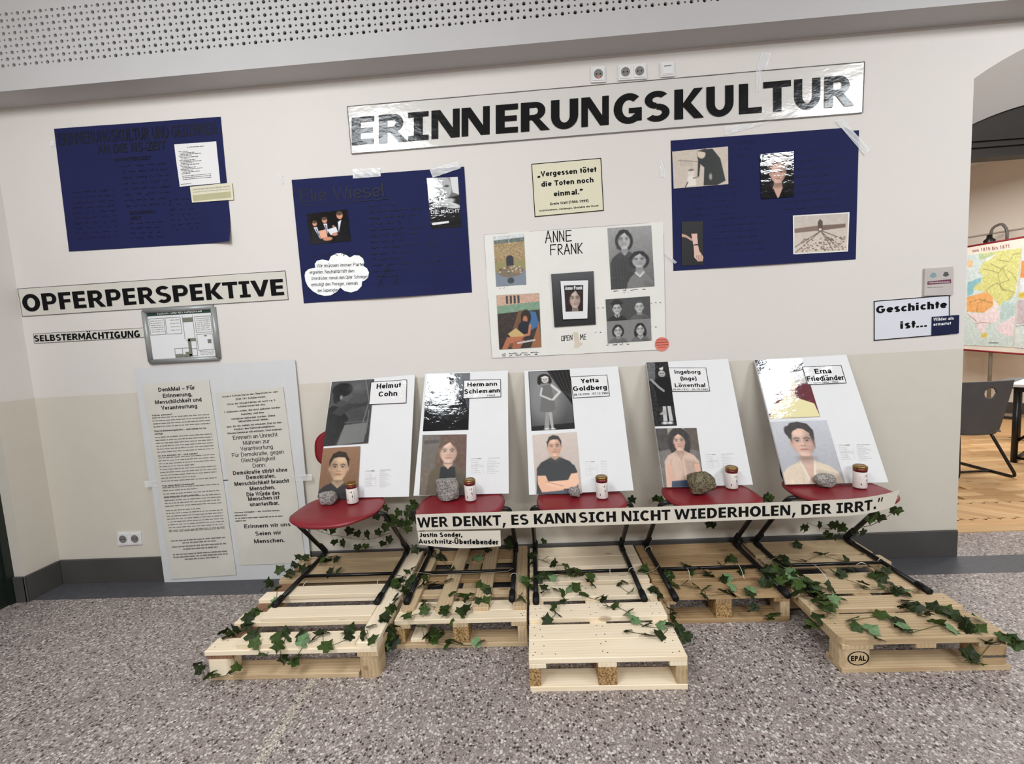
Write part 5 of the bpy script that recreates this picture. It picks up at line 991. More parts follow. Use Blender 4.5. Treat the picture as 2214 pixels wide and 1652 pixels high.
sh = wallq([c(487, 508), c(708, 492), c(705, 712), c(482, 718)], 0); rs = slab('room_sign', sh, .012, plain('room_sign_plate', rgb(188, 180, 174), .35, .4)); tag(rs, 'small grey plastic room sign with a plum bar above the white sign', 'sign')
mk('plum_bar', [sh.at(.1, .48, .0127), sh.at(.1, .60, .0127), sh.at(.92, .58, .0127), sh.at(.92, .44, .0127)], [(0, 1, 2, 3)], plain('plum', rgb(112, 50, 76), .5), rs)
bars('small_print', sh, [(.14, .88, .53, .05, 4)], M_INKL, rs, .0132); bars('small_print', sh, [(.1, .65, .70, .015, 5)], M_INKG, rs, .0128)
for a_, m_ in (((.16, .17, .44, .36), plain('pale_teal_logo', rgb(130, 150, 156), .5)), ((.62, .17, .86, .34), M_INKG)):
    q_ = sh.sub(*a_); V = [q_.at(.5+.5*math.cos(t_)*(.8+.2*math.sin(5*t_)), .5+.5*math.sin(t_), .0127) for t_ in np.linspace(0, 2*math.pi, 17)[:-1]]; mk('logo_print', V, [tuple(range(16))], m_, rs)

# ================================================================== PALLETS
_bm = {}
def piece(name, par, x0, x1, y0, y1, z0, z1, mat, tilt=0., rnd=0.):
    "a board or block with its long side on local X (so the grain follows it)"
    lx, ly = x1-x0, y1-y0; rot = ly > lx; a, b = (ly, lx) if rot else (lx, ly); h = z1-z0
    k = (round(a, 3), round(b, 3), round(h, 3), mat.name, rnd)
    if k not in _bm:
        if rnd:
            c_ = min(rnd, b*.45); out = []
            for sx, sy, a0 in ((1, -1, -90), (1, 1, 0), (-1, 1, 90), (-1, -1, 180)):
                for t in range(5): an = math.radians(a0+90*t/4); out.append((sx*(a/2-c_)+c_*math.cos(an), sy*(b/2-c_)+c_*math.sin(an)))
            n = len(out); v = [(x, y, -h/2) for x, y in out]+[(x, y, h/2) for x, y in out]; f = [tuple(range(n-1, -1, -1)), tuple(range(n, 2*n))]+[(i, (i+1) % n, n+(i+1) % n, n+i) for i in range(n)]
        else: v, f = cbox(-a/2, a/2, -b/2, b/2, -h/2, h/2, .0022)
        me = bpy.data.meshes.new(name); me.from_pydata([tuple(p) for p in v], [], [tuple(t) for t in f]); me.materials.append(mat); _bm[k] = me
    o = bpy.data.objects.new(name, _bm[k]); COL.objects.link(o); o.parent = par
    o.location = A((x0+x1)/2, (y0+y1)/2, (z0+z1)/2)-WO[par]; o.rotation_euler = (0, 0, (math.pi/2 if rot else 0)+tilt); return o
def nails(par, pts, z):
    V = []; F = []
    for x, y in pts:
        n = len(V); V += [(x+.0028*math.cos(k*math.pi/3), y+.0028*math.sin(k*math.pi/3), z+.0004) for k in range(6)]; F.append(tuple(range(n, n+6)))
    o = mk('nail_heads', V, F, M_NAIL, par); o['kind'] = 'stuff'
def pallet(lab, x0, x1, y0, y1, rows, mat, blockmat, stringers=None, top=.144, bw=.075, cw=.078, rnd_first=0., xr=None, bottom=None):
    t = empty('pallet', ((x0+x1)/2, (y0+y1)/2, 0), lab, 'pallet', None)
    for i, (a, b) in enumerate(rows):
        r0, r1 = (xr[i] if xr else (x0, x1)); piece('deck_board', t, r0, r1, a, b, top-.022, top, mat if not isinstance(mat, dict) else mat.get(i, mat['d']), random.uniform(-.002, .002), rnd_first if i == 0 else 0)
    cxs = stringers or [(x0, x0+bw), ((x0+x1)/2-cw/2, (x0+x1)/2+cw/2), (x1-bw, x1)]
    m0 = mat if not isinstance(mat, dict) else mat['d']
    for a, b in cxs: piece('stringer_board', t, a, b, y0+.001, y1-.005, top-.043, top-.0225, m0)
    ins = .035
    for k, (a, b) in enumerate(cxs):
        if blockmat[k] is None: continue
        aa, bb_ = (a, a+.045) if k == 0 and bw < .08 else (b-.045, b) if k == len(cxs)-1 and bw < .08 else (a, b)
        for ya in (y0, (y0+y1)/2-.05, y1-.11): piece('block', t, aa, bb_, ya+.002, ya+.10, .0225, top-.0435, blockmat[k], 0, .03 if rnd_first and ya == y0 else 0)
    for ya in (bottom or (y0, (y0+y1)/2-.05, y1-.11)): piece('bottom_board', t, x0, x1, ya, ya+.10, 0, .022, m0)
    return t
# 1 far left, two layers of deck
p1 = empty('pallet', (-1.13, -.45, 0), 'broad pale pallet under the leftmost red chair, with a second layer of boards on top', 'pallet')
for a, b in ((-.887, -.800), (-.693, -.605), (-.500, -.425), (-.312, -.225), (-.130, -.040)): piece('deck_board', p1, -1.52, -.742, a, b, .122, .144, M_PINE if a < -.4 else M_OLD, random.uniform(-.003, .003))
for a, b in ((-.880, -.800), (-.692, -.604), (-.505, -.415), (-.315, -.205), (-.125, -.045)): piece('top_board', p1, -1.385, -.836, a, b, .1445, .166, M_PINE if a < -.4 else M_OLD, random.uniform(-.003, .003), .02 if a < -.8 else 0)
piece('top_board', p1, -.833, -.740, -.884, -.03, .1445, .166, M_PINE); piece('stringer_board', p1, -1.52, -1.40, -.880, -.03, .1005, .1215, M_RED); piece('stringer_board', p1, -.832, -.738, -.885, -.03, .1005, .1215, M_OLD)
for y_ in (-.885, -.50, -.13):
    piece('block', p1, -1.52, -1.415, y_, y_+.10, .0225, .1, M_PINE, 0, .025); piece('block', p1, -.832, -.740, y_, y_+.11, .0, .1, M_OLD, 0, .03)
    piece('bottom_board', p1, -1.515, -.835, y_+.005, y_+.10, 0, .022, M_OLD)
nails(p1, [(-1.49, -.86), (-1.46, -.82), (-1.45, -.47), (-1.49, -.66)], .144)

# 2 second, planks laid lengthwise on top
p2 = pallet('brown pallet with four lengthwise planks, under the second red chair from the left', -.722, -.092, -.705, -.004, ((-.705, -.642), (-.640, -.560), (-.503, -.447), (-.36, -.30), (-.153, -.02)), {0: M_PINE, 1: M_PINE, 'd': M_OLD, 3: M_DULL, 4: M_DULL}, [M_CHIP, M_CHIP, M_OLD], cw=.075)
for a, b, s in ((-.712, -.640, .0), (-.532, -.458, -.02), (-.350, -.272, -.01), (-.158, -.094, 0)): piece('lengthwise_plank', p2, a, b, -.648, -.02, .1445, .162, M_OLD, s, .034 if a < -.7 else 0)
piece('loose_board', p2, -.655, -.585, -.69, -.30, .0225, .04, M_PINE)
nails(p2, [(-.11, -.69), (-.118, -.675), (-.104, -.668), (-.70, -.682), (-.675, -.68)], .144)
# 3 middle, long and new
p3 = pallet('long new pale pallet in the middle reaching furthest onto the floor', -.080, .555, -.975, -.010, ((-.975, -.865), (-.862, -.760), (-.717, -.607), (-.551, -.447), (-.411, -.361), (-.325, -.299), (-.256, -.149), (-.147, -.020)), M_PINE, [M_CHIP, M_CHIP, M_OLD], stringers=[(-.080, -.010), (.199, .275), (.485, .555)], top=.144)
npts = []
for x in (-.055, -.02, .215, .245, .50, .535):
    for y in (-.945, -.89, -.835, -.785, -.69, -.635, -.53, -.47): npts.append((x+random.uniform(-.012, .012), y+random.uniform(-.01, .01)))
nails(p3, npts+[(-.062, -.955), (.03, -.95), (.12, -.66)], .144)
# 4
p4 = pallet('short brown pallet set back under the fourth red chair', .565, 1.185, -.570, -.006, ((-.570, -.452), (-.420, -.372), (-.358, -.338), (-.291, -.172), (-.158, -.029)), M_DULL, [M_OLD, M_CHIP, M_OLD], stringers=[(.565, .64), (.832, .908), (1.11, 1.185)])
p4r = M_RED
# 5
p5 = pallet('wide worn pallet with a round stamped block, under the rightmost red chair', 1.200, 1.858, -.905, -.010, ((-.905, -.738), (-.700, -.602), (-.553, -.403), (-.312, -.231), (-.201, -.040)), M_OLD, [M_OLD, None, M_DULL], stringers=[(1.2, 1.325), (1.49, 1.57), (1.735, 1.858)], bw=.125, rnd_first=.035, xr=[(1.2, 1.858), (1.2, 1.862), (1.205, 1.835), (1.21, 1.86), (1.205, 1.845)], bottom=(-.905, -.11))
nails(p5, [(1.24, -.77), (1.24, -.80), (1.83, -.64), (1.815, -.85)], .144)
eq = Sheet(A(1.222, -.9036, .094), A(1.308, -.9036, .094), A(1.308, -.9036, .032), A(1.222, -.9036, .032))
V = []; F = []
for k in range(28):
    a = 2*math.pi*k/28
    for r_ in (1.0, .88): V.append(eq.at(.5+.5*r_*math.cos(a), .5+.5*r_*math.sin(a), .0005))
for k in range(28): j = (k+1) % 28; F.append((k*2, j*2, j*2+1, k*2+1))
mk('stamp_ring', V, F, M_INK, p5); text('stamp_lettering', [(eq.sub(.16, .32, .84, .68), 'EPAL', .03)], M_INK, p5, .0006)
bars('stamp_print', Sheet(A(1.75, -.9036, .07), A(1.845, -.9036, .07), A(1.845, -.9036, .05), A(1.75, -.9036, .05)), [(0, 1, .5, .5, 3)], M_INKG, p5, .0006)

# ================================================================== RED CHAIRS
ZP = .144
def red_chair(xc, dz, lab):
    t = empty('red_chair', (xc, -.33, ZP+dz), lab, 'chair', None); z0 = ZP+dz; r = .0125; zt = .553
    for s in (-1, 1):
        P = [(xc+s*.262, -.605, z0+r), (xc+s*.262, -.055, z0+r), (xc+s*.262, -.405, zt+.005), (xc+s*.13, -.40, zt), (xc+s*.13, -.115, zt+.005), (xc+s*.13, -.060, z0+.80-dz)]
        mk('side_tube', *tube(fillet(P, .045, 6), r, 10), M_BLACK, t, True)
        mk('floor_cap', *tube([(xc+s*.262, -.612, z0+r+.001), (xc+s*.262, -.545, z0+r+.001)], .0165, 10), M_RUB, t, True)
        mk('rear_cap', *tube(fillet([(xc+s*.262, -.12, z0+r+.001), (xc+s*.262, -.052, z0+r+.001), (xc+s*.258, -.125, z0+.09)], .03), .0158, 10), M_RUB, t, True)
    mk('crossbar', *tube([(xc-.26, -.335, z0+r), (xc+.26, -.335, z0+r)], .009, 8), M_BLACK, t, True)
    # seat: rounded square pan with a front edge that rolls down
    n, R = 48, 9; V = []; F = []; hw, hd, yc = .232, .205, -.372; zs = z0+.441-dz
    def top(x, y):
        f = max(0, (-y-.50)/.085); e = max(abs(x-xc)/hw-.75, 0)/.25
        return zs-.024*f*f-.008*e*e-.006*(1-((x-xc)/hw)**2)*(1-((y-yc)/hd)**2)
    V.append((xc, yc, top(xc, yc)))
    for k in range(1, R+1):
        q = k/R
        for i in range(n):
            a = 2*math.pi*i/n; c_, s_ = math.cos(a), math.sin(a); m_ = (abs(c_)**2.7+abs(s_)**2.7)**(-1/2.7); x = xc+hw*q*c_*m_*(1-.0*s_); y = yc+hd*q*s_*m_
            V.append((x, y, top(x, y)))
    for i in range(n): F.append((0, 1+i, 1+(i+1) % n))
    for k in range(R-1):
        for i in range(n): a = 1+k*n+i; b_ = 1+k*n+(i+1) % n; F.append((a, a+n, b_+n, b_))
    m = len(V); last = 1+(R-1)*n
    for i in range(n): v_ = V[last+i]; V.append((v_[0]+(v_[0]-xc)*.012, v_[1]+(v_[1]-yc)*.012, v_[2]-.008))
    for i in range(n): v_ = V[last+i]; V.append((v_[0]-(v_[0]-xc)*.03, v_[1]-(v_[1]-yc)*.03, v_[2]-.017))
    for i in range(n): j = (i+1) % n; F += [(last+i, m+i, m+j, last+j), (m+i, m+n+i, m+n+j, m+j)]
    F.append(tuple(m+n+i for i in range(n-1, -1, -1)))
    mk('seat', V, F, M_SEAT, t, True)
    # backrest: rounded, bowed panel
    V = []; F = []; nx, nz = 20, 10; zb, hb, hwb = z0+.705-dz, .125, (.243 if xc < -1 else .185)
    for side in (0, 1):
        for j in range(nz+1):
            for i in range(nx+1):
                a, b_ = -1+2*i/nx, -1+2*j/nz; q = max(abs(a), abs(b_)); m_ = q/((abs(a)**3+abs(b_)**3)**(1/3)+1e-9) if q > 0 else 1
                x, z = a*m_*hwb, b_*m_*hb; V.append((xc+x, -.088-.018*(x/hwb)**2+(.011 if side else 0)-(z)*-.10, zb+z))
    W = nx+1; N = W*(nz+1)
    for j in range(nz):
        for i in range(nx): a = j*W+i; F += [(a, a+1, a+W+1, a+W), (N+a, N+a+W, N+a+W+1, N+a+1)]
    for i in range(nx): F += [(i, N+i, N+i+1, i+1), (nz*W+i, nz*W+i+1, N+nz*W+i+1, N+nz*W+i)]
    for j in range(nz): F += [(j*W, j*W+W, N+j*W+W, N+j*W), (j*W+nx, N+j*W+nx, N+j*W+W+nx, j*W+W+nx)]
    mk('backrest', V, F, M_SEAT, t, True); return t
CH = [(-1.098, .022, 'red seated chair furthest left, on the two layered pallet'), (-.425, .018, 'red seated chair second from the left, on the lengthwise planks'), (.216, 0., 'red seated chair in the middle, on the long new pallet'), (.888, 0., 'red seated chair fourth from the left, on the short pallet'), (1.532, 0., 'red seated chair furthest right, on the wide worn pallet')]
for xc, dz, lab in CH: red_chair(xc, dz, lab)

# ================================================================== LEANING BOARDS
BD = [[(716, 826), (897, 810), (884, 1074), (687, 1077)], [(919, 808), (1098, 801), (1100, 1067), (894, 1072)], [(1133.5, 802), (1336, 792), (1370, 1060.5), (1144, 1070)], [(1397, 784), (1574, 776), (1628, 1048), (1434.5, 1054)], [(1631, 778), (1830, 767), (1921, 1043), (1699, 1048)]]
labs = ['white foam board on the leftmost chair, showing a young man in a dark jumper', 'white foam board on the second chair, dark sailor collar photo above a long haired girl', 'white foam board on the middle chair, standing dancer photo above a man in black', 'white foam board on the fourth chair, narrow photo above a curly haired woman', 'white foam board on the rightmost chair, faded portrait above a woman in cream']
def mkboard(i):
    b = BD[i]; zb = .591
    bl, br = atZ(*b[3], zb), atZ(*b[2], zb); y0 = (bl[1]+br[1])/2; bl, br = atY(*b[3], y0), atY(*b[2], y0); tl, tr = atY(*b[0], -.022), atY(*b[1], -.022)
    s = Sheet(tl, tr, br, bl); o = slab('memorial_board', s, 0., M_WHITE, None, back=-.010); tag(o, labs[i], 'board'); return o, s
boards = [mkboard(i) for i in range(5)]
def onb(i, pts, off=.0006): s = boards[i][1]; return Sheet(*[atP(*p, s.c[0]+s.n*off, s.n) for p in pts])
def infotext(i, pts):
    q = onb(i, pts); rows = [(.02, .36, .05, .022, 1), (.56, .95, .04, .022, 2), (.24, .36, .05, .05, 3)]
    for k in range(7): rows += [(.02+.1*((k*3) % 3)/3, .25+.2*((k*5) % 4)/4, .16+.1*k, .010, 10+k)]
    for k in range(9): rows += [(.54, .75+.24*((k*7) % 5)/5, .14+.085*k, .012, 30+k)]
    bars('small_print', q, rows, M_INKL, boards[i][0], .0006); linepoly('table_lines', q, [[(.2, .2), (.2, .75)], [(.04, .42), (.42, .40)], [(.42, .2), (.42, .8)]], .0006, M_INKL, boards[i][0], .0007)
def namecard(i, pts, lines):
    q = onb(i, pts, .003); o = slab('name_card', q, .0008, M_CARD, boards[i][0], 8, 6, lambda u, v: .0006*math.sin(u*9+v*4)); border('border_line', q, .003, .0016, M_INK, o)
    text('lettering', [(q.sub(a, b, c_, d), s, k) for a, b, c_, d, s, k in lines], M_INK, o, .0018)
# board 1
c = crop(600, 770, 3.842)
p = Pic(92, 136, (66, 66, 68)); p.grad((84, 84, 84), (58, 58, 60)); p.speck(.05, 1, 8); p.poly([(-.05, 1), (-.05, .45), (.1, .38), (.3, .42), (.5, .6), (.38, .78), (.25, 1)], (36, 36, 38)); p.poly([(.1, .5), (.3, .36), (.72, .38), (.9, .36), (.9, .42), (.5, .46), (.3, .56)], (58, 58, 60)); p.ell(.32, .22, .19, .15, (88, 88, 88)); p.ell(.28, .14, .24, .11, (34, 34, 35)); p.ell(.18, .24, .1, .12, (36, 36, 37)); p.poly([(.48, .2), (.56, .26), (.5, .28)], (88, 88, 88)); p.ell(.27, .26, .035, .035, (130, 130, 130)); p.ell(.3, .36, .12, .05, (70, 70, 70))
p.poly([(.3, 1), (.42, .70), (.95, .68), (.9, .98)], (116, 116, 114)); p.line([(.42, .66), (.98, .66)], .02, (92, 92, 92)); p.line([(.8, .0), (.93, .35), (.86, .6), (.78, .86), (.84, .96), (.93, .84), (.95, .5)], .025, (112, 112, 112)); p.ell(.62, .12, .15, .06, (110, 110, 110), 0, .1, .6)
p.put('photo_print', onb(0, [c(452, 215), c(805, 190), c(752, 722), c(381, 750)]), M_PIC, boards[0][0])
p = Pic(92, 118, (132, 98, 74)); p.grad((142, 106, 80), (118, 88, 66)); person(p, .47, .40, .235, .245, (206, 172, 140), (42, 32, 27), (54, 50, 52), 'short', (186, 160, 128), .46, .70, -1, vneck=.35)
p.put('photo_print', onb(0, [c(379, 766), c(688, 748), c(664, 1192), c(334, 1178)]), M_MAT, boards[0][0])
namecard(0, [c(777, 215), c(1077, 195), c(1070, 390), c(758, 405)], [(.17, .1, .84, .32, 'Helmut', .02), (.24, .45, .75, .67, 'Cohn', .02)])
infotext(0, [c(725, 945), c(950, 935), c(950, 1110), c(715, 1120)])
# board 2
p = Pic(92, 118, (70, 72, 76)); p.poly([(0, 0), (1, 0), (1, .3), (0, .34)], (108, 112, 116)); p.poly([(.1, .5), (.5, .3), (.9, .45), (1, .7), (1, 1), (0, 1), (0, .7)], (26, 27, 30)); p.ell(.5, .2, .17, .16, (150, 150, 150)); p.ell(.5, .1, .2, .09, (40, 40, 42)); p.poly([(.30, .38), (.5, .62), (.7, .38), (.5, .46)], (58, 60, 64))
for k in range(4): p.line([(.09+.03*k, .44-.012*k), (.5, .62-.012*k), (.82-.03*k, .42-.012*k)], .008, (186, 190, 194))
p.poly([(0, .84), (1, .82), (1, 1), (0, 1)], (20, 20, 22)); p.ell(.42, .70, .1, .015, (120, 122, 126)); p.put('photo_print', onb(1, [c(1240, 150), c(1600, 140), c(1586, 612), c(1208, 625)]), M_PIC, boards[1][0])
p = Pic(92, 124, (96, 84, 76)); p.poly([(0, 0), (.38, 0), (.42, .5), (.3, 1), (0, 1)], (104, 96, 88)); p.poly([(.05, .1), (.38, .08), (.38, .14), (.05, .16)], (76, 70, 66)); p.poly([(.42, 0), (1, 0), (1, .6), (.42, .6)], (98, 70, 58)); p.poly([(0, .55), (.3, .55), (.2, 1), (0, 1)], (110, 98, 86)); p.speck(.05, 5, 6)
person(p, .60, .29, .19, .185, (222, 186, 166), (92, 68, 54), (92, 80, 62), 'long', None, .42, .50, 1); p.poly([(.44, .54), (.76, .54), (.80, 1), (.38, 1)], (30, 29, 31)); p.poly([(.5, .5), (.7, .5), (.6, .58)], (206, 168, 148)); p.put('photo_print', onb(1, [c(1206, 655), c(1572, 650), c(1562, 1155), c(1178, 1155)]), M_MAT, boards[1][0])
namecard(1, [c(1548, 200), c(1855, 192), c(1858, 340), c(1540, 355)], [(.1, .14, .9, .36, 'Hermann', .02), (.03, .50, .97, .74, 'Schiemann', .02), (.62, .85, .84, .93, '1942', .0)])
infotext(1, [c(1600, 845), c(1862, 838), c(1862, 1000), c(1600, 1010)])
# board 3
c = crop(1100, 750, 3.671)
p = Pic(84, 118, (90, 90, 90)); p.grad((128, 128, 128), (70, 70, 70)); p.ell(.35, .5, .4, .4, (150, 150, 150), 0, .3, .6); p.poly([(.45, 0), (1, 0), (1, .62), (.9, .5), (.7, .3)], (34, 34, 34))
for k in range(5): p.line([(.5+.1*k, 0), (.75+.06*k, .35), (1, .5)], .012, (72, 72, 72))
p.poly([(0, .93), (1, .9), (1, 1), (0, 1)], (38, 38, 38)); p.poly([(.3, .98), (.36, .7), (.42, .7), (.42, .98)], (150, 148, 146)); p.poly([(.46, .98), (.42, .7), (.5, .7), (.52, .98)], (170, 168, 166)); p.poly([(.22, .70), (.28, .42), (.28, .26), (.52, .24), (.56, .42), (.6, .66), (.5, .71)], (112, 110, 108)); p.ell(.37, .14, .16, .085, (40, 38, 38)); p.ell(.25, .19, .05, .05, (44, 42, 42)); p.ell(.50, .18, .05, .05, (44, 42, 42)); p.ell(.39, .155, .085, .062, (206, 202, 198)); p.ell(.36, .15, .014, .008, (60, 56, 56)); p.ell(.42, .148, .014, .008, (60, 56, 56)); p.ell(.39, .18, .025, .006, (110, 80, 80)); p.line([(.30, .118), (.39, .100), (.47, .118)], .02, (226, 224, 220)); p.line([(.54, .26), (.72, .38), (.55, .50)], .055, (206, 202, 198)); p.line([(.3, .3), (.26, .42), (.5, .5)], .045, (196, 192, 188)); p.ell(.36, .99, .06, .02, (226, 226, 226)); p.ell(.5, .99, .06, .02, (226, 226, 226)); p.line([(0, 0), (1, 0), (1, 1), (0, 1), (0, 0)], .02, (28, 28, 28))
p.put('photo_print', onb(2, [c(155, 197), c(483, 180), c(525, 650), c(180, 668)]), M_PIC, boards[2][0])
p = Pic(92, 122, (196, 180, 170)); p.grad((200, 184, 174), (180, 164, 154)); person(p, .475, .23, .145, .155, (226, 180, 152), (38, 30, 27), (32, 32, 34), 'short', None, .42, .41, 1, True, .25)
p.poly([(.06, .70), (.12, .56), (.88, .54), (.94, .66), (.80, .72), (.84, 1), (.16, 1), (.2, .72)], (32, 32, 34)); p.poly([(.06, .70), (.24, .70), (.30, .82), (.62, .92), (.58, 1.0), (.14, .98), (.06, .84)], (222, 172, 142)); p.poly([(.94, .67), (.80, .68), (.72, .78), (.26, .80), (.22, .85), (.5, .92), (.86, .92), (.95, .82)], (230, 182, 152)); p.line([(.24, .80), (.62, .88)], .012, (170, 120, 96)); p.line([(.60, .93), (.40, .99)], .012, (170, 120, 96)); p.poly([(.14, .97), (.86, .93), (.84, 1), (.14, 1)], (64, 68, 84))
p.put('photo_print', onb(2, [c(187, 700), c(540, 675), c(583, 1165), c(215, 1170)]), M_MAT, boards[2][0])
namecard(2, [c(487, 237), c(780, 222), c(802, 392), c(510, 408)], [(.27, .13, .75, .33, 'Yetta', .02), (.03, .46, .95, .68, 'Goldberg', .02), (.02, .80, .97, .89, '28.10.1930 - 07.12.1943', .01)])
infotext(2, [c(597, 905), c(835, 900), c(850, 1050), c(605, 1062)])
# board 4
p = Pic(48, 130, (40, 40, 42)); p.poly([(0, 0), (.4, 0), (.3, .3), (0, .3)], (100, 100, 102)); p.speck(.16, 3, 4); p.ell(.64, .17, .25, .075, (34, 32, 32)); p.ell(.64, .19, .16, .055, (180, 178, 176)); p.ell(.58, .185, .03, .007, (50, 48, 48)); p.ell(.70, .185, .03, .007, (50, 48, 48)); p.ell(.64, .215, .04, .005, (96, 80, 80)); p.poly([(.2, .30), (.5, .24), (.9, .24), (1, .3), (1, .7), (.3, .7)], (26, 26, 28)); p.line([(.12, .28), (.42, .4), (.62, .46)], .1, (150, 148, 146)); p.poly([(.48, .7), (.62, .7), (.60, .93), (.42, .93)], (190, 188, 186)); p.poly([(.68, .7), (.84, .7), (.86, .93), (.70, .93)], (190, 188, 186)); p.poly([(.28, .82), (.62, .74), (.62, .84)], (170, 168, 166)); p.ell(.48, .955, .13, .02, (220, 220, 220)); p.ell(.72, .955, .12, .02, (220, 220, 220)); p.poly([(.55, .1), (.75, .08), (.72, .13), (.58, .13)], (210, 210, 210))
p.put('photo_print', onb(3, [c(1092, 125), c(1262, 118), c(1335, 625), c(1158, 632)]), M_PIC, boards[3][0])
p = Pic(92, 124, (112, 104, 98)); p.poly([(0, 0), (.28, 0), (.3, .36), (0, .4)], (62, 56, 54)); p.poly([(.28, 0), (.7, 0), (.66, .36), (.3, .36)], (150, 140, 130)); p.poly([(.7, 0), (1, 0), (1, .4), (.66, .36)], (86, 74, 66)); p.speck(.10, 7, 7)
person(p, .53, .23, .15, .16, (222, 182, 160), (36, 28, 27), (206, 176, 158), 'curly', (186, 154, 138), .42, .40, 1, True, .9)
p.poly([(.14, .62), (.26, .62), (.26, .98), (.16, .98)], (214, 168, 144)); p.poly([(.82, .62), (.96, .62), (.96, .95), (.84, .88)], (214, 168, 144)); p.poly([(.22, .90), (.88, .87), (.90, 1), (.2, 1)], (62, 74, 96)); p.line([(.52, .46), (.54, .88)], .012, (176, 146, 130)); p.put('photo_print', onb(3, [c(1163, 648), c(1490, 643), c(1553, 1110), c(1230, 1116)]), M_MAT, boards[3][0])
namecard(3, [c(1265, 165), c(1565, 165), c(1597, 353), c(1295, 356)], [(.15, .10, .83, .26, 'Ingeborg', .015), (.28, .38, .70, .54, '(Inge)', .015), (.10, .66, .90, .82, 'Löwenthal', .015), (.03, .875, .95, .945, '30.04.1932 - 26.10.1942', .0)])
infotext(3, [c(1555, 850), c(1790, 842), c(1815, 985), c(1575, 995)])
# board 5
c = crop(1560, 740, 3.385)
p = Pic(84, 104, (100, 60, 66)); p.poly([(0, 0), (1, 0), (1, .26), (0, .3)], (58, 58, 62)); p.poly([(0, .26), (1, .24), (1, .5), (0, .54)], (200, 196, 190)); p.poly([(0, .5), (.3, .46), (.3, .85), (0, .9)], (112, 62, 66)); p.poly([(.7, .46), (1, .42), (1, .85), (.75, .8)], (104, 50, 58)); p.ell(.50, .40, .2, .22, (240, 222, 194)); p.poly([(.4, .5), (.62, .5), (.66, .72), (.38, .72)], (228, 204, 172)); p.poly([(0, 1), (.1, .82), (.38, .68), (.66, .68), (.96, .78), (1, 1)], (228, 218, 168)); p.ell(.44, .42, .05, .012, (196, 160, 140)); p.ell(.60, .42, .05, .012, (196, 160, 140)); p.line([(.53, .42), (.54, .5)], .02, (206, 172, 150)); p.ell(.54, .55, .07, .012, (190, 120, 110)); p.put('photo_print', onb(4, [c(243, 130), c(590, 116), c(722, 545), c(355, 560)]), M_PIC, boards[4][0])
p = Pic(100, 118, (176, 176, 182)); p.grad((188, 188, 194), (164, 164, 168)); person(p, .47, .335, .20, .235, (222, 184, 166), (42, 34, 33), (216, 198, 176), 'updo', (228, 214, 196), .47, .66, 1, False, 1.9); p.put('photo_print', onb(4, [c(358, 583), c(768, 571), c(905, 1030), c(470, 1042)]), M_MAT, boards[4][0])
namecard(4, [c(590, 180), c(875, 168), c(915, 300), c(628, 312)], [(.28, .15, .70, .42, 'Erna', .02), (.03, .54, .97, .82, 'Friedländer', .015), (.16, .87, .80, .95, '24.04.1894 - 1942', .0)])
infotext(4, [c(850, 745), c(1100, 742), c(1120, 885), c(880, 890)])

# ================================================================== CANDLES AND STONES
M_GOLD = plain('gold_lid', rgb(150, 118, 66), .3, .5, .8); M_REDG = plain('dark_red_plastic', rgb(104, 24, 26), .25, .6); M_WAX = plain('candle_sleeve', rgb(226, 218, 212), .45, .4)
def candle(px, lab, k):
    b = atZ(px[0], px[1], .586); t = empty('grave_candle', b, lab, 'candle', None); x, y, z = b; R = .031; H = .118
    mk('sleeve', *lathe([(R*.94, 0), (R, .004), (R, H*.70), (R*.98, H*.71)], b, 28), M_WAX, t, True)
    mk('red_cup', *lathe([(R*.93, H*.70), (R*.93, H*.73), (R*1.0, H*.74), (R*1.0, H*.875)], b, 28), M_REDG, t, True)
    mk('lid', *lathe([(R*1.0, H*.875), (R*1.03, H*.88), (R*1.03, H*.94), (R*.95, H*.96), (R*.80, H*.985), (R*.78, H*.97), (R*.3, H*.975)], b, 28), M_GOLD, t, True)
    V = []; F = []
    for i in range(9):   # triangular vent cut-outs in the lid
        a = 2*math.pi*i/9; n = len(V)
        for da, zz in ((-.22, .88), (0, .835), (.22, .88), (.22, .90), (-.22, .90)): V.append((x+R*1.035*math.cos(a+da), y+R*1.035*math.sin(a+da), z+H*zz))
        F.append(tuple(range(n, n+5)))
    mk('crown_points', V, F, M_GOLD, t)
    def wrap(pts, m_, nm):
        V = [(x+R*1.004*math.sin(a), y-R*1.004*math.cos(a), z+H*h) for a, h in pts]; mk(nm, V, [tuple(range(len(V)))], m_, t)
    wrap([(-.05, .60), (.35, .62), (.75, .60), (.8, .18), (.55, .12), (.35, .16), (.45, .30), (.30, .36), (.45, .44), (.4, .52), (.1, .54)], M_INKG, 'dark_print'); wrap([(-.5, .16), (-.38, .16), (-.38, .24), (-.5, .24)], M_INK, 'code_mark')
    wrap([(-.6, .48), (-.2, .47), (-.2, .50), (-.6, .51)], M_INKL, 'small_print'); wrap([(-.55, .40), (-.1, .39), (-.1, .42), (-.55, .43)], M_INKL, 'small_print')
    return t
for k, (px, lab) in enumerate([((763, 1086), 'white and red grave candle on the leftmost chair seat'), ((1018, 1080), 'white and red grave candle on the second chair seat'), ((1302, 1075), 'white and red grave candle on the middle chair seat'), ((1582, 1054), 'white and red grave candle on the fourth chair seat'), ((1859, 1053), 'white and red grave candle on the rightmost chair seat')]): candle(px, lab, k)
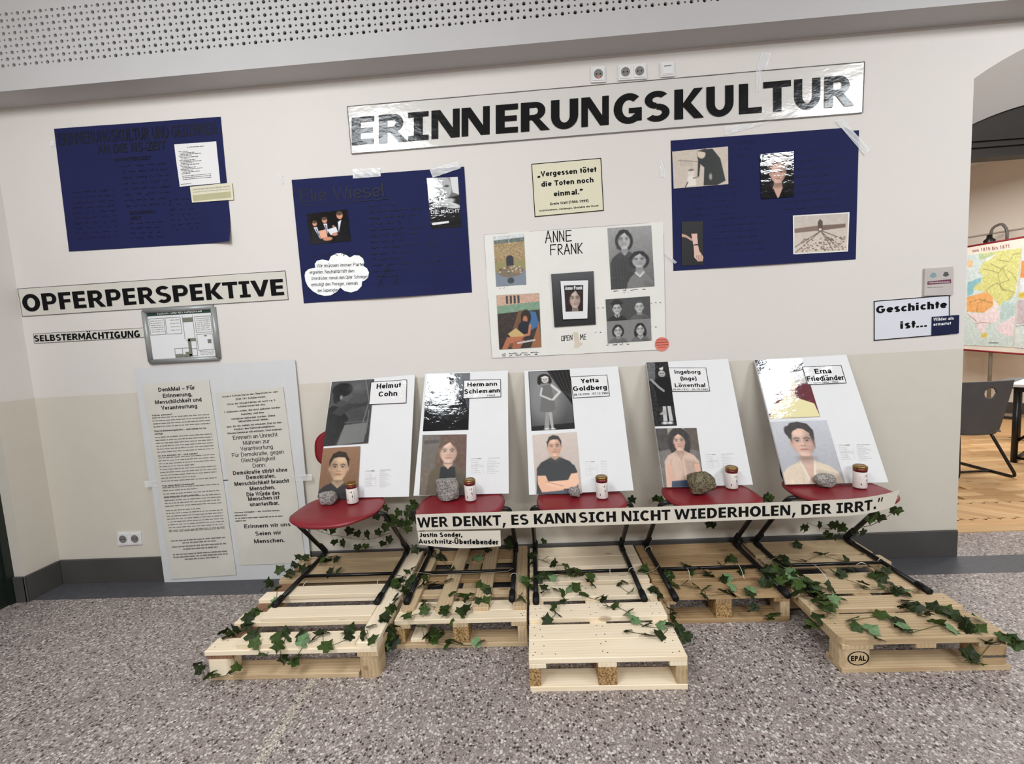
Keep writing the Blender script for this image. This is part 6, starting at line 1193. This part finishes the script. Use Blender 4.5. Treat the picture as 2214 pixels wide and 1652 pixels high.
def stonemat(name, c1, c2, sc):
    t = NT(name, .8, .25); v = t.coords(); vo = t.n('ShaderNodeTexVoronoi'); vo.inputs['Scale'].default_value = sc; t.l(v, vo.inputs['Vector']); s = t.n('ShaderNodeSeparateColor'); t.l(vo.outputs['Color'], s.inputs[0])
    t.col(t.ramp(s.outputs[0], [(0, c1), (.5, tuple((a+b)/2 for a, b in zip(c1, c2))), (1, c2)])); t.bump(t.noise(v, 40, 4), .8, .006); return t.m
S1, S2 = stonemat('granite', rgb(84, 80, 76), rgb(178, 172, 166), 260), stonemat('mossy_granite', rgb(56, 50, 36), rgb(132, 122, 96), 200)
def stone(px, wpx, hpx, dpt, mat, lab, sd, boxy):
    b = atZ(px[0], px[1], .585); s = FPX/np.dot(b-CAM, CF); W, H = wpx/s, hpx/s; import bmesh
    bm = bmesh.new(); bmesh.ops.create_cube(bm, size=1); bmesh.ops.subdivide_edges(bm, edges=bm.edges[:], cuts=5, use_grid_fill=True); r = np.random.default_rng(sd)
    planes = [(lambda n: n/np.linalg.norm(n))(r.normal(size=3)) for _ in range(16)]
    for v in bm.verts:
        p = A(*v.co); q = p/np.linalg.norm(p)*.62; p = p*boxy+q*(1-boxy)
        for n_ in planes:
            d = np.dot(p, n_); L_ = .47+.10*boxy
            if d > L_: p = p-n_*(d-L_)
        p = p+r.normal(size=3)*.008; v.co = p
    zmin = min(v.co.z for v in bm.verts); zmax = max(v.co.z for v in bm.verts); xm = max(abs(v.co.x) for v in bm.verts)*2
    V = [(b[0]+v.co.x/xm*W, b[1]+.0+dpt/2+v.co.y*dpt, b[2]-.001+(v.co.z-zmin)/(zmax-zmin)*H) for v in bm.verts]; F = [[l.index for l in f.verts] for f in bm.faces]; bm.free()
    return tag(mk('cobblestone', V, F, mat), lab, 'stone')
stone((704, 1094), 37, 27, .07, S1, 'pale grey angular cobblestone on the leftmost chair seat', 1, .75)
stone((968, 1085), 48, 48, .07, S1, 'tall grey cube shaped cobblestone on the second chair seat', 12, .95)
stone((1243, 1077), 27, 22, .05, S1, 'small round grey cobblestone on the middle chair seat', 3, .5)
stone((1525, 1072), 58, 48, .10, S2, 'large mossy brown cobblestone on the fourth chair seat', 14, .6)
stone((1791, 1056), 40, 27, .07, S1, 'flat speckled grey cobblestone on the rightmost chair seat', 5, .6)

# ================================================================== QUOTE STRIP ACROSS THE SEATS
def stripy(x): return -.612 if x < 1.40 else -.612+.055*((x-1.40)/.30)**1.6
ZT = lambda x: .621-.003*math.sin(x*2); ZBt = lambda x: .540-.003*math.sin(x*2+.4)
def spt(x, f, off=0.): y = stripy(x); z = ZT(x)*(1-f)+ZBt(x)*f; z += ((.012+.012*f)*((x-1.46)/.23)**2 if x > 1.46 else 0); return A(x, y-off, z)
X0, X1 = -.606, 1.688; V = []; F = []; n = 60
for off in (0, .0012):
    for f in (0, 1):
        for i in range(n+1): x = X0+(X1-X0)*i/n; V.append(spt(x+(0 if f == 0 else -.03*(i/n)**8), f, off)+A(0, .0016*math.sin(x*9), 0))
N = n+1
for i in range(n): F += [(i, i+1, N+i+1, N+i), (2*N+i, 3*N+i, 3*N+i+1, 2*N+i+1), (i, 2*N+i, 2*N+i+1, i+1), (N+i, N+i+1, 3*N+i+1, 3*N+i)]
F += [(0, N, 3*N, 2*N), (n, 2*N+n, 3*N+n, N+n)]
sp = mk('quote_strip', V, F, M_STRIP); tag(sp, 'long beige paper strip in black capitals stretched across the front of the chair seats', 'banner')
c = crop(0, 0, 1)
words = [('WER', 901, 967), ('DENKT,', 978, 1092), ('ES', 1105, 1141), ('KANN', 1154, 1244), ('SICH', 1252, 1331), ('NICHT', 1344, 1449), ('WIEDERHOLEN,', 1458, 1720), ('DER', 1732, 1798), ('IRRT.“', 1808, 1920)]
Vt = []; Ft = []
for w_, a, b in words:
    v, f = block(w_); x0, x1 = v[:, 0].min(), v[:, 0].max(); xa, xb = atY(a, 1115, -.613)[0], atY(b, 1100, -.613)[0]; n = len(Vt)
    lay = np.zeros(len(v))
    for i_, q in enumerate(f): lay[list(q)] = (i_ % 9)*2.5e-5
    for q, o_ in zip(v, lay):
        x = xa+(xb-xa)*(q[0]-x0)/(x1-x0); p_ = spt(x, .81-.62*q[1]/CAPH, .0018+o_)+A(0, .0016*math.sin(x*9), 0); Vt.append(p_)
    for q in f:
        a_, b_, c_ = Vt[n+q[0]], Vt[n+q[1]], Vt[n+q[2]]; Ft.append(tuple(n+i for i in (q if np.cross(b_-a_, c_-a_)[1] < 0 else q[::-1])))
mk('lettering', Vt, Ft, M_INK, sp)['kind'] = 'stuff'
cs = wallq([(903, 1149), (1082, 1146.5), (1083, 1180), (906, 1177)], -.622)
sc_ = slab('attribution_card', cs, .0012, M_STRIP, None, 12, 4, lambda u, v: .002+.001*math.sin(u*6)); me = sc_.data
for v_ in me.vertices:
    u = (v_.co.x+WO[sc_][0]-cs.c[0][0])/(cs.c[1][0]-cs.c[0][0]); zf = (cs.c[0][2]-(v_.co.z+WO[sc_][2]))/(cs.c[0][2]-cs.c[3][2]); v_.co.z -= .012*math.sin(math.pi*min(1, max(0, u)))*max(0, zf)
tag(sc_, 'small paper card naming the survivor, hanging under the left end of the strip', 'card')
text('lettering', [(cs.sub(.02, .08, .54, .40), 'Justin Sonder,', .03), (cs.sub(.0, .56, .97, .90), 'Auschwitz-Überlebender', .03)], M_INK, sc_, .0045)

# ================================================================== TIES
M_TIE = plain('white_nylon', rgb(214, 210, 202), .35, .5); M_TWINE = plain('pale_twine', rgb(150, 142, 126), .8, .2)
def tie(pts, lab, r=.0016, m=None, name='cable_tie'):
    tag(mk(name, *tube([p for p in pts], r, 6), m or M_TIE, None, True), lab, 'tie')
def Zc(cr, x, y, z): return atZ(*cr(x, y), z)
c1 = crop(420, 1160, 4.6125); c3 = crop(1130, 1150, 4.589); c4 = crop(1370, 1130, 5.535); c5 = crop(1620, 1130, 3.727)
def arch_tie(a, b, h): a, b = A(*a), A(*b); return [a+(b-a)*t+A(0, 0, h*math.sin(math.pi*t)) for t in np.linspace(0, 1, 6)]
tie(arch_tie(Zc(c1, 1060, 560, .148), Zc(c1, 1150, 440, .172), .02), 'white cable tie round the crossbar at the left rail of the leftmost chair'); tie(arch_tie(Zc(c1, 1820, 520, .148), Zc(c1, 1840, 415, .18), .01), 'white cable tie round the crossbar near the right rail of the leftmost chair')
tie(arch_tie(Zc(c3, 868, 440, .148), Zc(c3, 866, 368, .172), .02), 'white cable tie round the crossbar of the middle chair')
tie(arch_tie(Zc(c4, 680, 690, .148), Zc(c4, 640, 545, .175), .015), 'white cable tie left on the crossbar of the fourth chair'); tie(arch_tie(Zc(c4, 1325, 675, .148), Zc(c4, 1240, 490, .175), .015), 'white cable tie right on the crossbar of the fourth chair')
tie(arch_tie(Zc(c5, 650, 495, .148), Zc(c5, 510, 330, .178), .015), 'long white cable tie left on the crossbar of the rightmost chair'); tie(arch_tie(Zc(c5, 860, 345, .160), Zc(c5, 940, 335, .172), .012), 'white cable tie bent over the crossbar of the rightmost chair')
def loop_tie(x, y, z0, lab):
    tie([A(x+.0185*math.cos(a), y+.004*math.sin(a*2), z0+.0135+.0185*math.sin(a)) for a in np.linspace(-.4, math.pi+.4, 10)], lab, .0016)
loop_tie(1.794, -.325, .144, 'white cable tie looped over the right rail of the rightmost chair'); loop_tie(.478, -.345, .144, 'white cable tie looped over the right rail of the middle chair'); loop_tie(-.163, -.40, .162, 'pale tie looped over the right rail of the second chair'); loop_tie(.626, -.115, .144, 'pale tie looped over the rear left bend of the fourth chair')
tw = [(-.84, -.36, .19), (-.80, -.37, .165), (-.70, -.36, .195), (-.6, -.37, .183), (-.4, -.37, .183), (-.2, -.365, .185), (-.165, -.36, .20)]
tie(tw, 'thin grey wire strung between the first and second chairs', .0015, M_TWINE, 'tie_wire'); tie([(.478, -.36, .17), (.53, -.38, .155), (.60, -.36, .17), (.626, -.34, .18)], 'thin wire joining the middle and fourth chairs', .0015, M_TWINE, 'tie_wire'); tie([(1.15, -.31, .17), (1.2, -.33, .18), (1.27, -.30, .185)], 'thin wire joining the fourth and rightmost chairs', .0015, M_TWINE, 'tie_wire')

# ================================================================== IVY
def leafmat(name, a, b, rough=.4):
    t = NT(name, .5, .22); v = t.coords(); oi = t.n('ShaderNodeObjectInfo'); n_ = t.noise(v, 40, 3)
    cc = t.mix(oi.outputs['Random'], a, b); t.col(t.mix(t.ramp(n_, [(.45, (0, 0, 0, 1)), (.62, (.35, .35, .35, 1))]), cc, tuple(x*1.6 for x in b[:3])+(1,))); return t.m
LM = [leafmat('ivy_dark', rgb(27, 35, 13), rgb(38, 50, 19)), leafmat('ivy_mid', rgb(42, 57, 22), rgb(58, 76, 30)), leafmat('ivy_light', rgb(84, 112, 74), rgb(108, 136, 94))]
M_STEM = plain('ivy_stem', rgb(92, 82, 50), .6, .3)
def leafmeshes():
    out = []
    for k in range(4):
        r = random.Random(k+3)
        lobes = [(0, -.36), (-.22, -.50), (-.48, -.42), (-.42, -.14), (-.58, .10), (-.34, .20), (-.17, .38), (0, .64), (.17, .38), (.34, .20), (.58, .10), (.42, -.14), (.48, -.42), (.22, -.50)]
        lobes = [(x*r.uniform(.88, 1.1), y*r.uniform(.9, 1.1)) for x, y in lobes]; V = [(0, 0, .03)]
        for x, y in lobes: V.append((x, y, -.16*abs(x)+r.uniform(-.07, .07)+.05*(y < 0)))
        n = len(lobes); F = [(0, 1+i, 1+(i+1) % n) for i in range(n)]; F = [f[::-1] for f in F]
        for m_ in LM:
            me = bpy.data.meshes.new('leaf'); me.from_pydata(V, [], F); me.materials.append(m_); out.append(me)
    return out
LMS = leafmeshes()
def vine(lab, leaves, seed, size=.052, start=None, light=()):
    "leaves: 3D points; a stem threads through them nearest first"
    r = random.Random(seed); P = [A(*p) for p in leaves]; c0 = sum(P)/len(P); t = empty('ivy_vine', (c0[0], c0[1], min(p[2] for p in P)), lab, 'ivy')
    left = list(range(len(P))); cur = min(left, key=lambda i: P[i][0]); order = [cur]; left.remove(cur)
    while left: nx = min(left, key=lambda i: np.linalg.norm(P[i]-P[cur])); order.append(nx); left.remove(nx); cur = nx
    segs = []; run = [P[order[0]]]
    for a, b in zip(order, order[1:]):
        if np.linalg.norm(P[b]-P[a]) > .17: segs.append(run); run = []
        run.append(P[b]+A(r.uniform(-.012, .012), r.uniform(-.012, .012), -.006))
    segs.append(run); parts = [tube(fillet(s, .02, 3), .0013, 5) for s in segs if len(s) > 1]
    if parts: mk('stem', *merge(parts), M_STEM, t, True)
    for i, p in enumerate(P):
        k = r.choices((0, 1, 2), (.55, .38, .07))[0]; 
        if i in light: k = 2
        o = bpy.data.objects.new('leaf', LMS[r.randrange(4)*3+k]); COL.objects.link(o); o.parent = t; o.location = p-WO[t]+A(0, 0, r.uniform(.002, .010))
        s = size*r.uniform(.78, 1.15); o.scale = (s, s, s); e = Euler((math.radians(r.uniform(5, 55)), math.radians(r.uniform(-30, 30)), math.radians(r.uniform(-180, 180))))
        o.rotation_euler = e
    return t
def hang_vine(lab, leaves, stem, seed, size=.05):
    r = random.Random(seed); P = [A(*p) for p in leaves]; c0 = sum(P)/len(P); t = empty('ivy_vine', (c0[0], c0[1], min(p[2] for p in P)), lab, 'ivy')
    if stem: mk('stem', *tube(fillet(stem, .02, 3), .0013, 5), M_STEM, t, True)
    S = [A(*p) for p in stem] if stem else []
    tw_ = []
    for p in P:
        if S: q = min(S, key=lambda s: np.linalg.norm(s-p)); tw_.append(tube([q, (p+q)/2+A(.004, 0, .002), p], .0009, 4))
        o = bpy.data.objects.new('leaf', LMS[r.randrange(4)*3+r.choices((0, 1), (.75, .25))[0]]); COL.objects.link(o); o.parent = t; o.location = p-WO[t]; s = size*r.uniform(.85, 1.1); o.scale = (s, s, s)
        o.rotation_euler = (math.radians(90+r.uniform(-25, 20)), math.radians(r.uniform(-30, 30)), math.radians(r.uniform(-30, 30)))
        # tip mostly down
        o.rotation_euler = (Matrix.Rotation(math.radians(r.uniform(-35, 35)), 3, 'Z') @ Matrix.Rotation(math.radians(90+r.uniform(-20, 20)), 3, 'X') @ Matrix.Rotation(math.radians(180+r.uniform(-40, 40)), 3, 'Z')).to_euler()
    if tw_: mk('petiole', *merge(tw_), M_STEM, t, True)
    return t
def LZ(cr, pts, z=.150): return [atZ(*cr(*p), z) for p in pts]
def LZp(cr, pts, z=.173): return [atZ(*cr(*p), z) for p in pts]
def LY(cr, pts, y): return [atY(*cr(*p), y) for p in pts]
c2 = crop(820, 1160, 6.12); cs_ = crop(610, 1040, 5.697)
vine('ivy trailing over the front edge boards of the leftmost pallet', LZp(c1, [(590, 1000), (605, 1070), (820, 1010), (830, 1100), (910, 960), (930, 1020), (1070, 1000), (1090, 1045), (1180, 1035), (1250, 970), (1300, 975), (1320, 1095), (1510, 965), (1560, 930), (1540, 1010), (1680, 1000), (1760, 900), (1780, 1030)])+LY(c1, [(690, 1195), (890, 1235), (1010, 1220), (1000, 1260)], -.90), 1)
vine('ivy at the front left corner of the leftmost pallet', LZ(c1, [(300, 960), (360, 975), (420, 940), (520, 890), (545, 880), (330, 1000)], .150)+LY(c1, [(200, 1400), (420, 1310), (400, 1350), (150, 1395)], -.905)+LZ(c1, [(30, 1290), (50, 1340)], .05), 2)
vine('ivy along the left edge of the leftmost pallet', LZ(c1, [(640, 750), (600, 770), (540, 815), (820, 640), (800, 680), (750, 470), (710, 520), (830, 520)], .152), 3)
vine('ivy bunched round the rear left bend of the leftmost chair', LZ(c1, [(1035, 205), (1110, 210), (1010, 290), (1130, 310), (1100, 240), (950, 330), (960, 370), (850, 345), (930, 400), (1080, 330), (1250, 210), (1280, 240), (1310, 220), (1380, 210), (1420, 230), (1330, 250), (1350, 360), (1440, 350)], .176), 4)
hang_vine('ivy garland hanging between the legs of the leftmost chair', LY(cs_, [(530, 575), (620, 610), (825, 620), (930, 650), (1045, 660), (1185, 635), (645, 755), (745, 765), (930, 820), (1030, 805), (1240, 770), (1320, 720)], -.16), LY(cs_, [(360, 555), (400, 585), (480, 630), (600, 665), (730, 680), (850, 710), (1000, 722), (1120, 715), (1240, 670), (1330, 640)], -.16), 5)
hang_vine('ivy climbing the right leg of the leftmost chair', LY(cs_, [(1165, 435), (1280, 340), (1270, 580), (1340, 520), (1360, 460), (1310, 470), (1380, 500), (1430, 390), (1440, 540)], -.34), LY(cs_, [(1500, 900), (1440, 700), (1380, 560), (1330, 480), (1280, 400), (1240, 330)], -.34), 6)
hang_vine('ivy hanging in the gap between the leftmost and second seats', LY(cs_, [(1550, 600), (1530, 410), (1480, 520), (1620, 280), (1600, 360), (1570, 340), (1640, 310), (1600, 460), (1520, 540), (1560, 510), (1620, 420), (1640, 850)], -.34), LY(cs_, [(1420, 620), (1500, 540), (1560, 440), (1610, 350), (1650, 280)], -.34), 7)
vine('ivy between the leftmost pallet and the plank topped pallet', LZ(c1, [(1950, 740), (1990, 670), (1980, 720), (2040, 520), (2090, 540), (2030, 450), (2070, 400), (2120, 350), (2180, 330), (2000, 470), (2060, 490), (2140, 460), (1900, 810), (1900, 840), (2010, 610)], .178)+LY(c1, [(1960, 960), (1990, 1060), (1940, 1010), (1930, 1090), (1900, 1130), (2010, 900)], -.74), 8)
vine('ivy over the rear of the plank topped pallet', LZ(c2, [(460, 150), (520, 180), (560, 200), (850, 290), (800, 270), (720, 260), (700, 200), (960, 440), (1310, 290), (1180, 330), (1290, 280), (1440, 180), (400, 590), (440, 560), (470, 620), (600, 560), (640, 620), (700, 640), (560, 660), (920, 590), (250, 660), (350, 700), (260, 600)], .168), 9, light=(8, 9, 10))
vine('ivy across the front of the plank topped pallet', LZ(c2, [(970, 760), (1120, 800), (1160, 820), (1080, 780), (1210, 790), (1330, 650), (1400, 700), (1440, 740), (1310, 860), (1410, 865), (1850, 820), (1900, 840), (1900, 580), (1930, 600), (680, 920), (600, 990), (590, 890), (880, 960), (860, 1000), (1110, 1000), (1150, 960), (1070, 1030), (370, 1060), (960, 1140)], .166), 10)
vine('ivy spilling from the hollow front of the plank topped pallet', LY(c2, [(720, 1290), (660, 1300), (760, 1330), (620, 1320), (700, 1250), (780, 1270), (680, 1380), (740, 1390), (820, 1300), (910, 1450), (930, 1400), (1060, 1430), (1290, 1420), (1340, 1400), (180, 1270), (130, 1330), (90, 1380), (170, 1450), (200, 1330), (560, 1210)], -.72), 11)
vine('ivy round the left rail of the middle chair', LZ(c3, [(225, 270), (310, 315), (425, 340), (480, 380), (540, 390), (500, 430), (450, 410), (560, 430), (280, 440), (240, 450), (300, 470), (200, 430), (390, 420), (670, 460), (680, 520), (660, 500), (220, 590), (210, 560), (80, 470), (60, 540), (120, 500), (90, 560), (160, 470), (100, 240), (90, 320)], .165), 12)
vine('ivy trailing over the front boards of the middle pallet', LZ(c3, [(320, 580), (400, 610), (460, 570), (530, 560), (605, 635), (410, 690), (290, 730), (310, 760), (340, 820), (245, 880), (770, 660), (800, 670), (850, 750), (920, 735), (960, 520), (1010, 500), (1075, 600), (1050, 810), (1090, 850), (1130, 895), (1240, 930), (1050, 985), (1240, 1025), (1360, 1030), (1460, 930), (1370, 940)], .152), 13)
vine('ivy falling over the right edge of the middle pallet', LZ(c3, [(1320, 590), (1360, 640), (1160, 390), (1210, 390), (1300, 570)], .155)+LZ(c3, [(1550, 960), (1600, 1060), (1560, 1000), (1630, 1050)], .10)+LY(c3, [(1470, 770), (1490, 830), (1500, 870)], -.57), 14)
vine('ivy scattered over the short pallet of the fourth chair', LZ(c4, [(650, 520), (600, 510), (700, 600), (640, 540), (890, 620), (850, 590), (900, 640), (400, 610), (420, 660), (430, 740), (380, 640), (620, 730), (500, 760), (740, 770), (870, 790), (840, 880), (1040, 510), (1120, 440), (1180, 440), (1080, 690), (1130, 670), (1290, 590), (1080, 830), (1170, 850), (1210, 880), (1180, 790), (1400, 820), (1390, 860), (140, 570)], .155), 15, light=(25, 26))
vine('ivy hanging at the front and foot of the short pallet', LY(c4, [(1430, 1060), (1440, 1010)], -.58)+LZ(c4, [(1660, 1130), (1700, 1110), (1640, 1160)], .03), 16)
vine('ivy heaped between the fourth and the rightmost pallets', LZ(c4, [(1330, 220), (1480, 220), (1600, 610), (1640, 650), (1680, 700), (1740, 720), (1580, 700), (1600, 560), (1560, 730), (1620, 740), (1800, 620), (1850, 680), (1900, 640), (1950, 700), (2000, 640), (1960, 760), (2050, 800), (2130, 730), (2120, 840), (2180, 920), (1950, 850), (1850, 740), (1780, 680), (2010, 720), (2080, 720), (2160, 860), (1750, 430), (1840, 500), (1700, 560), (1780, 470), (1720, 500), (1820, 560), (1880, 600)], .168), 17, .058, light=(11, 13))
vine('ivy tumbling down the left edge of the rightmost pallet', LZ(c5, [(480, 490), (520, 520), (440, 460), (560, 580), (600, 640), (620, 690), (560, 620), (640, 740), (590, 600), (540, 560), (650, 680), (650, 530), (690, 630), (740, 630)], .16)+LY(c5, [(500, 820), (470, 850), (560, 780), (530, 840)], -.76), 18, .056)
vine('ivy on the rear boards of the rightmost pallet', LZ(c5, [(385, 185), (560, 255), (600, 265), (440, 315), (780, 300), (280, 290), (700, 410), (740, 420), (820, 385), (1000, 380), (1040, 420), (1060, 450), (1110, 390), (990, 430), (930, 520), (920, 495), (1070, 525), (1180, 520), (1190, 560), (1240, 560), (1290, 560), (1150, 500), (1080, 430)], .16), 19)
vine('ivy strewn over the front board of the rightmost pallet', LZ(c5, [(830, 780), (860, 845), (985, 860), (1070, 750), (1190, 800), (1240, 850), (1280, 880), (1260, 630), (1290, 660), (1250, 690), (1340, 690), (1420, 750), (1520, 810), (1490, 690), (1580, 740), (1640, 750), (1600, 720), (1630, 860), (1720, 790), (1760, 820), (1840, 780), (1790, 850), (1850, 860), (1740, 850)], .155)+LY(c5, [(1040, 950)], -.915), 20, .058)
vine('ivy drooping from the front right corner of the rightmost pallet', LY(c5, [(1900, 960), (1930, 970), (2050, 930), (2120, 970), (2110, 920), (2150, 980), (2020, 970), (1760, 1090), (1840, 1140), (1800, 1110), (1780, 1070)], -.91), 21, .055)
hang_vine('ivy garland under the right end of the strip, behind the rightmost chair', LY(c5, [(460, 50), (430, 40), (660, 110), (700, 115), (570, 20), (670, 25), (745, 50), (850, 75), (915, 80), (690, 18), (760, 30), (630, 100)], -.13), LY(c5, [(470, 0), (560, 40), (640, 50), (740, 60), (830, 60), (900, 40), (1000, 20), (1060, -40)], -.13), 22)
cz = crop(1750, 1050, 5.506)
hang_vine('ivy hanging just under the right end of the quote strip', LY(cz, [(720, 410), (840, 380), (760, 390), (1000, 300), (1050, 295), (800, 360)], -.40), LY(cz, [(600, 490), (720, 480), (830, 430), (930, 370), (1050, 280)], -.40), 23, .045)
hang_vine('single ivy leaves on the wall behind the middle chair', LY(crop(1140, 1040, 5.9), [(210, 770), (1340, 240), (1640, 225), (1880, 270), (1700, 240), (110, 360), (150, 350)], -.12), None, 24, .045)
hang_vine('ivy leaves below the strip between the fourth and rightmost chairs', LY(crop(1560, 740, 3.385), [(345, 1145), (330, 1130), (365, 1150)], -.3)+LY(c4, [(900, 22), (950, 30)], -.2)+LY(c2, [(1740, 80), (1750, 30), (1730, 130), (1700, 60)], -.1), None, 25, .05)

# repeats carry a common group
GROUPS = {'red_chair': 'red chairs standing on the pallets', 'pallet': 'wooden pallets along the wall', 'memorial_board': 'white boards leaning on the chairs', 'grave_candle': 'grave candles on the chair seats', 'cobblestone': 'stones on the chair seats', 'ivy_vine': 'ivy laid over the pallets and chairs', 'navy_poster': 'navy card posters on the wall', 'wall_socket': 'white sockets on the wall', 'cable_tie': 'ties holding the chair frames', 'tie_wire': 'wires between the chairs', 'clear_tape': 'pieces of clear tape on the wall', 'text_scroll': 'long text sheets on the white panel', 'shell_chair': 'grey classroom chairs', 'word_banner': 'grey word banners on the left'}
for o in bpy.data.objects:
    k = o.name.split('.')[0]
    if o.parent is None and k in GROUPS: o['group'] = GROUPS[k]
